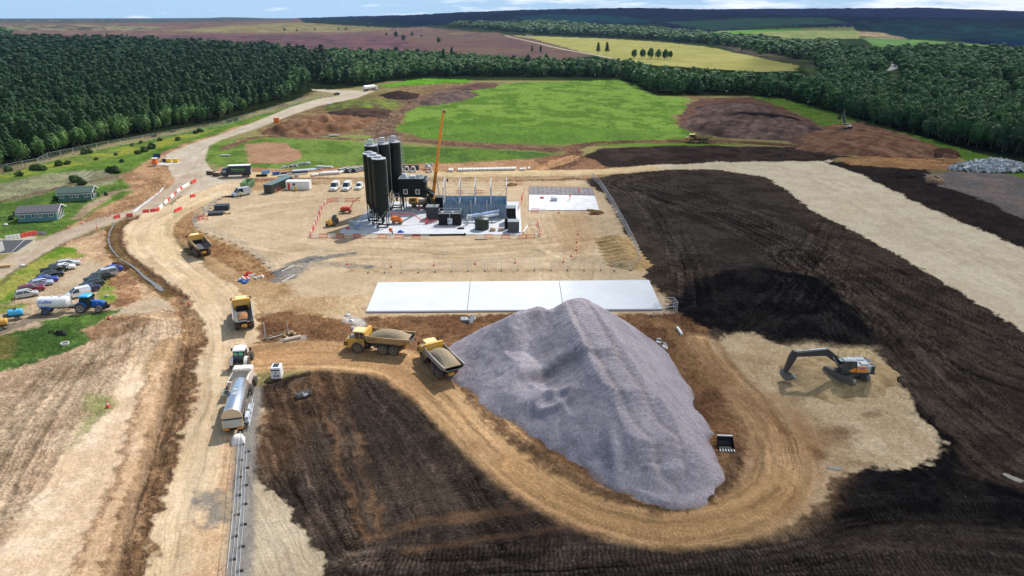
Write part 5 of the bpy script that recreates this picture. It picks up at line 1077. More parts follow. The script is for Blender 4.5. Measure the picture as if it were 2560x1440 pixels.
def gravel(x, y):
    wx = x + (fbm(x / 6, y / 6, 3, 31) - .5) * 1.7; wy = y + (fbm(x / 6, y / 6, 3, 32) - .5) * 1.7
    zA = ridge(wx, wy, RA, 2.0, 4.5, .76); zB = ridge(wx, wy, RB, .6, .6, .70); zC = ridge(wx, wy, RC, 3.0, 2.2, .70); zD = ridge(wx, wy, RD, .3, .3, .75); zE = ridge(wx, wy, RE, 1.3, 1.3, .68)
    z = np.maximum.reduce([zA, zB, zC, zD, zE])
    # dug face below the left shoulder
    c0 = G(1375, 915, 5.0); s = sstep(5.5, 2.5, np.abs(x - c0[0])) * sstep(3.2, .4, np.abs(y - c0[1] + 1.6)); z = z - s * 1.1
    c1 = G(1385, 985, 4.0); d1 = np.hypot((x - c1[0]) / 1.8, y - c1[1]); z = z + .45 * np.exp(-(d1 - 1.3) ** 2 / .25) - .3 * np.exp(-d1 ** 2)
    c2 = P3(1530, 1120, 2.6); d2 = np.hypot((x - c2[0]) / .8, (y - c2[1]) / 3.5); z = z + .7 * np.exp(-d2 ** 2)
    z = z + (fbm(x / 2.5, y / 2.5, 4, 33, .5) - .5) * .26 * sstep(0, 1.5, z) + (fbm(x / .5, y / .5, 2, 34) - .5) * .16
    q = x * .92 + y * .36   # tyre and track grooves running down the ramp
    d, ac, al = pline(x, y, [tuple(p[:2]) for p in RA]); on = sstep(4.5, 3.2, d) * sstep(-.5, .6, zA - np.maximum.reduce([zB, zC]))
    gro = np.exp(-((np.abs(ac + .2) - 1.5) / .5) ** 2) * on
    return z - .22 * gro + on * .05 * np.sin(al * 9)
def gcol(x, y, z, Cc):
    d, ac, al = pline(x, y, [tuple(p[:2]) for p in RA]); w_ = .55
    g = np.exp(-((np.abs(ac + .2) - 1.5) / w_) ** 2) * sstep(4.6, 3.4, d) * (.35 + .65 * vnoise(ac * .7, al * .25, 3))
    d2, ac2, al2 = pline(x, y, [tuple(p[:2]) for p in RC]); g2 = np.exp(-((np.abs(ac2 - .8) - 1.1) / .5) ** 2) * sstep(3, 2, d2) * .6 * (d > 5)
    g = np.maximum(g, g2)[:, None]; Cc = Cc * (1 - g * .5) + np.array(alb((186, 168, 162))) * g * .5
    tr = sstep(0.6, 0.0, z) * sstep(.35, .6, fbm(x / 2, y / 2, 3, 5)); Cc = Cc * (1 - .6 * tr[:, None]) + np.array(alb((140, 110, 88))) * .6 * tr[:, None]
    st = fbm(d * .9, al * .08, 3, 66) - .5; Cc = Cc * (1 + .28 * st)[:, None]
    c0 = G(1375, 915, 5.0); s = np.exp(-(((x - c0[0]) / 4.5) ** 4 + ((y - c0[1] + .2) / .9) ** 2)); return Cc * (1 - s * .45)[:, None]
GRM = groundmat('crushed_stone', 0.09, 5.0, 3.0)
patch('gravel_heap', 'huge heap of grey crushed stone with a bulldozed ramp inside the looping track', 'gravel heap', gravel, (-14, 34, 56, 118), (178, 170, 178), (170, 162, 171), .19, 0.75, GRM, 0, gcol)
heap('soil_heap', 'long brown soil heap beside the upper road, near the grass oval', 'soil heap', [(640, 335), (700, 316), (790, 303), (880, 300), (950, 298), (925, 318), (830, 335), (720, 342)], 8, .5, (150, 116, 90), (128, 94, 72), .6)
heap('soil_heap', 'grass-topped mound at the top of the pale road beneath the white tanker', 'soil heap', [(800, 270), (870, 258), (950, 255), (1012, 258), (990, 274), (930, 284), (830, 284)], 6, .4, (124, 140, 66), (112, 104, 74), .5, gr=.7)
heap('soil_heap', 'dark brown bank in front of the grass-topped mound', 'soil heap', [(812, 285), (860, 278), (980, 276), (975, 292), (900, 296), (830, 292)], 3.5, .5, (96, 76, 66), (74, 60, 54), .5)
heap('soil_heap', 'low dark heap just right of the white tanker', 'soil heap', [(950, 238), (1000, 234), (1050, 236), (1040, 248), (970, 250)], 4.5, .4, (74, 60, 54), (60, 50, 46), .5)
heap('soil_heap', 'lumpy grey-brown heap between the dirt track and the far field', 'soil heap', [(1045, 262), (1080, 240), (1180, 232), (1200, 238), (1150, 254), (1080, 266)], 4, .45, (98, 84, 82), (124, 104, 94), .8)
heap('soil_heap', 'low red-brown heap at the back corner of the green field', 'soil heap', [(1130, 222), (1180, 212), (1250, 211), (1240, 219), (1180, 226)], 2.5, .3, (116, 90, 80), (98, 78, 72), .7)
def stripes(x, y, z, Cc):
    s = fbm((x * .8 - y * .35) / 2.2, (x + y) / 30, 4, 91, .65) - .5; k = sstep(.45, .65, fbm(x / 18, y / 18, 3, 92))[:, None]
    Cc = Cc * (1 + 1.3 * s)[:, None]; Cc = Cc * (1 - .5 * k) + np.array(alb((56, 47, 44))) * .5 * k; e = G(1935, 300); k2 = sstep(1.1, .7, np.hypot((x - e[0]) / 26, (y - e[1]) / 9) + .4 * (fbm(x / 5, y / 5, 3, 4) - .5))[:, None] * .9; return Cc * (1 - k2) + np.array(alb((34, 30, 30))) * k2  # last, a dark oval paints the shadow band on the front slope
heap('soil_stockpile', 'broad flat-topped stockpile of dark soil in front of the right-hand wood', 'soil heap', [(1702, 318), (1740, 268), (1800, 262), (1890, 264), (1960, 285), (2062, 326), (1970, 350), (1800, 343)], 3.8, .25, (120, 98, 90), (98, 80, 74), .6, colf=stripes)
heap('soil_heap', 'red-brown spoil heap the distant excavator works on', 'soil heap', [(1990, 372), (2050, 335), (2120, 326), (2220, 335), (2330, 362), (2395, 396), (2250, 394), (2100, 390)], 3.6, .28, (142, 106, 84), (116, 86, 70), .6, colf=lambda x, y, z, Cc: Cc * (1 + 1.1 * (fbm((x + y * .5) / 2, (x - y) / 30, 4, 94, .65) - .5))[:, None])
heap('soil_heap', 'dark bushy-edged heap behind the pile of broken concrete', 'soil heap', [(2300, 385), (2340, 372), (2390, 378), (2400, 392), (2340, 396)], 3, .5, (92, 66, 54), (70, 52, 44), .6)
heap('soil_heap', 'small black topsoil heap at the corner of the pale stone strip', 'soil heap', [(2222, 440), (2262, 430), (2310, 436), (2300, 447), (2240, 447)], 2, .5, (50, 42, 40), (40, 35, 34), .8)
heap('soil_heap', 'dark turfy heap at the far end of the car park', 'soil heap', [(266, 668), (280, 655), (305, 658), (318, 668), (300, 676), (272, 677)], 1.8, .8, (70, 56, 44), (92, 72, 54), .9, res=.3)
heap('gravel_heap', 'little grey stone pile next to the long red barrier', 'gravel heap', [(90, 585), (100, 578), (118, 582), (114, 590), (96, 592)], 1.0, .6, (120, 112, 112), (104, 98, 98), .4, res=.3)
heap('soil_heap', 'small brown heap at the corner of the reinforced slab', 'soil heap', [(1462, 533), (1478, 523), (1500, 530), (1496, 538), (1470, 538)], 1.1, .7, (140, 108, 76), (124, 92, 64), .5, res=.3)
heap('soil_heap', 'small brown heap behind the steel portal frame', 'soil heap', [(1266, 464), (1284, 457), (1300, 462), (1290, 467), (1270, 468)], 1.2, .6, (138, 106, 78), (118, 88, 64), .5, res=.35)
heap('gravel_heap', 'spread tan stone heap the near excavator is sitting on', 'gravel heap', [(1945, 925), (1990, 895), (2060, 892), (2200, 890), (2235, 935), (2200, 985), (2090, 1005), (1990, 975)], 2.9, .6, (202, 174, 132), (184, 156, 116), .5, res=.22)
for i in range(9):
    u, v = 1533 + 5.2 * i, 600 + 8.2 * i; cx_, cy_, _ = G(u, v)
    def hf(x, y, a=cx_, b=cy_, i=i):
        dx = (x - a) + (fbm(x, y, 2, i) - .5) * .9; dy = (y - b) - .05 * dx ** 2 + (fbm(x, y, 2, i + 9) - .5) * .5
        return 1.7 - np.sqrt((dx * .34) ** 2 + (dy * .8) ** 2 + .1) + (fbm(x / .6, y / .6, 2, 6) - .5) * .12
    patch('tipped_gravel_heap', 'crescent of tan stone in the row tipped inside the mesh fence corner', 'gravel heap', hf, (cx_ - 6, cx_ + 6, cy_ - 2.6, cy_ + 3.4), (198, 168, 122), (184, 152, 108), .25, .5, group='row of tipped tan stone heaps')
# broken concrete
def block(k, c, s, r):
    a = Matrix.Rotation(r.random() * 6, 3, Vector((r.random() - .5, r.random() - .5, r.random() - .5)).normalized()); q = M().box(-s, s, -s * .6, s * .6, -s * .22, s * .22, tx=s * .25 * r.random(), ty=s * .2 * r.random())
    k.add([tuple(a @ Vector(p) + Vector(c)) for p in q.v], q.f)
rc_ = random.Random(4); k = M(); cc = G(2480, 424)
for i in range(420):
    a = rc_.random() * 6.28; rad = rc_.random() ** .6; x, y = math.cos(a) * rad * 14.5, math.sin(a) * rad * 6.5; z = 3.4 * (1 - rad) ** .75
    block(k, (cc[0] + x, cc[1] + y, z + .1), .5 + .8 * rc_.random(), rc_)
RUB = mat('broken_concrete', (0.40, 0.41, 0.42), 0.9, var=0.45, scale=.5, bump=.03)
tag(k.obj('rubble_heap', RUB), 'pile of broken pale concrete slabs at the right edge by the wood', 'rubble heap')
k = M(); c_ = G(2335, 458); k.ell((c_[0], c_[1], .7), (3.2, 1.6, 1.5), 9, 6); k.v = [tuple(p[j] + (rc_.random() - .5) * .8 for j in range(3)) for p in k.v]
tag(k.obj('boulder', mat('ochre_rock', (.26, .16, .09), .95, var=.4, bump=.05)), 'big ochre boulder on the black soil beside the grey bank', 'boulder')
# excavators stand on their heaps
for o in list(COL.objects):
    if o.name.startswith('excavator'): o.location.z = max(0.05, hz(o.location.x, o.location.y) + .05)

# ------------------------------------------------------------------ slabs
def prismpoly(name, pts, z0, z1, m, par=None):
    k = M(); n = len(pts); k.add([(x, y, z0) for x, y in pts] + [(x, y, z1) for x, y in pts], [tuple(range(n - 1, -1, -1)), tuple(range(n, 2 * n))] + [(i, (i + 1) % n, n + (i + 1) % n, n + i) for i in range(n)])
    return k.obj(name, m, par)
SLAB = mat('pale_concrete_slab', (0.52, 0.54, 0.57), 0.8, var=0.10, scale=.12, dirt=.12, dirtcol=(.40, .41, .43), coords='Object')
t = thing('concrete_slab', 'long new white concrete slab in three bays behind the stone heap', 'concrete slab')
A_, B_, C_, D_ = [np.array(G(*p)[:2]) for p in ((916, 781), (945, 709), (1622, 703), (1655, 775))]
for f0, f1 in ((0, .338), (.340, .665), (.667, 1)):
    prismpoly('slab_bay', [tuple(A_ + (D_ - A_) * f0), tuple(A_ + (D_ - A_) * f1), tuple(B_ + (C_ - B_) * f1), tuple(B_ + (C_ - B_) * f0)], -.3, .28, SLAB, t)
prismpoly('kerb', [tuple(A_ + (0, -.35)), tuple(D_ + (0, -.35)), tuple(D_ + (0, -.004)), tuple(A_ + (0, -.004))], -.3, .20, mat('slab_edge', (.22, .21, .25), .8), t)
SLB2 = mat('patchy_wet_concrete', (0.56, 0.55, 0.56), 0.7, var=.18, scale=.35, dirt=.35, dirtcol=(.40, .36, .36))
t = thing('reinforced_slab', 'half-poured concrete slab with its back bays still bare steel mesh', 'concrete slab')
E0, E1, E2, E3 = [np.array(G(*p)[:2]) for p in ((1322, 527), (1323, 467), (1480, 470), (1498, 526))]
def q4(a, b, c, d): return [tuple(a), tuple(b), tuple(c), tuple(d)]
f = .62
prismpoly('poured_concrete', q4(E0, E3, E3 + (E2 - E3) * f, E0 + (E1 - E0) * f), -.2, .18, SLB2, t)
prismpoly('blinding', q4(E0 + (E1 - E0) * f, E3 + (E2 - E3) * f, E2, E1), -.2, .04, mat('blinding_concrete', (.24, .22, .23), .9, var=.3, scale=.4), t)
k = M()
for i in range(15):
    a = E0 + (E1 - E0) * f + (E3 + (E2 - E3) * f - E0 - (E1 - E0) * f) * i / 14; b = E1 + (E2 - E1) * i / 14; k.cyl((*a, .22), (*b, .22), .035, n=4)
for i in range(9):
    a = E0 + (E1 - E0) * (f + (1 - f) * i / 8); b = E3 + (E2 - E3) * (f + (1 - f) * i / 8); k.cyl((*a, .25), (*b, .25), .035, n=4)
k.obj('steel_mesh', mat('rusty_rebar', (.10, .06, .05), .8), t)
k = M(); a, b = E0 + (E1 - E0) * f, E3 + (E2 - E3) * f; k.tube([(*(a * .35 + b * .65), .24), (*b, .24)], .12, 4); k.obj('shutter_board', BLK, t)
PLSL = mat('plant_concrete', (0.46, 0.47, 0.50), 0.75, var=0.12, scale=.3, dirt=.25, dirtcol=(.32, .31, .31))
tag(prismpoly('plant_slab', [G(*p)[:2] for p in [(848, 580), (905, 540), (945, 505), (1300, 505), (1304, 588), (852, 584)]], -.2, .12, PLSL), 'grey concrete base the silos and batching plant stand on', 'concrete slab')
tag(prismpoly('gatehouse_slab', [G(*p)[:2] for p in [(390, 412), (392, 408), (450, 405), (452, 409), (416, 414)]], -.2, .15, CONC), 'thin pale concrete strip under the site entrance kit', 'concrete slab')
# water
WAT = mat('ditch_water', (0.17, 0.15, 0.13), 0.22, var=0.3, spec=.6)
def ribbon(name, pts, w, z, m, kind='structure', label=None, cat=None):
    W = smoothline([G(u, v)[:2] for u, v in pts], 2); k = M(); n = len(W)
    for i, p in enumerate(W):
        a, b = W[max(0, i - 1)], W[min(n - 1, i + 1)]; d = Vector((b[0] - a[0], b[1] - a[1], 0)).normalized(); nx, ny = -d.y, d.x
        ww = (w if isinstance(w, float) else np.interp(i / n, np.linspace(0, 1, len(w)), w)) * (.8 + .4 * float(fbm(np.array([i * .7]), np.array([0.]), 2, 3)[0])) / 2
        k.v += [(p[0] + nx * ww, p[1] + ny * ww, z), (p[0] - nx * ww, p[1] - ny * ww, z)]
    k.f = [(2 * i, 2 * i + 1, 2 * i + 3, 2 * i + 2) for i in range(n - 1)]
    return tag(k.obj(name, m), label, cat, kind=kind)
ribbon('water', [(286, 555), (268, 590), (276, 620), (300, 645), (335, 665), (360, 690), (390, 710), (405, 725)], [.25, .4, .35, .3, .5, .7, 1.1, .5], -.2, WAT)
LIN = mat('pale_ditch_lining', (.52, .53, .56), .55, var=.15)
ribbon('drainage_channel', [(335, 530), (352, 515), (380, 495), (405, 475), (412, 462)], [1.0, .8, .6, .3], .02, LIN, None, 'pale lined drainage channel running beside the upper road', 'drain')
ribbon('puddle', [(2068, 1168), (2090, 1172), (2105, 1170)], [.3, .8, .3], .05, WAT)
ribbon('puddle', [(2508, 1184), (2530, 1196), (2560, 1206)], [.4, 1.0, .6], .05, WAT)

# ------------------------------------------------------------------ mesh fences, barriers, cones
FG = mat('galvanised_fence_tube', (.55, .58, .62), .45, .3, var=.08); FB = mat('rubber_fence_block', (.02, .02, .022), .8)
k = M()
for x in (0.02, 3.46): k.cyl((x, 0, .12), (x, 0, 2.02), .022, n=5)
for z in (.14, 2.0): k.cyl((0, 0, z), (3.48, 0, z), .022, n=5)
for i in range(1, 24): k.cyl((i * .145, 0, .14), (i * .145, 0, 2.0), .005, n=3, cap=False)
for z in (.7, 1.35): k.cyl((0, 0, z), (3.48, 0, z), .006, n=3, cap=False)
fpo = k.obj('fence_panel', FG); PANEL = fpo.data; bpy.data.objects.remove(fpo)
k = M().box(-.12, .12, -.36, .36, 0, .15, tx=.02, ty=.03); bo = k.obj('b', FB); BLOCK = bo.data; BLOCK.name = 'fence_block'; bpy.data.objects.remove(bo)
def meshfence(label, pts, step=3.5, zs=1.0, sm=0, name='mesh_fence'):
    W = [G(u, v)[:2] for u, v in pts]; 
    if sm: W = smoothline(W, sm)
    t = thing(name, label, 'fence', (W[0][0], W[0][1], 0)); o0 = Vector((W[0][0], W[0][1]))
    seg = []; carry = 0; cur = Vector(W[0]); i = 1; n = 0
    while i < len(W) and n < 100:
        tgt = Vector(W[i]); d = (tgt - cur).length
        if d < step * .6 : i += 1; continue
        nx = cur + (tgt - cur).normalized() * step; a = math.atan2((tgt - cur).y, (tgt - cur).x)
        p = bpy.data.objects.new('fence_panel', PANEL); COL.objects.link(p); p.parent = t; p.location = (cur.x - o0.x, cur.y - o0.y, 0); p.rotation_euler = (0, 0, a); p.scale = (step / 3.5, 1, zs)
        b = bpy.data.objects.new('fence_block', BLOCK); COL.objects.link(b); b.parent = p; cur = nx; n += 1
    return t
meshfence('tall galvanised mesh fence along the dark soil on the right of the compound', [(1480, 446), (1497, 462), (1530, 512), (1562, 570), (1592, 630), (1601, 664)])
meshfence('galvanised mesh fence along the front of the compound', [(920, 682), (1000, 682), (1200, 678), (1400, 676), (1540, 676)])
meshfence('short mesh fence closing the right corner of the compound', [(1536, 678), (1582, 676), (1602, 662)])
meshfence('curving mesh fence above the brown bank left of the compound', [(522, 528), (497, 545), (480, 566), (500, 579), (540, 592), (575, 605), (605, 620), (630, 637), (650, 652), (690, 682)])
meshfence('mesh fence running behind the black crates at the compound corner', [(520, 530), (540, 505), (556, 492), (600, 486)])
meshfence('faint mesh fence along the back of the compound', [(700, 460), (900, 457), (1100, 455), (1300, 452), (1478, 449)])
meshfence('near run of mesh fence leading to the bottom edge beside the grey strip', [(606, 1112), (598, 1200), (592, 1300), (582, 1400), (572, 1500)])
meshfence('second run of mesh fence behind the near one at the bottom edge', [(618, 1130), (613, 1200), (609, 1300), (600, 1400), (594, 1500)])
meshfence('long dark mesh fence along the foot of the left wood', [(-200, 470), (0, 432), (108, 411), (120, 400), (240, 375), (420, 342), (560, 316), (660, 285), (720, 268), (760, 252), (830, 240)], step=5.6, zs=1.25)
meshfence('small square of mesh panels at the corner of the white slab', [(1628, 790), (1640, 792), (1684, 783), (1684, 770), (1632, 772), (1628, 788)], step=2.6)
# plastic pedestrian barriers
def barrier_mesh():
    k = M(); k.tube([(0, 0, .12), (0, 0, 1.0), (2.0, 0, 1.0), (2.0, 0, .12), (0, 0, .12)], .035, 5); k.box(.05, 1.95, -.012, .012, .80, .90); k.box(.05, 1.95, -.012, .012, .2, .26)
    for i in range(1, 14): k.box(i * .143 - .009, i * .143 + .009, -.006, .006, .26, .80)
    return k
BAR = {}
for nm, mm in (('r', REDPL), ('w', WHPL)):
    o = barrier_mesh().obj('barrier_frame', mm); BAR[nm] = o.data; bpy.data.objects.remove(o)
kf = M(); [kf.box(x - .03, x + .03, -.28, .28, 0, .10) for x in (.15, 1.85)]; fo = kf.obj('foot', REDPL); FEET = fo.data; FEET.name = 'barrier_feet'; bpy.data.objects.remove(fo)
def barrier(x, y, rz, c, label, group):
    t = thing('plastic_barrier', label, 'barrier', (x, y, 0), rz, group)
    for n_, me in (('barrier_frame', BAR[c]), ('foot', FEET)):
        o = bpy.data.objects.new(n_, me); COL.objects.link(o); o.parent = t
def barriers(pts, seq, where, group):
    W = [Vector(G(u, v)[:2]) for u, v in pts]; i = 1; cur = W[0]; n = 0
    while i < len(W):
        d = (W[i] - cur).length
        if d < 1.2: i += 1; continue
        dr = (W[i] - cur).normalized(); c = seq[n % len(seq)]; n += 1
        if c != '.': barrier(cur.x, cur.y, math.atan2(dr.y, dr.x), c, ('red' if c == 'r' else 'white') + ' plastic pedestrian barrier ' + where, ('red' if c == 'r' else 'white') + ' barriers ' + group)
        cur = cur + dr * 2.06
barriers([(776, 594), (786, 570), (797, 545), (805, 520), (814, 508)], 'rwrrwrwrwr', 'in the line left of the telehandler', 'left of the telehandler')
barriers([(818, 508), (826, 505), (900, 503)], 'rrwr', 'behind the telehandler and red boom lift', 'behind the telehandler')
barriers([(778, 594), (1075, 597)], 'wrwrwrwwr', 'along the front edge of the plant slab', 'along the front of the plant slab')
barriers([(1190, 596), (1320, 596)], 'wrwrwr', 'in front of the green tank and grey cabin', 'in front of the green tank')
barriers([(1316, 596), (1338, 596), (1346, 592), (1352, 575), (1342, 562), (1316, 562)], 'rwrwrw', 'in the loop right of the grey cabin', 'right of the grey cabin')
barriers([(1296, 530), (1300, 512), (1306, 495), (1310, 480)], 'rrwrwr', 'between the plant and the reinforced slab', 'beside the reinforced slab')
barriers([(1140, 484), (1210, 483)], 'rww', 'seen through the steel portal frame', 'behind the portal frame')
barriers([(1290, 461), (1314, 461)], 'r', 'standing alone behind the portal frame', 'alone behind the frame')
barriers([(1328, 530), (1362, 531)], 'rw', 'at the near edge of the reinforced slab', 'at the slab edge')
barriers([(1066, 556), (1078, 560), (1092, 556)], 'rr', 'beside the black tank by the orange lift', 'beside the black tank')
barriers([(497, 552), (505, 548), (520, 549)], 'rr', 'at the compound gate by the black crates', 'at the compound gate')
barriers([(690, 480), (698, 478)], 'r', 'in front of the dark green container', 'by the dark green container')
# water filled blocks
def waterblock(x, y, rz, c, label, group, L_=1.6):
    k = M(); k.loft([[(0, -.28, 0), (0, .28, 0), (0, .1, .85), (0, -.1, .85)], [(L_, -.28, 0), (L_, .28, 0), (L_, .1, .85), (L_, -.1, .85)]]); k.box(.15, L_ - .15, -.29, .29, .0, .16)
    o = k.obj('water_barrier', REDPL if c == 'r' else WHPL, None, bevel=.04); o.location = (x, y, 0); o.rotation_euler = (0, 0, rz); tag(o, label, 'barrier', group)
def blocks(pts, seq, where, group, L_=1.6, gap=.25):
    W = [Vector(G(u, v)[:2]) for u, v in pts]; i = 1; cur = W[0]; n = 0
    while i < len(W) and n < len(seq):
        if (W[i] - cur).length < L_ * .6: i += 1; continue
        dr = (W[i] - cur).normalized(); c = seq[n]; n += 1
        if c != '.': waterblock(cur.x, cur.y, math.atan2(dr.y, dr.x), c, ('red' if c == 'r' else 'white') + ' water-filled road barrier ' + where, ('red' if c == 'r' else 'white') + ' road barriers ' + group, L_)
        cur = cur + dr * (L_ + gap)
blocks([(357, 532), (394, 528), (402, 520), (418, 505), (440, 484), (455, 472), (492, 452)], 'rrrww.wwr.wwr.wwrwww.rr.wrww', 'in the line dividing lane and haul road', 'between lane and haul road')
blocks([(316, 542), (342, 539)], 'rrr', 'at the lane crossing by the ditch', 'at the lane crossing')
blocks([(285, 547), (300, 544)], 'r', 'leaning at the near side of the ditch', 'by the ditch')
blocks([(437, 531), (452, 524)], 'rrr', 'on the haul road above the brown bank', 'above the brown bank')
blocks([(476, 494), (484, 492)], 'r', 'alone on the sand left of the silver van', 'alone on the sand')
for (a, b, c) in (((14, 600), (52, 594), 'w'), ((53, 594), (92, 586), 'r')):
    p, q = Vector(G(*a)), Vector(G(*b)); k = M(); l = (q - p).length
    for i in range(4): k.loft([[(x, -.35, 0), (x, .35, 0), (x, .12, 1.0), (x, -.12, 1.0)] for x in (l * i / 4 + .04, l * (i + 1) / 4 - .04)])
    o = k.obj('road_barrier', REDPL if c == 'r' else WHPL, bevel=.03); o.location = p; o.rotation_euler = (0, 0, head(a, b)); tag(o, ('long red' if c == 'r' else 'long off-white') + ' road barrier below the nearer green chalet', 'barrier')
# cones
k = M(); k.box(-.2, .2, -.2, .2, 0, .05); k.lathe([(.15, .05), (.105, .28)], n=10); k.lathe([(.07, .5), (.03, .75)], n=10); o = k.obj('cone', ORANGE); CON = o.data; bpy.data.objects.remove(o); CON.materials[0] = REDPL
k = M(); k.lathe([(.106, .28), (.071, .5)], n=10); o = k.obj('reflective_sleeve', WHPL); SLV = o.data; bpy.data.objects.remove(o)
def cone(u, v, label, group, s=1.3, fall=False):
    t = thing('traffic_cone', label, 'traffic cone', G(u, v), 0, group); t.scale = (s, s, s)
    if fall: t.rotation_euler = (R(80), 0, R(60)); t.location.z = .2
    for n_, me in (('cone_body', CON), ('reflective_sleeve', SLV)):
        o = bpy.data.objects.new(n_, me); COL.objects.link(o); o.parent = t
for u, v in [(1445, 586), (1442, 607), (1441, 626), (1428, 641), (1409, 655), (1288, 658), (1188, 661), (1085, 664), (978, 668), (868, 662)]:
    cone(u, v, 'red and white traffic cone inside the front fence of the compound', 'cones inside the front compound fence')
for u, v in [(171, 570), (205, 560), (270, 541), (298, 536)]: cone(u, v, 'red and white traffic cone along the lane by the chalets', 'cones along the lane')
cone(243, 570, 'red cone standing by the lane close to the nearer chalet', None); cone(201, 653, 'traffic cone at the far end of the car park', None)
cone(270, 1017, 'lone traffic cone on the pink sand at lower left', None); cone(272, 797, 'fallen pale cone on the grass edge below the blue tractor', None, fall=True)
cone(1397, 532, 'lone cone in front of the reinforced slab', None); cone(473, 762, 'cone lying by the turning onto the haul road', None, fall=True)
for u, v in [(480, 522), (460, 545), (505, 520)]: cone(u, v, 'small cone scattered on the sand by the compound gate', 'cones by the compound gate', 1.0)
#PART6
# ------------------------------------------------------------------ silos
SILO = mat('dark_green_silo_steel', (0.006, 0.011, 0.008), 0.42, 0.0, var=0.12, scale=.5, spec=0.22)
PAD = .12
def silo(x, y, r, z0, z1, legh, label, group, rails, ladder=False):
    t = thing('silo', label, 'silo', (x, y, PAD), 0, group)
    k = M(); prof = [(r, z0)]; z = z0
    while z < z1 - .1: z = min(z1, z + 2.0); prof += [(r, z - .06), (r + .03, z - .04), (r + .03, z), (r, z + .02)] if z < z1 - .1 else [(r, z1)]
    k.lathe(prof + [(r * .98, z1 + .06), (r * .3, z1 + .16), (.02, z1 + .17)], n=36); k.obj('tank', SILO, t, smooth=True)
    k = M(); k.lathe([(r * .9, z1 + .02), (r * 1.03, z1 + .03), (r * 1.03, z1 + .16), (r * .5, z1 + .24), (.03, z1 + .26)], n=28); k.obj('roof', STEEL, t)
    k = M(); k.lathe([(.22, z0 - 3.4), (.3, z0 - 3.2), (r * .98, z0)], n=28); k.cyl((0, 0, z0 - 4.0), (0, 0, z0 - 3.3), .25); k.obj('hopper', SILO, t, smooth=True)
    q = r * .74
    for sx in (-1, 1):
        for sy in (-1, 1):
            k = M(); k.box(sx * q - .1, sx * q + .1, sy * q - .1, sy * q + .1, 0, z0 + .6); k.obj('leg', BLK, t)
    k = M()
    for s in (-1, 1):
        k.tube([(-q, s * q, .7), (q, s * q, z0 - .4)], .05); k.tube([(s * q, q, .7), (s * q, -q, z0 - .4)], .05)
    k.obj('brace', GALV, t)
    k = M()
    for s in (-1, 1): k.box(-q - .15, q + .15, s * q - .13, s * q + .13, 0.0, .24); k.box(s * q - .14, s * q + .14, -q, q, 0.0, .22)
    k.obj('base_frame', BLK, t)
    k = M(); k.box(-.65, .65, -.5, .5, z1 + .2, z1 + .7); k.obj('filter_housing', GALV, t)
    k = M(); k.cyl((-r * .6, .3, z1 + .1), (-r * .6, .3, z1 + .55), .28); k.obj('roof_hatch', GALV, t)
    k = M(); k.tube([(r * .6, -q, .8), (r * .6, -q, 2.5), (r + .1, -q * .4, 4), (r + .12, 0, 6), (r + .12, 0, z1 - .3), (r * .5, 0, z1 + .6)], .06); k.obj('fill_pipe', GALV, t)
    if rails:
        k = M(); n = 14; ring = lambda zz: [(r * .96 * math.cos(2 * math.pi * i / n), r * .96 * math.sin(2 * math.pi * i / n), zz) for i in range(n + 1)]
        k.tube(ring(z1 + 1.3), .03); k.tube(ring(z1 + .8), .025)
        for p in ring(z1 + .2)[:-1]: k.tube([p, (p[0], p[1], z1 + 1.3)], .025)
        k.box(-.6, .6, -.6, .6, z1 + 1.2, z1 + 1.7); k.tube([(-.5, -.5, z1 + .7), (-.5, -.5, z1 + 1.3)], .05); k.tube([(.5, -.5, z1 + .7), (.5, -.5, z1 + 1.3)], .05)
        k.obj('guard_rail', GALV, t)
    if ladder:
        k = M(); x_ = r + .25
        for s in (-.22, .22): k.tube([(x_, s, 5), (x_, s, z1 + 1.3)], .03)
        for i in range(44): k.tube([(x_, -.22, 5 + i * .3), (x_, .22, 5 + i * .3)], .018, 3)
        for i in range(14): zz = 6 + i * .9; k.tube([(x_, -.3, zz), (x_ + .35, -.38, zz), (x_ + .7, 0, zz), (x_ + .35, .38, zz), (x_, .3, zz)], .02, 3)
        for s in (-.38, 0, .38): k.tube([(x_ + (.35 if s else .7), s, 6), (x_ + (.35 if s else .7), s, z1)], .018, 3)
        k.obj('caged_ladder', GALV, t)
    return t
b0 = G(958, 567)
for i, nm in enumerate(('nearest of the three lower silos in front, its cone fully seen', 'middle one of the three lower dark silos in front', 'furthest left of the three lower dark silos in front')):
    silo(b0[0] - 1.75 * i, b0[1] + 3.35 * i, 1.75, 4.9, 17.3, 4, nm, 'dark silos of the batching plant', False)
b1 = G(939, 531)
for i, nm in enumerate(('left one of the three taller silos with roof rails', 'middle one of the three taller silos with roof rails', 'right-hand taller silo carrying a caged ladder')):
    silo(b1[0] + 2.55 * i, b1[1] + 2.9 * i, 1.75, 5.6, 18.1, 4, nm, 'dark silos of the batching plant', True, i == 2)
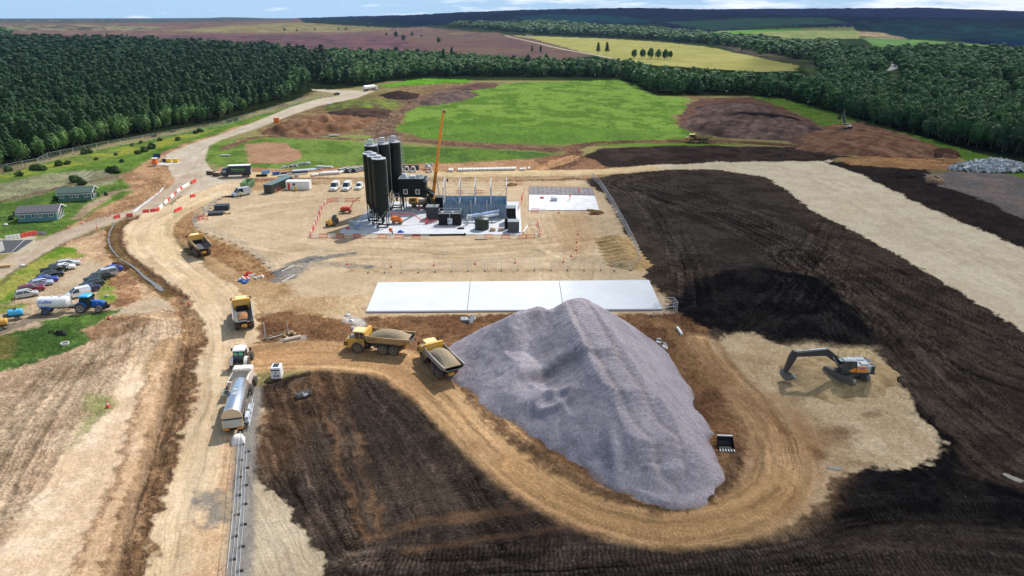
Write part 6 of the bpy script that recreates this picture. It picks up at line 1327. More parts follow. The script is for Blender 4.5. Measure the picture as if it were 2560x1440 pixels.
# ------------------------------------------------------------------ batching tower
CLAD = mat('dark_clad_panel', (0.006, 0.011, 0.009), 0.55, var=.12, scale=.6, spec=.2); BLUEW = mat('blue_grey_sheeting', (.20, .27, .34), .5, .0, var=.12, scale=.4); BLUEI = mat('sunlit_sheeting', (.26, .38, .52), .45, .0, var=.12)  # rear sheeting gets a lighter blue copy, sunlight put into its colour
GREYR = mat('grey_roof_sheet', (.16, .18, .19), .5, var=.1); LGT = mat('light_concrete_wall', (.55, .56, .56), .8, var=.1)
bt = G(1033, 531); t = thing('batching_tower', 'dark clad mixer house on legs with two white framed windows', 'batching plant', (bt[0], bt[1] + 1, PAD), 0)
M().box(-3.7, 3.5, 0, 4.4, 3.9, 6.2).obj('lower_wall', CLAD, t); M().box(-3.75, 3.55, -.06, 4.46, 6.25, 8.9).obj('upper_wall', DKG, t)
k = M(); k.box(-3.8, 3.0, -.1, 4.5, 8.9, 9.05); k.box(3.0, 4.1, -.1, 4.5, 8.2, 8.5); k.obj('roof', GREYR, t)
k = M(); k.loft([[(-3.4, 1, 9.05), (-1.6, 1, 9.05), (-1.6, 3, 9.05), (-3.4, 3, 9.05)], [(-2.9, 1.4, 10.0), (-2.0, 1.4, 10.0), (-2.0, 2.6, 10.0), (-2.9, 2.6, 10.0)]]); k.box(-.6, .8, .6, 2.2, 9.05, 9.6); k.cyl((1.5, 1.5, 9.05), (1.5, 1.5, 9.8), .4); k.cyl((-.9, 3.2, 9.05), (2.4, 3.2, 9.3), .25)
k.obj('roof_plant', STEEL, t)
for x in (-1.95, 1.35):
    k = M(); k.box(x - .55, x + .55, -.10, -.02, 4.75, 4.9); k.box(x - .55, x + .55, -.10, -.02, 5.95, 6.1); k.box(x - .55, x - .4, -.10, -.02, 4.9, 5.95); k.box(x + .4, x + .55, -.10, -.02, 4.9, 5.95); w_ = k.obj('window', WHT, t)
    M().box(x - .4, x + .4, -.05, -.005, 4.9, 5.95).obj('pane', GLASS, w_)
for x, y in ((-3.4, .3), (-2.6, .3), (3.3, .3), (-3.4, 4.1), (3.3, 4.1), (-2.6, 4.1)): M().box(x - .12, x + .12, y - .12, y + .12, 0, 3.9).obj('leg', BLK, t)
k = M(); k.prism([(3.6, 6.0), (5.6, 4.4), (5.3, 3.6), (3.6, 5.0)], .3, 3.8); k.prism([(3.6, 3.6), (4.4, 3.6), (5.6, .3), (4.9, .3)], .6, 3.6); k.obj('skip_hoist', CLAD, t)
k = M(); k.tube([(-3.7, .1, 4.0), (-5.4, .1, 4.0), (-5.4, .1, 4.9), (-3.7, .1, 4.9)], .04); k.box(-5.4, -3.7, 0, 1.2, 3.85, 3.93); k.tube([(-5.4, .3, 3.9), (-7.4, -1.5, .1)], .06); k.tube([(-5.4, 1.0, 3.9), (-7.4, -.8, .1)], .06)
for i in range(10): f_ = i / 10; k.tube([(-5.4 - 2 * f_, .3 - 1.8 * f_, 3.9 - 3.8 * f_), (-5.4 - 2 * f_, 1.0 - 1.8 * f_, 3.9 - 3.8 * f_)], .04, 3)
k.obj('stair', GALV, t)
# ------------------------------------------------------------------ mobile crane
pc = G(1070, 527); CR = thing('mobile_crane', 'yellow mobile crane with its telescopic boom raised beside the silos', 'crane', (pc[0], pc[1] + 4, PAD), R(180))
k = M(); k.box(-5.0, 5.0, -1.25, 1.25, .8, 1.5); k.box(-4.6, 2.2, -1.3, 1.3, 1.5, 1.75); k.obj('chassis', YELD, CR)
k = M(); k.prism([(3.3, 1.0), (5.6, 1.0), (5.75, 1.6), (5.45, 2.75), (3.4, 2.8)], -1.22, 1.22); k.obj('cab', YEL, CR, bevel=.06)
k = M(); k.add([(5.70, -1.1, 1.9), (5.70, 1.1, 1.9), (5.50, 1.1, 2.6), (5.50, -1.1, 2.6)], [(0, 1, 2, 3)])
for s in (-1, 1): k.box(3.9, 5.3, s * 1.235 - .01, s * 1.235 + .01, 1.9, 2.6)
k.obj('cab_glass', GLASS, CR)
for x in (-3.9, -2.3, 1.2, 4.2):
    for s in (-1, 1): wheel(CR, x, s * 1.1, .66, .42, YELD, n=18)
k = M()
for x in (-4.8, 2.6): k.box(x - .15, x + .15, -3.0, 3.0, .9, 1.15); [k.cyl((x, s * 3.0, 0), (x, s * 3.0, 1.1), .09) for s in (-1, 1)]; [k.box(x - .35, x + .35, s * 3 - .35, s * 3 + .35, 0, .08) for s in (-1, 1)]
k.obj('outrigger', REDP, CR)
k = M(); k.box(-3.2, .6, -1.2, 1.2, 1.8, 2.6); k.box(-4.3, -3.0, -1.3, 1.3, 1.7, 3.0); k.box(.3, 1.9, -1.3, -.5, 1.8, 3.0); k.obj('superstructure', YEL, CR)
k = M(); k.box(.2, 3.0, .45, 1.2, 1.8, 2.5); k.box(.4, 2.8, -1.1, .3, 1.78, 2.2); k.obj('stowed_kit', WHTD, CR)
base = Vector((-1.0, 0, 2.4)); tip = Vector((-4.8, .2, 26.4)); d = (tip - base)
for j, (f0, f1, w_) in enumerate(((0, .42, .44), (.40, .74, .37), (.72, 1.0, .30))):
    k = M(); a, b = base + d * f0, base + d * f1
    k.loft([[tuple(p + Vector((sx * w_, sy * w_ * .8, 0))) for sx, sy in ((-1, -1), (1, -1), (1, 1), (-1, 1))] for p in (a, b)])
    if j: k.cyl(tuple(a + d * .015), tuple(a + d * .03), w_ * 1.55, n=8)
    k.obj('boom_section', ORY, CR)
k = M(); k.box(tip.x - .5, tip.x + .35, tip.y - .3, tip.y + .3, tip.z - .5, tip.z + .35); k.cyl((tip.x - .45, -.1, tip.z - .1), (tip.x - .45, .5, tip.z - .1), .32); k.obj('boom_head', YELD, CR)
k = M(); k.cyl((-3.0, 0, 2.2), (base + d * .3)[:], .16); k.obj('luffing_ram', GALV, CR)
k = M(); k.tube([(tip.x - .5, .2, tip.z - .4), (tip.x - .5, .2, 8.0)], .03, 4); k.box(tip.x - .7, tip.x - .3, .05, .35, 7.2, 8.0); k.obj('hoist_rope', BLK, CR)
ang = math.atan2(d.z, -d.x)
Tm = Matrix.Translation(tuple(base + d * .24 + Vector((0, .38, 0)))) @ Matrix.Rotation(R(180), 4, 'Z') @ Matrix.Rotation(R(90), 4, 'X') @ Matrix.Rotation(ang, 4, 'Z')
text('lettering', 'LIEBHERR', .9, BLK, CR, Tm)
# ------------------------------------------------------------------ aggregate bays: steel frame and sheeted walls
fx0, fy, _ = G(1109.5, 547); fx1 = G(1266, 547)[0]; W_ = fx1 - fx0
t = thing('aggregate_bays', 'galvanised portal frame over blue-grey sheeted aggregate bays', 'steel frame', (fx0, fy, PAD))
for i in range(5):
    x = W_ * i / 4; k = M(); k.box(x - .1, x + .1, 0.3, .6, 0, 8.2); k.obj('front_column', STEEL, t)
    k = M(); k.box(x - .1, x + .1, 6.5, 6.8, 0, 9.3); k.obj('back_column', STEEL, t)
    k = M(); k.add([(x - .1, .3, 8.0), (x + .1, .3, 8.0), (x + .1, 6.8, 9.2), (x - .1, 6.8, 9.2), (x - .1, .3, 8.3), (x + .1, .3, 8.3), (x + .1, 6.8, 9.5), (x - .1, 6.8, 9.5)], [(0, 1, 2, 3), (4, 7, 6, 5), (0, 4, 5, 1), (1, 5, 6, 2), (2, 6, 7, 3), (3, 7, 4, 0)]); k.obj('rafter', STEEL, t)
k = M(); k.cyl((.1, .4, 8.0), (W_ / 4, .4, 3.6), .06); k.cyl((W_ - .1, .4, 8.0), (W_ * .75, .4, 3.6), .06); k.obj('diagonal_brace', STEEL, t)
def corr(k, x0, x1, y, z0, z1, amp=.06, p=.5):
    n = int((x1 - x0) / p * 4); vs = []
    for i in range(n + 1):
        x = x0 + (x1 - x0) * i / n; yy = y + (amp if (i % 4) in (1, 2) else -amp); vs += [(x, yy, z0), (x, yy, z1)]
    k.add(vs, [(2 * i, 2 * i + 2, 2 * i + 3, 2 * i + 1) for i in range(n)]); return k
corr(M(), 0, W_, 6.4, 0, 4.6).obj('rear_sheeting', BLUEI, t); corr(M(), 0, W_, .75, 2.0, 4.0).obj('bay_front_sheeting', BLUEW, t)
corr(M(), 0, W_, .1, 0, 3.7).obj('front_sheeting', BLUEW, t)
for i in range(5): M().box(W_ * i / 4 - .07, W_ * i / 4 + .07, .9, 6.3, 0, 4.3).obj('bay_divider', BLUEW, t)
for x in (7.3, 11.5): M().box(x - .1, x + .1, -.3, -.05, 0, 4.9).obj('steel_post', GALV, t)
# grey containers round the bays
def cbox(name, label, cat, u, v, w, dpt, h, m, roofm=None, rz=0, z=PAD, corrug=True, inset=0):
    x, y, _ = G(u, v); t = thing(name, label, cat, (x, y, z), rz)
    k = M(); k.box(0, w, 0, dpt, .1, h); k.obj('wall', m, t)
    if corrug:
        k = M(); n = int(w / .3)
        for i in range(n): k.box(.15 + i * .3, .27 + i * .3, -.035, -.004, .2, h - .12)
        n = int(dpt / .3)
        for i in range(n): k.box(w + .004, w + .035, .15 + i * .3, .27 + i * .3, .2, h - .12); k.box(-.035, -.004, .15 + i * .3, .27 + i * .3, .2, h - .12)
        k.obj('ribs', m, t)
    M().box(-.06, w + .06, -.06, dpt + .06, h, h + .08).obj('roof', roofm or m, t)
    k = M()
    for a in (0.02, w - .14):
        for b in (0.02, dpt - .14): k.box(a, a + .12, b, b + .12, 0, .1)
    k.obj('corner_foot', BLK, t); return t
DKGR = mat('dark_grey_panel', (.035, .042, .042), .5, var=.1); GRYC = mat('slate_grey_panel', (.055, .068, .078), .5, var=.08)
cbox('plant_container', 'dark grey ribbed container beside the crane, left of the black tanks', 'container', 1066, 551, 3.2, 3.0, 3.4, DKGR, GREYR)
cbox('plant_container', 'black container behind the crane counterweight at the frame corner', 'container', 1088, 531, 2.4, 2.6, 4.0, BLK, DKGR)
cbox('plant_container', 'black clad cabin at the right end of the blue sheeted bays', 'cabin', 1266, 561, 2.4, 3.0, 4.1, BLK, GREYR)
cbox('plant_cabin', 'slate grey cabin with pale roof nearest the right corner of the plant', 'cabin', 1270, 583, 2.75, 2.6, 2.75, GRYC, mat('pale_grey_roof', (.24, .27, .30), .45))
cbox('control_box', 'narrow black box standing against the slate grey cabin', 'cabinet', 1262, 574, .8, 1.6, 2.6, BLK, None)
tag(prismpoly('ramp_wall', [G(*p)[:2] for p in [(1287, 524), (1298, 524), (1303, 584), (1297, 584)]], .12, .45, LGT), 'pale concrete strip wall down the right side of the plant slab', 'concrete wall')
k = M(); a, b = G(1308, 583), G(1318, 568); k.cyl((a[0], a[1], .3), (b[0], b[1], .3), .18); tag(k.obj('pipe', WHPL), 'white pipe lying on the sand right of the slate grey cabin', 'pipe')
# twin black tanks with pipework
x, y, _ = G(1097, 565); t = thing('twin_tank', 'pair of black square tanks with galvanised pipework on top', 'tank', (x, y, PAD))
for a in (0, 2.95): M().box(a, a + 2.8, 0, 2.6, .05, 3.1, tx=.05).obj('tank', BLK, t, bevel=.08)
k = M(); k.tube([(.1, .1, 3.9), (5.7, .1, 3.9), (5.7, 2.5, 3.9), (.1, 2.5, 3.9), (.1, .1, 3.9)], .04)
for a in (.1, 1.5, 2.9, 4.3, 5.7): k.tube([(a, .1, 3.1), (a, .1, 3.9)], .035); k.tube([(a, 2.5, 3.1), (a, 2.5, 3.9)], .035)
k.tube([(.3, 1, 3.25), (5.4, 1, 3.25)], .1); k.tube([(.5, 1.8, 3.3), (5.4, 1.6, 3.3)], .08); k.box(.6, 1.3, .4, 1.0, 3.1, 3.5); k.box(3.3, 3.9, .6, 1.3, 3.1, 3.5); k.box(0, 5.75, 0.02, .25, 3.1, 3.2); k.tube([(2.88, -.05, 0), (2.88, -.05, 3.2)], .07)
k.obj('pipework', GALV, t)
k = M(); k.box(2.35, 3.5, -.5, -.1, .5, 2.0); k.tube([(2.5, -.3, 0), (2.5, -.3, .5)], .05); k.tube([(3.4, -.3, 0), (3.4, -.3, .5)], .05); ct = k.obj('control_cabinet', mat('pale_cabinet', (.55, .6, .62), .4), t)
M().box(2.5, 2.8, -.54, -.5, 1.2, 1.6).obj('display', BLK, ct)
M().tube([(5.9, 2.2, 3.9), (6.15, 1.5, 3.2), (6.15, 1.2, 1.4)], .07).obj('hose', BLK, t)
# ribbed green tank
x, y, _ = G(1205, 573); t = thing('water_tank', 'round dark green ribbed water tank at the front of the plant', 'tank', (x, y, PAD))
prof = [(1.78, 0)]
for i in range(10): prof += [(1.80, .06 + i * .27), (1.80, .20 + i * .27), (1.72, .24 + i * .27), (1.72, .29 + i * .27)]
k = M(); k.lathe(prof + [(1.75, 2.8), (1.2, 3.05), (.35, 3.15), (.02, 3.16)], n=40); k.obj('tank', mat('green_tank_plastic', (.016, .034, .022), .4, spec=.6), t, smooth=True)
k = M(); k.lathe([(.38, 3.12), (.38, 3.28), (.02, 3.3)], n=16)
for i in range(8): a = i * .785; k.box(1.0 * math.cos(a) - .18, 1.0 * math.cos(a) + .18, 1.0 * math.sin(a) - .1, 1.0 * math.sin(a) + .1, 2.98, 3.1)
k.obj('lid', mat('tank_lid', (.10, .13, .12), .5), t)
# conveyor covers
x, y, _ = G(1176, 556); t = thing('screw_conveyor', 'pair of long blue and white tubes propped behind the green tank', 'conveyor', (x, y, PAD), R(4))
M().cyl((0, 0, 1.6), (7.6, .8, 2.6), .42, .34, 14).obj('tube', mat('pale_blue_tube', (.42, .52, .74), .35), t, smooth=True); M().cyl((1.4, -.9, 1.2), (7.4, .0, 2.0), .36, .3, 14).obj('tube', WHT, t, smooth=True)
k = M()
for a in (.5, 3.5, 6.8): k.tube([(a, -.4, 0), (a, .1, 1.6)], .06); k.tube([(a, .6, 0), (a, .1, 1.6)], .06)
k.prism([(-.9, 1.9), (.6, 1.9), (.1, .7), (-.3, .7)], -.6, .5); k.obj('support', GALV, t)
x, y, _ = G(1168, 563); k = M(); k.lathe([(.3, 0), (.3, 2.0), (.2, 2.1)], n=14); o = k.obj('gas_cylinder', GALV, smooth=True); o.location = (x, y, PAD); tag(o, 'upright grey cylinder between the black tanks and the green tank', 'cylinder')
k = M()
for j in range(3): k.tube([(.9 * math.cos(i * .4) * (1 - .12 * j) + .05 * j, .55 * math.sin(i * .4), .08 + .08 * j) for i in range(17)], .06)
o = k.obj('coiled_hose', BLK); o.location = (*G(1152, 573)[:2], PAD); tag(o, 'coil of black hose on the slab before the black tanks', 'hose')
# pallets and boxes
def pallet(u, v, label, h=.5, m=WOOD, s=1.0, z=PAD, top=None):
    x, y, _ = G(u, v); t = thing('loaded_pallet', label, 'pallet', (x, y, z), R(8)); k = M()
    for i in range(5): k.box(-.6 * s, .6 * s, (-.5 + i * .22) * s, (-.36 + i * .22) * s, .1, .13)
    for a in (-.55, 0, .5): k.box(a * s, (a + .08) * s, -.5 * s, .5 * s, 0, .1)
    k.obj('pallet', WOOD, t); k = M()
    k.box(-.5 * s, -.02, -.4 * s, .4 * s, .131, .13 + h); k.box(.02, .5 * s, -.4 * s, .35 * s, .131, .13 + h * .8); k.obj('load', m, t); return t
CARD = mat('cardboard', (.42, .29, .17), .8, var=.1)
pallet(1232, 578, 'open crate pallet right of the green tank', .7, CARD, 1.2); pallet(1252, 578, 'cardboard boxes on a pallet beside the slate cabin', .6, CARD, 1.1)
pallet(870, 573, 'small pallet with red packs at the left tip of the plant slab', .4, REDP, .9); pallet(1355, 497, 'red-wrapped pack on the reinforced slab near its joint', .3, REDP, 1.0, .18); pallet(1384, 496, 'second red pack on the slab, behind the pipe stack', .4, WHTD, 1.2, .18)
for j, (u, v) in enumerate([(880, 563), (887, 566), (892, 571), (899, 575)]):
    x, y, _ = G(u, v); t = thing('storage_box', 'pale grey plastic storage box at the foot of the front silos', 'storage box', (x, y, PAD), R(-20), 'grey boxes at the foot of the silos')
    M().box(-.55, .55, -.45, .45, .05, 1.0, tx=.03).obj('box', mat('grey_plastic%d' % j, (.34, .38, .42), .5), t); M().box(-.6, .6, -.5, .5, 1.0, 1.08).obj('lid', BLUE if j == 3 else STEEL, t)
# pipe on the ground along the slab
k = M(); a, b = G(1010, 590), G(1162, 588); k.cyl((a[0], a[1], .2), (b[0], b[1], .2), .2); k.cyl((b[0], b[1] - .25, .22), (b[0], b[1] + .25, .22), .3); tag(k.obj('pipe', BLK), 'long black pipe lying along the front edge of the plant slab', 'pipe')
k = M(); k.box(-1.5, 1.5, -.35, .35, 0, .22); o = k.obj('timber_pack', mat('grey_timber', (.2, .18, .16), .8)); o.location = G(1203, 599); tag(o, 'low grey timber pack lying in front of the white barrier', 'timber')
k = M(); k.box(-.8, .8, -.2, .2, 0, .06); o = k.obj('board', WOOD); o.location = G(1223, 604); tag(o, 'single pale board on the sand in front of the green tank', 'board')
x, y, _ = G(1002, 582); t = thing('tarpaulin_pile', 'blue tarpaulin heap behind the front barriers of the plant', 'tarpaulin', (x, y, PAD)); mound('sheet', -.9, .9, -.5, .5, 0, .6, BLUE, t, n=7)
x, y, _ = G(977, 585); t = thing('cement_mixer', 'small orange cement mixer behind the front barriers', 'mixer', (x, y, PAD))
M().ell((0, 0, 1.0), (.5, .5, .55)).obj('drum', ORANGE, t, smooth=True); M().tube([(-.4, -.3, 0), (0, 0, .8), (.4, -.3, 0)], .04).obj('stand', REDP, t)
# ------------------------------------------------------------------ boom lifts
def lift(label, u, v, rz, m, arm, s=1.0, basket=True):
    t = thing('boom_lift', label, 'boom lift', (*G(u, v)[:2], PAD), rz); t.scale = (s, s, s)
    k = M(); k.box(-1.3, 1.3, -.7, .7, .5, .85); k.obj('chassis', m, t)
    k = M(); k.prism([(-1.7, .95), (.8, .95), (1.1, 1.3), (.5, 1.75), (-1.2, 1.85), (-1.75, 1.5)], -.75, .75); k.obj('turntable', m, t, bevel=.08)
    for x in (-.95, .95):
        for q in (-1, 1): wheel(t, x, q * .85, .42, .3, WHTD, n=16)
    k = M()
    for (a, b), w in zip(zip(arm[:-1], arm[1:]), (.17, .15, .12, .1)): k.cyl(a, b, w, n=4)
    k.obj('arm', REDP, t)
    if basket:
        x, y, z = arm[-1]; k = M()
        for zz in (z - .5, z, z + .55): k.tube([(x, y - .6, zz), (x + .8, y - .6, zz), (x + .8, y + .6, zz), (x, y + .6, zz), (x, y - .6, zz)], .03, 4)
        for a in (0, .4, .8):
            for b in (-.6, .6): k.tube([(x + a, y + b, z - .5), (x + a, y + b, z + .55)], .03, 4)
        k.box(x, x + .8, y - .6, y + .6, z - .55, z - .5); k.obj('basket', REDP, t)
    return t
lift('orange articulated boom lift with its arm stretched across the slab', 994, 560, R(0), ORANGE, [(-1.4, 0, 1.9), (-1.6, 0, 2.8), (4.2, 0, 2.4), (6.4, -.2, .9), (7.2, -.2, .75)])
lift('red boom lift with raised arm behind the left silos', 868, 532, R(12), REDP, [(-.6, 0, 1.2), (1.2, 0, 1.6), (2.2, 0, 3.4), (4.4, 0, 4.6)], .9, False)
x, y, _ = G(857, 528); t = thing('generator', 'small yellow generator near the red boom lift', 'generator', (x, y, 0), R(8)); M().box(-.7, .7, -.45, .45, .25, 1.1, tx=.05).obj('canopy', YEL, t, bevel=.05); M().box(-.75, .75, -.4, .4, .0, .2).obj('skid', BLK, t)
# telehandler
t = thing('telehandler', 'black and yellow telehandler parked left of the front silos', 'telehandler', G(831, 562), R(88), None)
k = M(); k.box(-2.2, 2.0, -.55, .55, .6, 1.2); k.box(-2.3, -.9, -.3, 1.0, 1.0, 1.75); k.obj('body', YEL, t, bevel=.05)
k = M(); k.prism([(-.8, .9), (.9, .9), (1.0, 1.5), (.6, 2.4), (-.6, 2.4), (-.8, 1.7)], -1.15, -.35); k.obj('cab', GLASS, t); M().box(-.65, .65, -1.18, -.32, 2.4, 2.48).obj('cab_roof', BLK, t)
M().cyl((-2.0, .15, 1.9), (2.6, .15, 1.0), .2, n=4).obj('boom', YEL, t); M().box(2.6, 2.9, -.7, 1.0, .3, 1.2).obj('fork_carriage', BLK, t)
for a in (-1.5, 1.5):
    for s in (-1, 1): wheel(t, a, s * .98, .62, .42, YELD, n=18, lug=.04)
# ------------------------------------------------------------------ tractors
def tractor(label, loc, rz, hood, roof, rimm, cat='tractor'):
    t = thing('tractor', label, cat, loc, rz)
    k = M(); k.prism([(.5, .95), (2.7, .9), (2.85, 1.2), (2.75, 1.6), (2.2, 1.8), (.5, 1.95)], -.42, .42); k.obj('hood', hood, t, bevel=.1)
    k = M(); k.box(2.78, 2.9, -.35, .35, .95, 1.5); k.box(2.85, 3.3, -.35, .35, .55, 1.0); k.obj('front_weight', BLK, t)
    k = M(); k.box(-1.2, 2.7, -.28, .28, .6, 1.05); k.box(1.9, 2.1, -.8, .8, .55, .8); k.obj('chassis', CHAS, t)
    k = M(); k.prism([(-.95, 1.1), (.55, 1.1), (.75, 1.9), (.5, 2.75), (-.75, 2.75), (-1.1, 1.8)], -.7, .7); k.obj('cab', GLASS, t)
    k = M()
    for s in (-1, 1): k.tube([(.55, s * .71, 1.1), (.75, s * .71, 1.9), (.5, s * .71, 2.75)], .04); k.tube([(-1.1, s * .71, 1.8), (-.75, s * .71, 2.75)], .05); k.tube([(-.2, s * .71, 1.3), (-.2, s * .71, 2.75)], .03)
    k.obj('cab_frame', BLK, t)
    k = M(); k.loft([[(x, y, z) for x, y in ((-1.0, -.8), (.6, -.85), (.85, 0), (.6, .85), (-1.0, .8))] for z in (2.72, 2.86)] + [[(x * .85, y * .85, 2.96) for x, y in ((-1.0, -.8), (.6, -.85), (.85, 0), (.6, .85), (-1.0, .8))]]); k.obj('cab_roof', roof, t)
    for s in (-1, 1):
        k = M(); a1 = [(-.9 + 1.0 * math.cos(q), .88 + 1.0 * math.sin(q)) for q in [R(x_) for x_ in range(15, 171, 20)]]; a2 = [(-.9 + .92 * math.cos(q), .88 + .92 * math.sin(q)) for q in [R(x_) for x_ in range(170, 14, -20)]]
        k.prism(a1 + a2, min(s * .7, s * 1.15), max(s * .7, s * 1.15)); k.obj('fender', hood, t)
        wheel(t, -.9, s * 1.0, .88, .5, rimm, lug=.05); wheel(t, 1.95, s * .92, .62, .42, rimm, lug=.05)
        k = M(); k.tube([(.5, s * .75, 2.5), (.6, s * 1.25, 2.5)], .025); k.box(.52, .62, s * 1.25 - .12, s * 1.25 + .12, 2.1, 2.55); k.obj('mirror', BLK, t)
    M().cyl((.8, .5, 1.8), (.8, .5, 3.0), .06).obj('exhaust', BLK, t); return t
tb = tractor('blue tractor coupled to the white tanker by the car park', mid((205, 777), (245, 777)), head((205, 778), (245, 777)), BLUE, BLUEL, WHTD)
for s in (-1, 1): text('lettering', 'T7', .25, WHT2, tb, side(1.6, s * .43, 1.5, s))
tb.scale = (1.08, 1.08, 1.08)
tw = tractor('white-roofed green-glazed tractor heading away up the haul road', G(606, 915), R(97), WHTD, WHT, CHAS); tw.scale = (1.1, 1.1, 1.1)
k = M(); k.box(-1.14, -1.08, -.6, -.1, 2.2, 2.6); k.box(-1.14, -1.08, .1, .6, 2.2, 2.6); k.obj('work_lamp', mat('green_tinted_glass', (.15, .45, .28), .2), tw)
# slurry tanker
rz = head((120, 781), (190, 778)); t = thing('slurry_tanker', 'white tanker trailer with blue script behind the blue tractor', 'tanker', G(143, 781), rz)
k = M(); k.lathe([(.05, -2.9), (.7, -2.8), (1.0, -2.6), (1.05, -2.4), (1.05, 2.2), (.98, 2.4), (.5, 2.6), (.05, 2.65)], (0, 0, 2.05), 'x', 26); k.obj('tank', WHT, t, smooth=True)
k = M(); [k.lathe([(1.06, a), (1.1, a + .02), (1.1, a + .12), (1.06, a + .14)], (0, 0, 2.05), 'x', 26) for a in (1.75, -2.3)]; k.cyl((1.2, 0, 3.0), (1.2, 0, 3.4), .2); k.tube([(1.2, 0, 3.4), (2.2, .3, 3.3), (2.7, .3, 2.3), (2.75, .3, 1.2)], .07); k.cyl((-.2, 0, 3.0), (-.2, 0, 3.25), .15); k.obj('band', WHTD, t)
k = M(); k.box(-2.6, 3.6, -.35, .35, .85, 1.1); k.box(2.6, 3.3, -.5, .5, .8, 1.3); k.obj('frame', CHAS, t)
for s in (-1, 1):
    wheel(t, -1.4, s * 1.0, .68, .5, BLUE, n=20)
    k = M(); k.loft([[(-2.4, s * 1.0 - .3, .95), (-2.4, s * 1.0 + .3, .95), (-2.4, s * 1.0 + .3, 1.02), (-2.4, s * 1.0 - .3, 1.02)], [(-2.0, s * 1.0 - .3, 1.45), (-2.0, s * 1.0 + .3, 1.45), (-2.0, s * 1.0 + .3, 1.52), (-2.0, s * 1.0 - .3, 1.52)], [(-.9, s * 1.0 - .3, 1.45), (-.9, s * 1.0 + .3, 1.45), (-.9, s * 1.0 + .3, 1.52), (-.9, s * 1.0 - .3, 1.52)], [(-.5, s * 1.0 - .3, .95), (-.5, s * 1.0 + .3, .95), (-.5, s * 1.0 + .3, 1.02), (-.5, s * 1.0 - .3, 1.02)]]); k.obj('mudguard', BLUE, t)
    Tm = Matrix.Translation((-1.2, s * 1.03, 2.45)) @ (Matrix.Rotation(R(180), 4, 'Z') if s > 0 else Matrix.Identity(4)) @ Matrix.Rotation(R(90 - 18), 4, 'X')
    text('lettering', 'Collins', .85, BLUET, t, Tm, .03, .4)
# bowsers at the left edge
def bowser(label, u, v, rz, m):
    t = thing('towable_bowser', label, 'bowser', G(u, v), rz); k = M(); k.lathe([(.05, -1.15), (.45, -1.1), (.6, -.95), (.6, .95), (.45, 1.1), (.05, 1.15)], (0, 0, 1.25), 'x', 20); k.obj('tank', m, t, smooth=True)
    k = M(); k.box(-1.2, 1.2, -.5, .5, .55, .65); k.tube([(1.2, .4, .6), (2.2, 0, .5)], .04); k.tube([(1.2, -.4, .6), (2.2, 0, .5)], .04); k.box(-1.9, -1.2, -.4, .4, .55, 1.1); k.tube([(-1.9, -.4, 1.1), (-1.9, -.4, 1.6), (-1.9, .4, 1.6), (-1.9, .4, 1.1)], .03); k.obj('frame', CHAS, t)
    for s in (-1, 1): wheel(t, .1, s * .75, .35, .22, WHTD, n=14)
    k = M(); k.cyl((0, 0, 1.8), (0, 0, 1.95), .22); k.obj('filler_cap', BLK, t)
bowser('blue towable water bowser on the track at the left edge', 43, 797, R(22), BLUEL); bowser('yellow towable bowser cut by the left edge of the picture', 4, 822, R(25), YEL)
# ------------------------------------------------------------------ silver tanker and spreader
rz = head((590, 1075), (607, 1003)); t = thing('tanker_trailer', 'polished silver tanker trailer seen from behind on the haul road', 'tanker', mid((588, 1078), (606, 1003)), rz)
k = M(); k.lathe([(.05, -4.6), (1.15, -4.6), (1.2, -4.5), (1.2, 4.2), (1.05, 4.5), (.6, 4.75), (.05, 4.8)], (0, 0, 2.45), 'x', 36); k.obj('tank', CHROME, t, smooth=True)
k = M(); pts = [(1.28 * math.cos(q), 2.45 + 1.28 * math.sin(q)) for q in [R(a_) for a_ in range(0, 181, 15)]]
k.add([(-4.66, y_, z_) for y_, z_ in pts] + [(-4.66, 1.28, 1.0), (-4.66, -1.28, 1.0)][::-1][::-1] + [], [tuple(range(len(pts))) + (len(pts) + 1, len(pts))]); k.obj('rear_panel', mat('cream_panel', (.62, .47, .30), .5, dirt=.3), t, solid=.1)
k = M(); k.box(-4.82, -4.74, -1.0, 1.0, 1.25, 2.2); k.obj('rear_door', mat('grey_shutter', (.38, .37, .36), .5), t)
k = M(); k.box(-4.86, -4.72, -1.28, 1.28, 2.28, 2.36); k.box(-4.9, -4.7, -1.2, 1.2, .75, .98); k.obj('bumper', BLK, t)
for s in (-1, 1): M().box(-4.95, -4.88, s * .85 - .35, s * .85 + .35, .85, 1.02).obj('tail_light', LAMPO, t)
k = M(); k.box(-4.5, 4.0, -.5, .5, .95, 1.25); k.box(-4.5, 4.3, -1.2, -1.1, 1.0, 1.15); k.box(-4.5, 4.3, 1.1, 1.2, 1.0, 1.15); k.obj('frame', CHAS, t)
for x in (-3.6, -2.3, -1.0):
    for s in (-1, 1): wheel(t, x, s * .98, .5, .38, RIM, n=18)
k = M(); k.box(-.9, .9, -.25, .25, 3.66, 3.72); k.cyl((.3, 0, 3.6), (.3, 0, 3.85), .28); k.obj('manway', GALV, t)
k = M(); k.box(-.6, .3, .35, 1.05, 3.42, 3.5); o = k.obj('logo_plate', NAVY, t)
k = M(); k.tube([(-4.0, -1.75, .6), (2.0, -1.75, .6)], .09); k.tube([(-4.0, -1.75, 1.3), (2.0, -1.75, 1.3)], .05); [k.tube([(a, -1.2, 1.1), (a, -1.8, 1.3), (a, -1.75, .5)], .05) for a in (-3.8, -2.4, -1, .5, 1.8)]; k.box(-3.2, -1.6, -1.7, -1.25, .6, 1.5); k.box(-.6, .8, -1.7, -1.3, .5, 1.2); k.obj('side_locker', STEEL, t)
k = M(); k.tube([(1.2, 1.2, 2.6), (1.2, 1.9, 2.7), (2.6, 1.9, 2.7), (2.6, 1.2, 2.6)], .04); k.obj('side_rail', GALV, t)
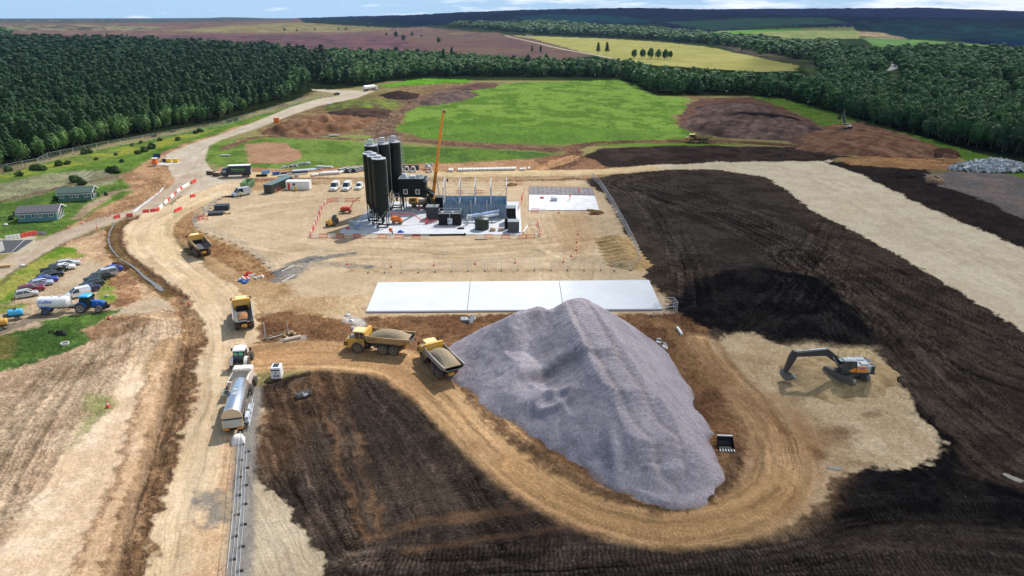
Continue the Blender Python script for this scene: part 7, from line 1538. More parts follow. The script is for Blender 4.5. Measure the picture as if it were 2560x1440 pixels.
CRM = mat('grimy_cream_paint', (.62, .52, .45), .55, dirt=.35, dirtcol=(.35, .25, .18))
t = thing('binder_spreader', 'cream powder spreader with big tyres between white tractor and silver tanker', 'spreader', G(608, 972), R(97))
k = M(); k.prism([(-2.4, 1.2), (1.9, 1.2), (2.2, 2.5), (-2.6, 2.5)], -1.35, 1.35); k.obj('hopper', CRM, t, bevel=.05)
for a, b in ((-1.3, -.45), (-.4, .42), (.47, 1.3)):
    M().box(.6, 2.1, a, b, 2.52, 2.8).obj('hatch', WHTD, t)
k = M(); k.box(-2.2, .3, -1.1, 1.1, 2.52, 2.62); k.tube([(.2, -1.3, 2.6), (.2, -1.3, 3.1), (.2, 1.3, 3.1), (.2, 1.3, 2.6)], .04); k.obj('deck', CHAS, t)
for x, r_2 in ((-1.6, .78), (1.0, .7)):
    for s in (-1, 1): wheel(t, x, s * 1.5, r_2, .55, CHAS, lug=.05)
k = M(); k.box(-2.6, 3.4, -.4, .4, .8, 1.2); k.obj('frame', CHAS, t)
x, y, _ = G(596, 1104); t = thing('bulk_bag', 'crumpled white bulk bag at the head of the near fence', 'bag', (x, y, 0), .4); mound('sack', -.85, .85, -.75, .75, 0, 1.0, mat('white_sacking', (.66, .62, .60), .85, bump=.05, bscale=3), t, n=12, px=3)
# ------------------------------------------------------------------ loose kit in the foreground
t = thing('white_tank_unit', 'white boxy fuel tank unit with dark marks standing beside the loop road', 'fuel tank', G(694, 942), R(-84)); 
M().box(-.9, .9, -.75, .75, .1, 1.9, tx=.05, ty=.05).obj('body', WHT, t, bevel=.1); k = M(); k.box(-.5, .5, -.4, .4, 1.92, 1.99); k.obj('lid', NAVY, t)
k = M(); k.box(.90, .93, -.65, .6, 1.45, 1.62); k.box(.91, .94, -.3, -.02, .5, .75); k.box(.91, .94, .1, .5, .5, .7); k.box(.9, .93, -.15, .2, 1.05, 1.15); k.obj('marking', NAVY, t); M().box(-.7, .7, -.6, .6, 0, .1).obj('skid', BLK, t)
x, y, _ = G(760, 990); t = thing('ditching_bucket', 'open grey ditching bucket lying on the dark soil', 'bucket', (x, y, 0), R(38))
k = M(); pr = [(-.5, .75), (-.45, .2), (-.1, .02), (.4, .1), (.55, .5)]; vs = [(s * 1.05, y_, z_) for y_, z_ in pr for s in (-1, 1)]; n = len(pr); k.add(vs, [(2 * i, 2 * i + 1, 2 * i + 3, 2 * i + 2) for i in range(n - 1)] + [tuple(2 * i for i in range(n)), tuple(2 * i + 1 for i in range(n))]); k.obj('shell', mat('bare_bucket_steel', (.20, .21, .21), .5, .3, dirt=.3), t, solid=.05)
k = M(); k.box(-.04, .04, -.45, .4, .05, .45); k.box(-.3, .3, -.75, -.5, .3, .6); k.obj('rib', STEEL, t)
x, y, _ = G(1813, 1118); t = thing('digger_bucket', 'black toothed digger bucket lying at the right foot of the stone heap', 'bucket', (x, y, .1), R(-4))
k = M(); pr = [(-.9, .15), (-.6, .05), (.3, .05), (.7, .4), (.75, 1.1)]; vs = [(s * .95, y_, z_) for y_, z_ in pr for s in (-1, 1)]; n = len(pr); k.add(vs, [(2 * i, 2 * i + 1, 2 * i + 3, 2 * i + 2) for i in range(n - 1)] + [tuple(2 * i for i in range(n)), tuple(2 * i + 1 for i in range(n))]); sh = k.obj('shell', BLK, t, solid=.06)
k = M(); [k.box(a - .07, a + .07, -1.3, -.88, .1, .22, tx=.02) for a in (-.85, -.5, -.17, .17, .5, .85)]; k.obj('teeth', WHT, t); k = M(); k.box(-.95, .95, .7, .85, 1.0, 1.15); k.obj('lip', GALV, t)
# debris by the haul road
def rod(name, a, b, za, zb, r_, m, label, cat, group=None):
    p, q = G(*a), G(*b); k = M(); k.cyl((p[0], p[1], za), (q[0], q[1], zb), r_, n=8); return tag(k.obj(name, m), label, cat, group)
rod('clay_pipe', (712, 854), (752, 845), .3, .3, .28, mat('buff_pipe', (.5, .42, .33), .7), 'buff concrete pipe lying in the brown earth by the haul road', 'pipe')
rod('steel_post', (665, 848), (664, 846), -.2, 2.9, .09, GALV, 'left upright steel post in the debris by the haul road', 'post'); rod('steel_post', (722, 838), (721, 836), -.2, 2.5, .06, GALV, 'thinner right upright steel post in the debris', 'post')
rod('steel_post', (653, 842), (653, 841), -.2, 1.2, .05, GALV, 'shortest steel stake at the haul road edge', 'post')
rod('scaffold_tube', (674, 848), (706, 838), .15, .15, .06, GALV, 'scaffold tube lying between the two steel posts', 'tube'); rod('scaffold_tube', (680, 836), (730, 828), .1, .12, .05, WOOD, 'timber rail lying across the debris by the road', 'timber')
rod('white_tube', (1693, 822), (1704, 838), .22, .22, .26, WHPL, 'short white pipe on the brown earth behind the stone heap', 'pipe')
rod('barrier_pole', (704, 679), (735, 664), .08, .08, .06, WHPL, 'white pole on the grey stain at the compound corner', 'pole'); rod('barrier_pole', (706, 705), (738, 687), .08, .08, .06, WHPL, 'second white pole nearer the long concrete slab', 'pole')
k = M(); rnd = random.Random(9)
def scatter(name, pts, n, sz, m, label, cat, kind=None):
    k = M(); W = [G(*p) for p in pts]
    for i in range(n):
        a, b = rnd.choice(W), rnd.choice(W); f_ = rnd.random(); x = a[0] + (b[0] - a[0]) * f_; y = a[1] + (b[1] - a[1]) * f_; block(k, (x + rnd.gauss(0, .3), y + rnd.gauss(0, .3), sz * .4), sz * (.4 + rnd.random()), rnd)
    return tag(k.obj(name, m), label, cat, None, kind)
scatter('timber_debris', [(668, 850), (740, 846), (700, 838), (730, 832)], 26, .35, WOOD, 'scattered broken timber around the upright steel posts', 'debris', 'stuff')
scatter('rubbish', [(600, 700), (640, 697), (625, 690), (655, 694)], 22, .4, WHTD, 'small litter of packaging at the corner of the haul road', 'rubbish', 'stuff')
scatter('rubbish', [(600, 703), (615, 706)], 6, .5, BLUE, 'blue plastic sheeting scraps beside the haul road', 'rubbish', 'stuff')
scatter('rubbish', [(612, 690), (622, 684), (618, 694)], 7, .45, REDP, 'red plastic scraps at the haul road corner', 'rubbish', 'stuff')
scatter('stones', [(1640, 850), (1650, 860), (1665, 870)], 14, .35, CONC, 'white stones beside the right foot of the stone heap', 'stones', 'stuff')
scatter('stones', [(868, 790), (880, 800), (872, 812), (885, 822)], 10, .35, WHPL, 'white concrete crumbs at the slab corner', 'stones', 'stuff')
scatter('stones', [(1150, 800), (1185, 798), (1170, 802)], 10, .5, RUB, 'patch of pale stones below the slab edge', 'stones', 'stuff')
scatter('rubbish', [(128, 832), (148, 834), (158, 838)], 8, .45, BLK, 'black plastic scraps in the grass', 'rubbish', 'stuff')
k = M(); k.lathe([(.65, 0), (.65, .4), (.5, .4), (.5, .02)], n=20); o = k.obj('concrete_ring', CONC, smooth=True); o.location = G(163, 862); tag(o, 'concrete ring lying in the grass at lower left', 'ring')
# ------------------------------------------------------------------ people
def person(label, loc, rz, top, legs, hat, sc=1.0, lean=0.0):
    t = thing('person', label, 'person', loc, rz)
    def skin(name, P, E, Rr, m, sub=1):
        me = bpy.data.meshes.new(name); me.from_pydata(P, E, []); me.materials.append(m); o = bpy.data.objects.new(name, me); COL.objects.link(o); o.parent = t
        sk = o.modifiers.new('skin', 'SKIN'); sv = me.skin_vertices[0].data if me.skin_vertices else None
        if sv is None:
            bm_ = __import__('bmesh').new(); bm_.from_mesh(me); bm_.verts.layers.skin.verify(); bm_.to_mesh(me); bm_.free(); sv = me.skin_vertices[0].data
        for i, r_ in enumerate(Rr): sv[i].radius = (r_, r_)
        sv[0].use_root = True; q = o.modifiers.new('sub', 'SUBSURF'); q.levels = sub; q.render_levels = sub; return o
    L_ = lean
    P = [(0, 0, .95), (L_ * .3, 0, 1.2), (L_ * .6, 0, 1.42), (L_ * .8, 0, 1.52), (L_ * .95, 0, 1.66), (L_ * .6, .19, 1.40), (L_ * .6 + .05, .27, 1.13), (L_ * .6 + .22, .24, .92), (L_ * .6 + .30, .23, .88), (L_ * .6, -.19, 1.40), (L_ * .6 + .05, -.27, 1.13), (L_ * .6 + .2, -.24, .92), (L_ * .6 + .28, -.23, .86), (0, .1, .88), (.06, .12, .5), (-.02, .13, .08), (.14, .14, .03), (0, -.1, .88), (-.05, -.12, .5), (-.1, -.13, .08), (.06, -.14, .03)]
    E = [(0, 1), (1, 2), (2, 3), (3, 4), (2, 5), (5, 6), (6, 7), (7, 8), (2, 9), (9, 10), (10, 11), (11, 12), (0, 13), (13, 14), (14, 15), (15, 16), (0, 17), (17, 18), (18, 19), (19, 20)]
    skin('body', P, E, [.13, .14, .12, .06, .105, .06, .05, .038, .03, .06, .05, .038, .03, .09, .06, .045, .04, .09, .06, .045, .04], SKIN)
    skin('jacket', [P[0], P[1], P[2], P[5], P[6], (P[7][0] - .03, P[7][1], P[7][2]), P[9], P[10], (P[11][0] - .03, P[11][1], P[11][2])], [(0, 1), (1, 2), (2, 3), (3, 4), (4, 5), (2, 6), (6, 7), (7, 8)], [.17, .18, .15, .085, .075, .06, .085, .075, .06], top)
    skin('trousers', [P[0], P[13], P[14], P[15], P[17], P[18], P[19]], [(0, 1), (1, 2), (2, 3), (0, 4), (4, 5), (5, 6)], [.15, .11, .085, .07, .11, .085, .07], legs)
    k = M(); c = P[4]; k.ell((c[0], c[1], c[2] + .06), (.14, .125, .10)); k.box(c[0] + .05, c[0] + .2, -.08, .08, c[2] + .03, c[2] + .05); k.obj('helmet', hat, t, smooth=True)
    k = M(); k.ell((c[0] + .1, .035, c[2]), (.015, .018, .012), 6, 4); k.ell((c[0] + .1, -.035, c[2]), (.015, .018, .012), 6, 4); k.obj('eyes', BLK, t)
    k = M(); k.lathe([(.178, 1.12 + 0), (.183, 1.13), (.183, 1.18), (.178, 1.19)], n=12); k.obj('reflective_band', WHT, t)
    t.scale = (sc, sc, sc); return t
person('person in orange overalls and white helmet standing on the reinforced slab', (*G(1425, 500)[:2], .18), R(200), HIVO, HIVO, WHT, 1.08)
person('person in orange bending over at the joint of the reinforced slab', (*G(1446, 486)[:2], .18), R(30), HIVO, HIVO, ORANGE, 1.05, .35)
person('person in yellow vest standing behind the silver tanker', G(599, 1080), R(95), HIVIS, NAVY, WHT, 1.05)
person('person in yellow vest next to the silver-white van', G(602, 494), R(60), HIVIS, NAVY, WHT, 1.0)
person('person in yellow vest at the cab of the dark box lorry', G(557, 443), R(180), HIVIS, NAVY, WHT, 1.0)
person('person in orange helmet working behind the front barriers', (*G(981, 588)[:2], .0), R(180), HIVO, NAVY, ORANGE, 1.0)
k = M(); k.box(-.9, .9, -.7, .7, 0, .5); 
for i in range(3): k.box(-.9, .9, -.7 + i * .5, -.3 + i * .5, .5, .9)
o = k.obj('formwork_stack', STEEL); o.location = (*G(1385, 503)[:2], .18); tag(o, 'grey stack of formwork panels in the middle of the reinforced slab', 'formwork')
# trestle by worker
#PART7
# ------------------------------------------------------------------ chalets
def chalet(label, a, b, wallm, roofm, depth, french):
    p, q = Vector(G(*a)), Vector(G(*b)); L_ = (q - p).length; t = thing('chalet', label, 'chalet', p, head(a, b))
    hW, hR = 2.5, 3.6
    k = M(); pr = [(0, 0), (depth, 0), (depth, hW), (depth / 2, hR), (0, hW)]
    k.add([(0, y, z) for y, z in pr] + [(L_, y, z) for y, z in pr], [(4, 3, 2, 1, 0), (5, 6, 7, 8, 9), (0, 1, 6, 5), (1, 2, 7, 6), (3, 4, 9, 8), (2, 3, 8, 7), (4, 0, 5, 9)]); k.obj('wall', wallm, t)
    k = M(); e = .45
    for s in (0, 1):
        y0, y1 = (-e, depth / 2) if s == 0 else (depth + e, depth / 2); z0 = hW - e * (hR - hW) / (depth / 2) + .1; z1 = hR + .1
        k.add([(-.3, y0, z0), (L_ + .7, y0, z0), (L_ + .7, y1, z1), (-.3, y1, z1), (-.3, y0, z0 + .1), (L_ + .7, y0, z0 + .1), (L_ + .7, y1, z1 + .1), (-.3, y1, z1 + .1)], [(0, 3, 2, 1), (4, 5, 6, 7), (0, 1, 5, 4), (1, 2, 6, 5), (3, 0, 4, 7)])
    k.obj('roof', roofm, t)
    k = M(); x = L_ + .72
    for s in (0, 1):
        y0, y1 = (-e, depth / 2) if s == 0 else (depth + e, depth / 2); z0 = hW - e * (hR - hW) / (depth / 2); k.add([(x, y0, z0), (x, y1, hR), (x, y1, hR + .25), (x, y0, z0 + .25), (x + .05, y0, z0), (x + .05, y1, hR), (x + .05, y1, hR + .25), (x + .05, y0, z0 + .25)], [(0, 1, 2, 3), (4, 5, 6, 7), (3, 2, 6, 7), (0, 1, 5, 4)])
    k.box(-.3, L_ + .7, -e - .03, -e + .02, hW - .45, hW - .3); k.obj('bargeboard', WHT, t)
    for f0, f1, ms in ((.07, .19, 2), (.37, .45, 1), (.53, .63, 2), (.80, .92, 2)):
        x0, x1 = L_ * f0, L_ * f1; k = M(); k.box(x0, x1, -.06, -.01, 1.0, 1.1); k.box(x0, x1, -.06, -.01, 2.0, 2.1); k.box(x0, x0 + .1, -.06, -.01, 1.1, 2.0); k.box(x1 - .1, x1, -.06, -.01, 1.1, 2.0)
        for j in range(1, ms): xm = x0 + (x1 - x0) * j / ms; k.box(xm - .04, xm + .04, -.06, -.01, 1.1, 2.0)
        w_ = k.obj('window', WHT, t); M().box(x0 + .1, x1 - .1, -.03, -.004, 1.1, 2.0).obj('pane', GLASS, w_)
    n = 4 if french else 2
    for j in range(n):
        y0 = .4 + j * (depth - .8) / n; y1 = y0 + (depth - .8) / n * .86; zb = .25 if (french or j == 0) else 1.1; k = M(); X_ = L_ + .01
        k.box(X_, X_ + .06, y0, y0 + .12, zb, 2.2); k.box(X_, X_ + .06, y1 - .12, y1, zb, 2.2); k.box(X_, X_ + .06, y0, y1, 2.2, 2.32); k.box(X_, X_ + .06, y0, y1, zb - .1, zb)
        w_ = k.obj('glazed_door' if (french or j == 0) else 'window', WHT, t); M().box(X_ - .006, X_ + .03, y0 + .12, y1 - .12, zb, 2.2).obj('pane', GLASS, w_)
    return t
TEAL = mat('teal_painted_boards', (.075, .20, .22), .7, var=.1, scale=2); SAGE = mat('sage_green_boards', (.065, .145, .115), .7, var=.1, scale=2)
chalet('teal chalet nearer the lane with glazed doors across its gable', (46, 556), (144, 551), TEAL, mat('grey_felt_roof', (.095, .09, .10), .85, var=.15), 5.2, True)
chalet('sage green chalet further up the slope with a dark green roof', (147, 505), (229, 501), SAGE, mat('dark_green_felt_roof', (.05, .085, .072), .85, var=.15), 5.2, False)
# ------------------------------------------------------------------ box lorry, skips, containers
t = thing('box_lorry', 'dark box lorry with green writing at the head of the compound track', 'lorry', mid((562, 443), (625, 441)), head((622, 441), (562, 443)))
NAVB = mat('dark_navy_curtain', (.012, .018, .035), .45, var=.08)
k = M(); k.box(-4.6, 2.4, -1.27, 1.27, 1.15, 3.9); k.obj('box_body', NAVB, t); M().box(-4.65, 2.45, -1.3, 1.3, 3.9, 3.98).obj('box_roof', WHT, t)
k = M(); k.prism([(2.6, .6), (4.6, .6), (4.75, 1.6), (4.4, 2.9), (2.6, 3.1)], -1.2, 1.2); k.obj('cab', NAVB, t, bevel=.06); k = M(); k.add([(4.74, -1.05, 1.75), (4.74, 1.05, 1.75), (4.46, 1.05, 2.75), (4.46, -1.05, 2.75)], [(0, 1, 2, 3)]); [k.box(3.2, 4.3, s * 1.215 - .01, s * 1.215 + .01, 1.7, 2.6) for s in (-1, 1)]; k.obj('cab_glass', GLASSL, t)
k = M(); k.box(-4.5, 4.4, -.4, .4, .7, 1.1); k.obj('chassis', CHAS, t)
for x in (-3.4, 3.5, -2.2):
    for s in (-1, 1): wheel(t, x, s * 1.0, .5, .35, RIM, n=16)
GRNT = mat('green_lettering', (.16, .45, .10), .5)
for s in (-1, 1): text('lettering', 'Palletways', 1.05, GRNT, t, side(-.8 if s > 0 else -1.2, s * 1.30, 2.75, s), .01); text('lettering', 'express palletised freight', .34, GRNT, t, side(-.8 if s > 0 else -1.2, s * 1.30, 2.1, s), .01)
k = M(); k.box(-4.72, -4.66, -1.1, 1.1, 1.2, 2.4); k.obj('tail_lift', GALV, t)
for (u, v, lb) in ((528, 436, 'farther of two brown bins beside the box lorry cab'), (543, 440, 'nearer of two brown bins beside the box lorry cab')):
    t = thing('timber_bin', lb, 'bin', G(u, v), R(-18)); k = M(); k.box(-1.3, 1.3, -.8, .8, 0, 1.2); k.obj('bin', mat('brown_steel', (.07, .055, .04), .7), t); mound('load', -1.2, 1.2, -.7, .7, 1.15, .25, WOOD, t, n=5)
cbox('storage_container', 'long dark green storage container standing end-on in the compound', 'container', 661, 484, 2.6, 13.0, 2.7, mat('green_container_paint', (.05, .055, .045), .6, var=.1), mat('blue_green_roof', (.09, .15, .16), .5, var=.08), R(-12), 0)
t = cbox('site_cabin', 'white site cabin with a red door panel between the container and vans', 'cabin', 716, 475, 7.2, 2.8, 2.6, WHT, WHT, 0, 0, False)
k = M(); k.box(.55, 1.25, -.05, -.01, .2, 2.2); k.obj('door', REDP, t); k = M(); k.box(2.1, 2.9, -.05, -.01, 1.4, 2.1); k.obj('window', mat('dark_red_shutter', (.10, .02, .04), .5), t)
for s in (0, 1): pass
t = thing('fuel_cabinet', 'yellow locker standing against the white site cabin', 'locker', G(740, 478), 0); M().box(-.35, .35, -.25, .25, .05, 1.4).obj('body', YEL, t, bevel=.03); M().box(-.3, .3, -.2, .2, 0, .05).obj('plinth', BLK, t)
t = thing('fire_point', 'red box leaning on the corner of the dark green container', 'fire point', G(687, 481), R(30)); M().box(-.6, .6, -.3, .3, .1, 1.2, tx=.1).obj('body', REDP, t); M().box(-.4, .4, -.32, -.3, .4, .9).obj('panel', WHPL, t)
SKG = mat('skip_green', (.16, .27, .13), .6, dirt=.3)
t = thing('skip', 'open green skip parked behind the silver-white van', 'skip', G(620, 470), head((610, 480), (632, 463)))
k = M(); k.add([(-3.2, -1.1, .3), (3.2, -1.1, .3), (3.2, 1.1, .3), (-3.2, 1.1, .3), (-3.4, -1.25, 2.3), (3.4, -1.25, 2.3), (3.4, 1.25, 2.3), (-3.4, 1.25, 2.3)], [(0, 1, 2, 3), (0, 4, 5, 1), (1, 5, 6, 2), (2, 6, 7, 3), (3, 7, 4, 0)]); k.obj('shell', SKG, t, solid=.09)
k = M(); [k.box(-3 + i * .75, -2.9 + i * .75, s * 1.26 - .05, s * 1.26 + .05, .4, 2.2) for i in range(9) for s in (-1, 1)]; k.obj('ribs', SKG, t); k = M(); [k.cyl((x, -1, .2), (x, 1, .2), .18) for x in (-2.6, 2.6)]; k.obj('rollers', BLK, t)
BLKC = mat('black_crate_sheet', (.03, .038, .045), .5)
for (u, v, lb, h_) in ((556, 524, 'taller stack of black crates at the compound corner', 1.5), (541, 536, 'lower black crate in front of the taller stack', .7)):
    t = thing('crate_stack', lb, 'crates', G(u, v), R(12)); n = int(h_ / .35)
    for i in range(n): M().box(-1.9, 1.9, -1.3, 1.3, .05 + i * .36, .36 + i * .36, tx=.04).obj('crate', BLKC, t)
t = thing('timber_offcuts', 'brown wooden boards heap beside the black crates', 'timber', G(566, 535)); k = M(); [block(k, (rnd.gauss(0, .5), rnd.gauss(0, .4), .2), .5, rnd) for i in range(9)]; k.obj('boards', WOOD, t)
t = thing('site_sign', 'white sign panel fixed on the mesh fence by the gate', 'sign', G(513, 538), R(-50)); M().box(-.9, .9, -.02, .02, .9, 2.4).obj('panel', WHT, t); M().tube([(-.7, .04, 0), (-.7, .04, 2.3)], .03).obj('post', GALV, t)
k = M(); [k.cyl((rnd.gauss(0, 1.2), rnd.gauss(0, .4), .1), (rnd.gauss(0, 1.2), rnd.gauss(0, .4), .3), .12, n=6) for i in range(12)]
o = k.obj('pipe_offcuts', BLK); o.location = G(575, 492); tag(o, 'tangle of dark offcuts left of the silver-white van', 'debris', None, 'stuff')
# ------------------------------------------------------------------ stored pipes and materials
PIPW = mat('pale_concrete_pipe', (.60, .57, .54), .8, var=.1)
def pipes(u0, v0, u1, v1, n, L_, r_, m, label, group, rz=R(84), z=0):
    a, b = G(u0, v0), G(u1, v1); me = None
    for i in range(n):
        f_ = i / max(1, n - 1); x, y = a[0] + (b[0] - a[0]) * f_, a[1] + (b[1] - a[1]) * f_
        if me is None:
            k = M(); k.lathe([(r_ * .8, 0), (r_, .01), (r_, L_ * .9), (r_ * 1.15, L_ * .92), (r_ * 1.15, L_), (r_ * .8, L_), (r_ * .78, .3), (r_ * .78, .02)], (0, 0, r_), 'x', 14)
            o = k.obj('concrete_pipe', m, smooth=True); me = o.data
        else: o = bpy.data.objects.new('concrete_pipe', me); COL.objects.link(o)
        o.location = (x, y, z); o.rotation_euler = (0, 0, rz + rnd.gauss(0, .02)); tag(o, label, 'pipe', group)
pipes(1145, 429, 1286, 426, 24, 2.4, .42, PIPW, 'short white pipe in the long row behind the steel portal frame', 'long row of white pipes')
pipes(1122, 430, 1128, 430, 2, 2.2, .45, PIPW, 'one of a pair of white pipes left of the long row', 'pair of white pipes')
pipes(1301, 427, 1311, 426, 3, 2.0, .35, PIPW, 'one of three small white pipes right of the long row', 'three small white pipes'); pipes(1321, 425, 1322, 425, 1, 2.6, .35, PIPW, 'single white pipe at the right end of the pipe rows', None)
pipes(800, 439, 846, 436, 9, 2.6, .5, PIPW, 'white pipe in the row before the black pipe stacks', 'row of white pipes by the black stacks', R(70)); pipes(778, 442, 792, 440, 4, 2.0, .4, PIPW, 'short grey pipe at the left end of the white row', 'four short grey pipes', R(70))
BPL = mat('grey_black_duct', (.05, .06, .065), .4)
def stack(u, v, label, rz, L_=5.5, r_=.28, n=4, m=BPL):
    t = thing('pipe_stack', label, 'pipe stack', G(u, v), rz)
    for lay in range(3):
        for i in range(n - lay):
            k = M(); k.lathe([(r_ * .8, 0), (r_, 0.01), (r_, L_), (r_ * .8, L_), (r_ * .8, .1)], (0, (i + lay * .5) * r_ * 2.02, r_ + lay * r_ * 1.75), 'x', 10); k.obj('pipe', m, t, smooth=True)
stack(853, 434, 'left of the three stacks of black corrugated pipes', R(62)); stack(872, 433, 'middle of the three stacks of black corrugated pipes', R(62)); stack(889, 432, 'right of the three stacks of black corrugated pipes, nearest the silos', R(62))
for j, (u, v) in enumerate([(1004, 425), (1016, 425), (1028, 425)]): stack(u, v, 'bundle of black pipes behind the tall silos', R(0), 2.6, .3, 3)
bpy.context.view_layer.update()
for o in [o for o in COL.objects if o.get('label') == 'bundle of black pipes behind the tall silos']: o['group'] = 'black pipe bundles behind the silos'
def trestle(u, v, lb, grp):
    t = thing('precast_unit', lb, 'concrete unit', G(u, v), 0, grp); k = M()
    k.prism([(-1.1, 0), (-.75, 0), (-.3, 1.6), (.3, 1.6), (.75, 0), (1.1, 0), (.5, 2.0), (-.5, 2.0)], -.5, .5); k.box(-1.2, 1.2, -.6, .6, 0, .25); k.obj('headwall', CONC, t)
for u in (1002, 1017, 1033): trestle(u, 430, 'precast A-shaped concrete unit just behind the silos', 'precast units behind the silos')
trestle(1074, 430, 'precast concrete unit left of the crane boom, under a bundle', None)
k = M(); [block(k, (rnd.gauss(0, .8), rnd.gauss(0, .4), .5 + rnd.random() * 1.5), .5, rnd) for i in range(14)]; o = k.obj('steel_offcuts', STEEL); o.location = G(1072, 423); tag(o, 'jumble of grey steelwork behind the lone precast unit', 'steelwork', None, 'stuff')
stor = [(760, 428, 3.4, .5, mat('silver_sheet', (.5, .53, .56), .4, .4), 'silver sheeted bundle behind the white site cabin', R(25), 8), (735, 434, 3.0, .5, BLK, 'long dark beam bundle near the white cabin', R(20), 9), (690, 437, 1.2, .9, BLUE, 'stack of blue-wrapped panels by the green container', R(30), 2.4),
        (706, 441, 1.5, .5, mat('grey_panel', (.5, .55, .56), .6), 'pale grey panel stack beside the green container', R(30), 3), (780, 425, 1.0, .4, STEEL, 'grey beam bundle in the storage row', R(22), 7), (655, 441, 1.2, .6, BLK, 'dark low stack next to the box lorry tail', R(10), 3.6), (664, 434, .8, 1.0, mat('bright_blue_sheet', (.1, .3, .62), .5), 'bright blue leaning sheets right of the box lorry', R(45), 3),
        (724, 437, .8, .5, WHTD, 'off-white wrapped pack in the storage row', R(15), 1.8), (742, 442, .8, .7, PIPW, 'pale concrete ring stack in front of the storage row', R(0), 1.6), (750, 437, .6, .4, WHTD, 'long pale wrapped bundle before the dark beams', R(20), 4.5), (812, 419, 1.6, .5, mat('pale_roof_sheet', (.62, .66, .70), .5), 'fan of pale sheets at the back of the storage row', R(-12), 6)]
for (u, v, wd, h_, m_, lb, rz, ln) in stor:
    t = thing('material_stack', lb, 'material stack', G(u, v), rz); n = 3
    for i in range(n): M().box(-ln / 2 + .1 * i, ln / 2 - .05 * i, -wd / 2 + wd * i / n + .03, -wd / 2 + wd * (i + 1) / n - .03, .16, .16 + h_ * (1 - .15 * i)).obj('pack', m_, t)
    k = M(); [k.box(x - .06, x + .06, -wd / 2, wd / 2, 0, .155) for x in (-ln * .35, 0, ln * .35)]; k.obj('bearer', WOOD, t)
for (u, v) in [(712, 420), (735, 416), (740, 417), (752, 412), (768, 411), (772, 410)]:
    k = M(); [block(k, (rnd.gauss(0, .5), rnd.gauss(0, .4), .4), .6, rnd) for i in range(6)]; o = k.obj('stone_lump', RUB); o.location = G(u, v); tag(o, 'pale block on the grass edge behind the storage row', 'block', 'pale blocks behind the storage row')
t = thing('flat_trailer', 'pale flat board stack lying on the grass left of the earth oval', 'board stack', G(564, 390), R(5)); M().box(-1.6, 1.6, -.6, .6, .2, .5).obj('boards', GALV, t); M().box(-1.3, 1.3, -.5, .5, 0, .2).obj('bearer', BLK, t)
t = thing('board_stack', 'pale bundle lying on the grass in front of the brown soil heap', 'board stack', G(835, 341), R(10)); M().box(-2.2, 2.2, -.6, .6, .2, .7).obj('boards', GALV, t); M().box(-1.8, 1.8, -.5, .5, 0, .2).obj('bearer', BLK, t)
# ------------------------------------------------------------------ entrance kit
t = thing('gatehouse', 'orange-red booth at the site entrance', 'booth', (*G(389, 414)[:2], 0), R(5)); M().box(-.8, .8, -.8, .8, .5, 2.6).obj('wall', ORANGE, t, bevel=.05); M().box(-.9, .9, -.9, .9, 2.6, 2.75).obj('roof', WHT, t); M().box(-.75, .75, -.75, .75, 0, .5).obj('base', STEEL, t)
t = thing('solar_panel_unit', 'dark solar panel on a cabinet behind the orange booth', 'solar unit', G(394, 405), R(3)); k = M(); k.add([(-1.3, -.6, 1.5), (1.3, -.6, 1.5), (1.3, .9, 2.9), (-1.3, .9, 2.9)], [(0, 1, 2, 3)]); k.obj('panel', mat('solar_glass', (.01, .02, .06), .15), t, solid=.06); M().box(-.6, .6, -.3, .5, 0, 1.5).obj('cabinet', STEEL, t)
for (u, lb) in ((423, 'left yellow half of the entrance turnstile'), (440, 'right yellow half of the entrance turnstile')):
    t = thing('turnstile', lb, 'turnstile', G(u, 407), 0); M().box(-.85, .85, -.4, .4, 0, 1.5).obj('wall', mat('bright_yellow_panel', (.8, .5, .03), .5), t); M().box(-.95, .95, -.5, .5, 1.5, 1.6).obj('roof', WHTD, t)
t = thing('entrance_box', 'dark box between the orange booth and the yellow turnstile', 'cabinet', G(412, 405), 0); M().box(-.6, .6, -.5, .5, 0, 1.3).obj('body', NAVY, t); M().box(-.65, .65, -.55, .55, 1.3, 1.38).obj('roof', STEEL, t)
cone(448, 406, 'cone at the end of the yellow turnstile', None, 1.4)
t = thing('red_hut', 'small red hut beside the upper road', 'hut', G(692, 307), R(12)); M().box(-1.3, 1.3, -.9, .9, 0, 2.3).obj('wall', ORANGE, t); M().box(-1.4, 1.4, -1, 1, 2.3, 2.4).obj('roof', REDP, t)
t = thing('water_barrow', 'blue and black plant item where the upper road meets the dark bank', 'plant item', G(828, 264), R(10)); M().box(-1.6, .2, -.6, .6, .2, 1.2).obj('body', mat('sky_blue_paint', (.25, .45, .7), .5), t); M().box(.2, 3.0, -.4, .4, .1, .5).obj('drawbar', NAVY, t)
car('saloon', 'black', 'black car on the far bend of the upper road', G(842, 237), R(170))
t = thing('tanker_lorry', 'distant white tanker lorry at the top of the pale road', 'lorry', mid((908, 229), (942, 225)), head((908, 229), (942, 225)))
k = M(); k.lathe([(.05, -6.5), (1.2, -6.4), (1.3, -6.0), (1.3, 4.2), (1.1, 4.5), (.05, 4.7)], (0, 0, 2.8), 'x', 20); k.obj('tank', WHT, t, smooth=True); M().box(4.9, 7.0, -1.25, 1.25, .7, 3.3, tx=.1).obj('cab', WHT, t); M().box(-6.4, 6.5, -.5, .5, .8, 1.3).obj('chassis', CHAS, t); M().box(6.86, 7.05, -1.1, 1.1, 1.9, 2.9).obj('windscreen', GLASS, t)
for x in (-5.2, -4, -2.8, 3.2, 5.8):
    for s in (-1, 1): wheel(t, x, s * 1.0, .5, .35, RIM, n=12)
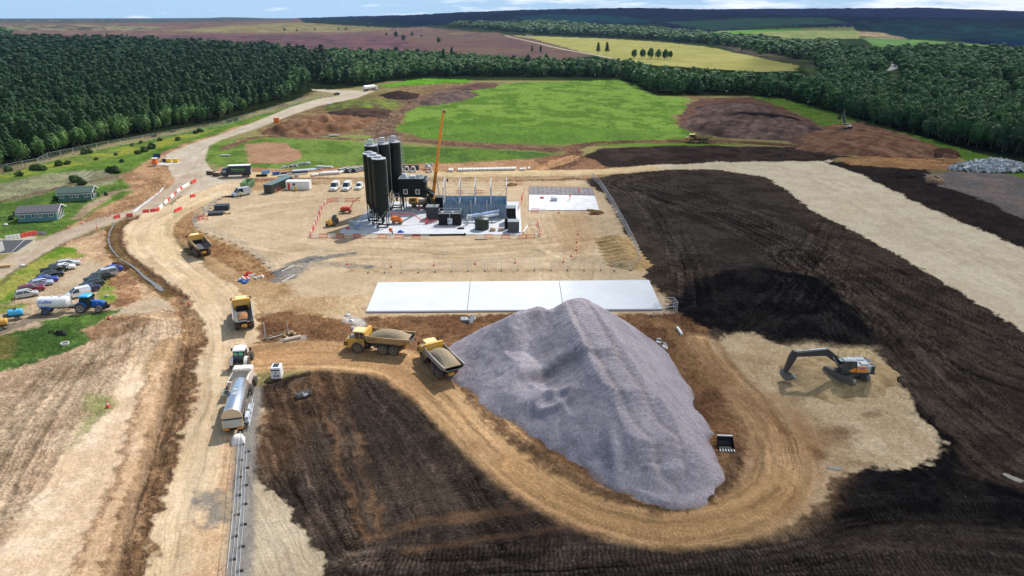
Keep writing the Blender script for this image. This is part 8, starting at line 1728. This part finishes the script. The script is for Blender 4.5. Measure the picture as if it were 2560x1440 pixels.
# ------------------------------------------------------------------ left edge: concrete bunker, rail fence, gates
t = thing('bunker', 'grey concrete bunker wall cut by the left edge of the picture', 'bunker', (*G(-36, 640)[:2], 0), R(0)); 
M().box(-8, 1.2, 0, .3, 0, 2.2).obj('front_wall', CONC, t); M().box(1.2, 1.5, -.6, 4.2, 0, 2.1).obj('side_wall', CONC, t)
k = M(); [k.box(-8 + i * 1.4, -7.96 + i * 1.4, -.02, -.001, 0, 2.6) for i in range(7)]; k.obj('joints', CHAS, t)
tag(prismpoly('dark_pad', [G(*p)[:2] for p in [(-80, 604), (84, 600), (40, 630), (-80, 640)]], 0.0, .08, mat('dark_asphalt', (.045, .048, .055), .8)), 'dark asphalt pad behind the bunker at the left edge', 'pad')
def railfence(label, pts, n=4, name='timber_rail_fence', h=1.1):
    t = thing(name, label, 'fence', G(*pts[0])); o0 = Vector(G(*pts[0]))
    W = [Vector(G(*p)) - o0 for p in pts]
    for a, b in zip(W[:-1], W[1:]):
        m_ = max(1, int((b - a).length / 2.4))
        for i in range(m_ + 1): p = a + (b - a) * i / m_; M().box(p.x - .06, p.x + .06, p.y - .06, p.y + .06, 0, h + .1).obj('post', WOOD, t)
        k = M(); [k.tube([(a.x, a.y, z), (b.x, b.y, z)], .045, 4) for z in (.4, .75, h)]; k.obj('rails', WOOD, t)
railfence('timber rail fence at the left edge beside the car park', [(-40, 764), (40, 768)])
t = thing('timber_gate', 'leaning yellow timber rails in the grass beside the white tanker', 'gate', G(140, 792), head((140, 794), (162, 782)));
[M().box(0, 3.6, i * .35, i * .35 + .1, .12 + i * .25, .2 + i * .25).obj('rail', WOOD, t) for i in range(3)]; M().box(3.3, 3.5, -.1, .1, 0, 2.2).obj('post', WOOD, t)
t = thing('timber_pallets', 'yellow timber pallets stacked below the bunker at the left edge', 'timber', G(12, 668), R(20)); [M().box(-1.2, 1.2, -.8 + .1 * i, .8, .02 + .2 * i, .17 + .2 * i).obj('pallet', WOOD, t) for i in range(3)]
k = M(); [k.tube([G(*a)[:2] + (.1,), G(*b)[:2] + (.6,)], .06) for a, b in (((192, 440), (215, 428)), ((210, 450), (238, 436)), ((196, 448), (232, 430)))]; tag(k.obj('stacked_rails', GALV), 'pale metal rails lying among weeds above the sage chalet', 'rails', None, 'stuff')
k = M(); k.tube([G(30, 632)[:2] + (.2,), G(62, 610)[:2] + (.9,), G(84, 600)[:2] + (.9,)], .06); tag(k.obj('handrail', GALV), 'galvanised handrail beside the dark asphalt pad', 'handrail')
for (u, v, lb) in ((15, 564, 'white lump of rubbish in the grass left of the teal chalet'), (56, 666, 'white scrap on the verge above the car park')):
    k = M(); k.ell((0, 0, .25), (.7, .4, .3), 7, 5); o = k.obj('white_scrap', WHTD); o.location = G(u, v); tag(o, lb, 'scrap')
k = M(); k.ell((0, 0, .2), (.5, .2, .25), 7, 5); o = k.obj('white_sack', WHTD); o.location = G(268, 742); tag(o, 'pale sack on the grass right of the blue tractor', 'sack')
# white coach and farm far away
t = thing('coach', 'white vehicle parked at the far end of the straw field', 'lorry', G(1322, 92), R(0)); M().box(-9, 9, -2, 2, .5, 5).obj('body', WHT, t); M().box(-8, 8, -2.05, -2.0, 2.5, 4).obj('windows', GLASS, t)
# ------------------------------------------------------------------ air
k = M(); k.box(-9000, 9000, -200, 12500, -30, 330)
hzo = k.obj('haze', bpy.data.materials.new('air')); tag(hzo, 'thin blue summer haze over the whole landscape', kind='stuff')
hm = hzo.data.materials[0]; hm.use_nodes = True; nt = hm.node_tree; nt.nodes.clear(); vo = N(nt, 'ShaderNodeVolumePrincipled'); vo.inputs['Color'].default_value = (.42, .62, 1, 1); vo.inputs['Density'].default_value = 0.000028; vo.inputs['Anisotropy'].default_value = 0.1
ou = N(nt, 'ShaderNodeOutputMaterial'); nt.links.new(vo.outputs[0], ou.inputs['Volume'])
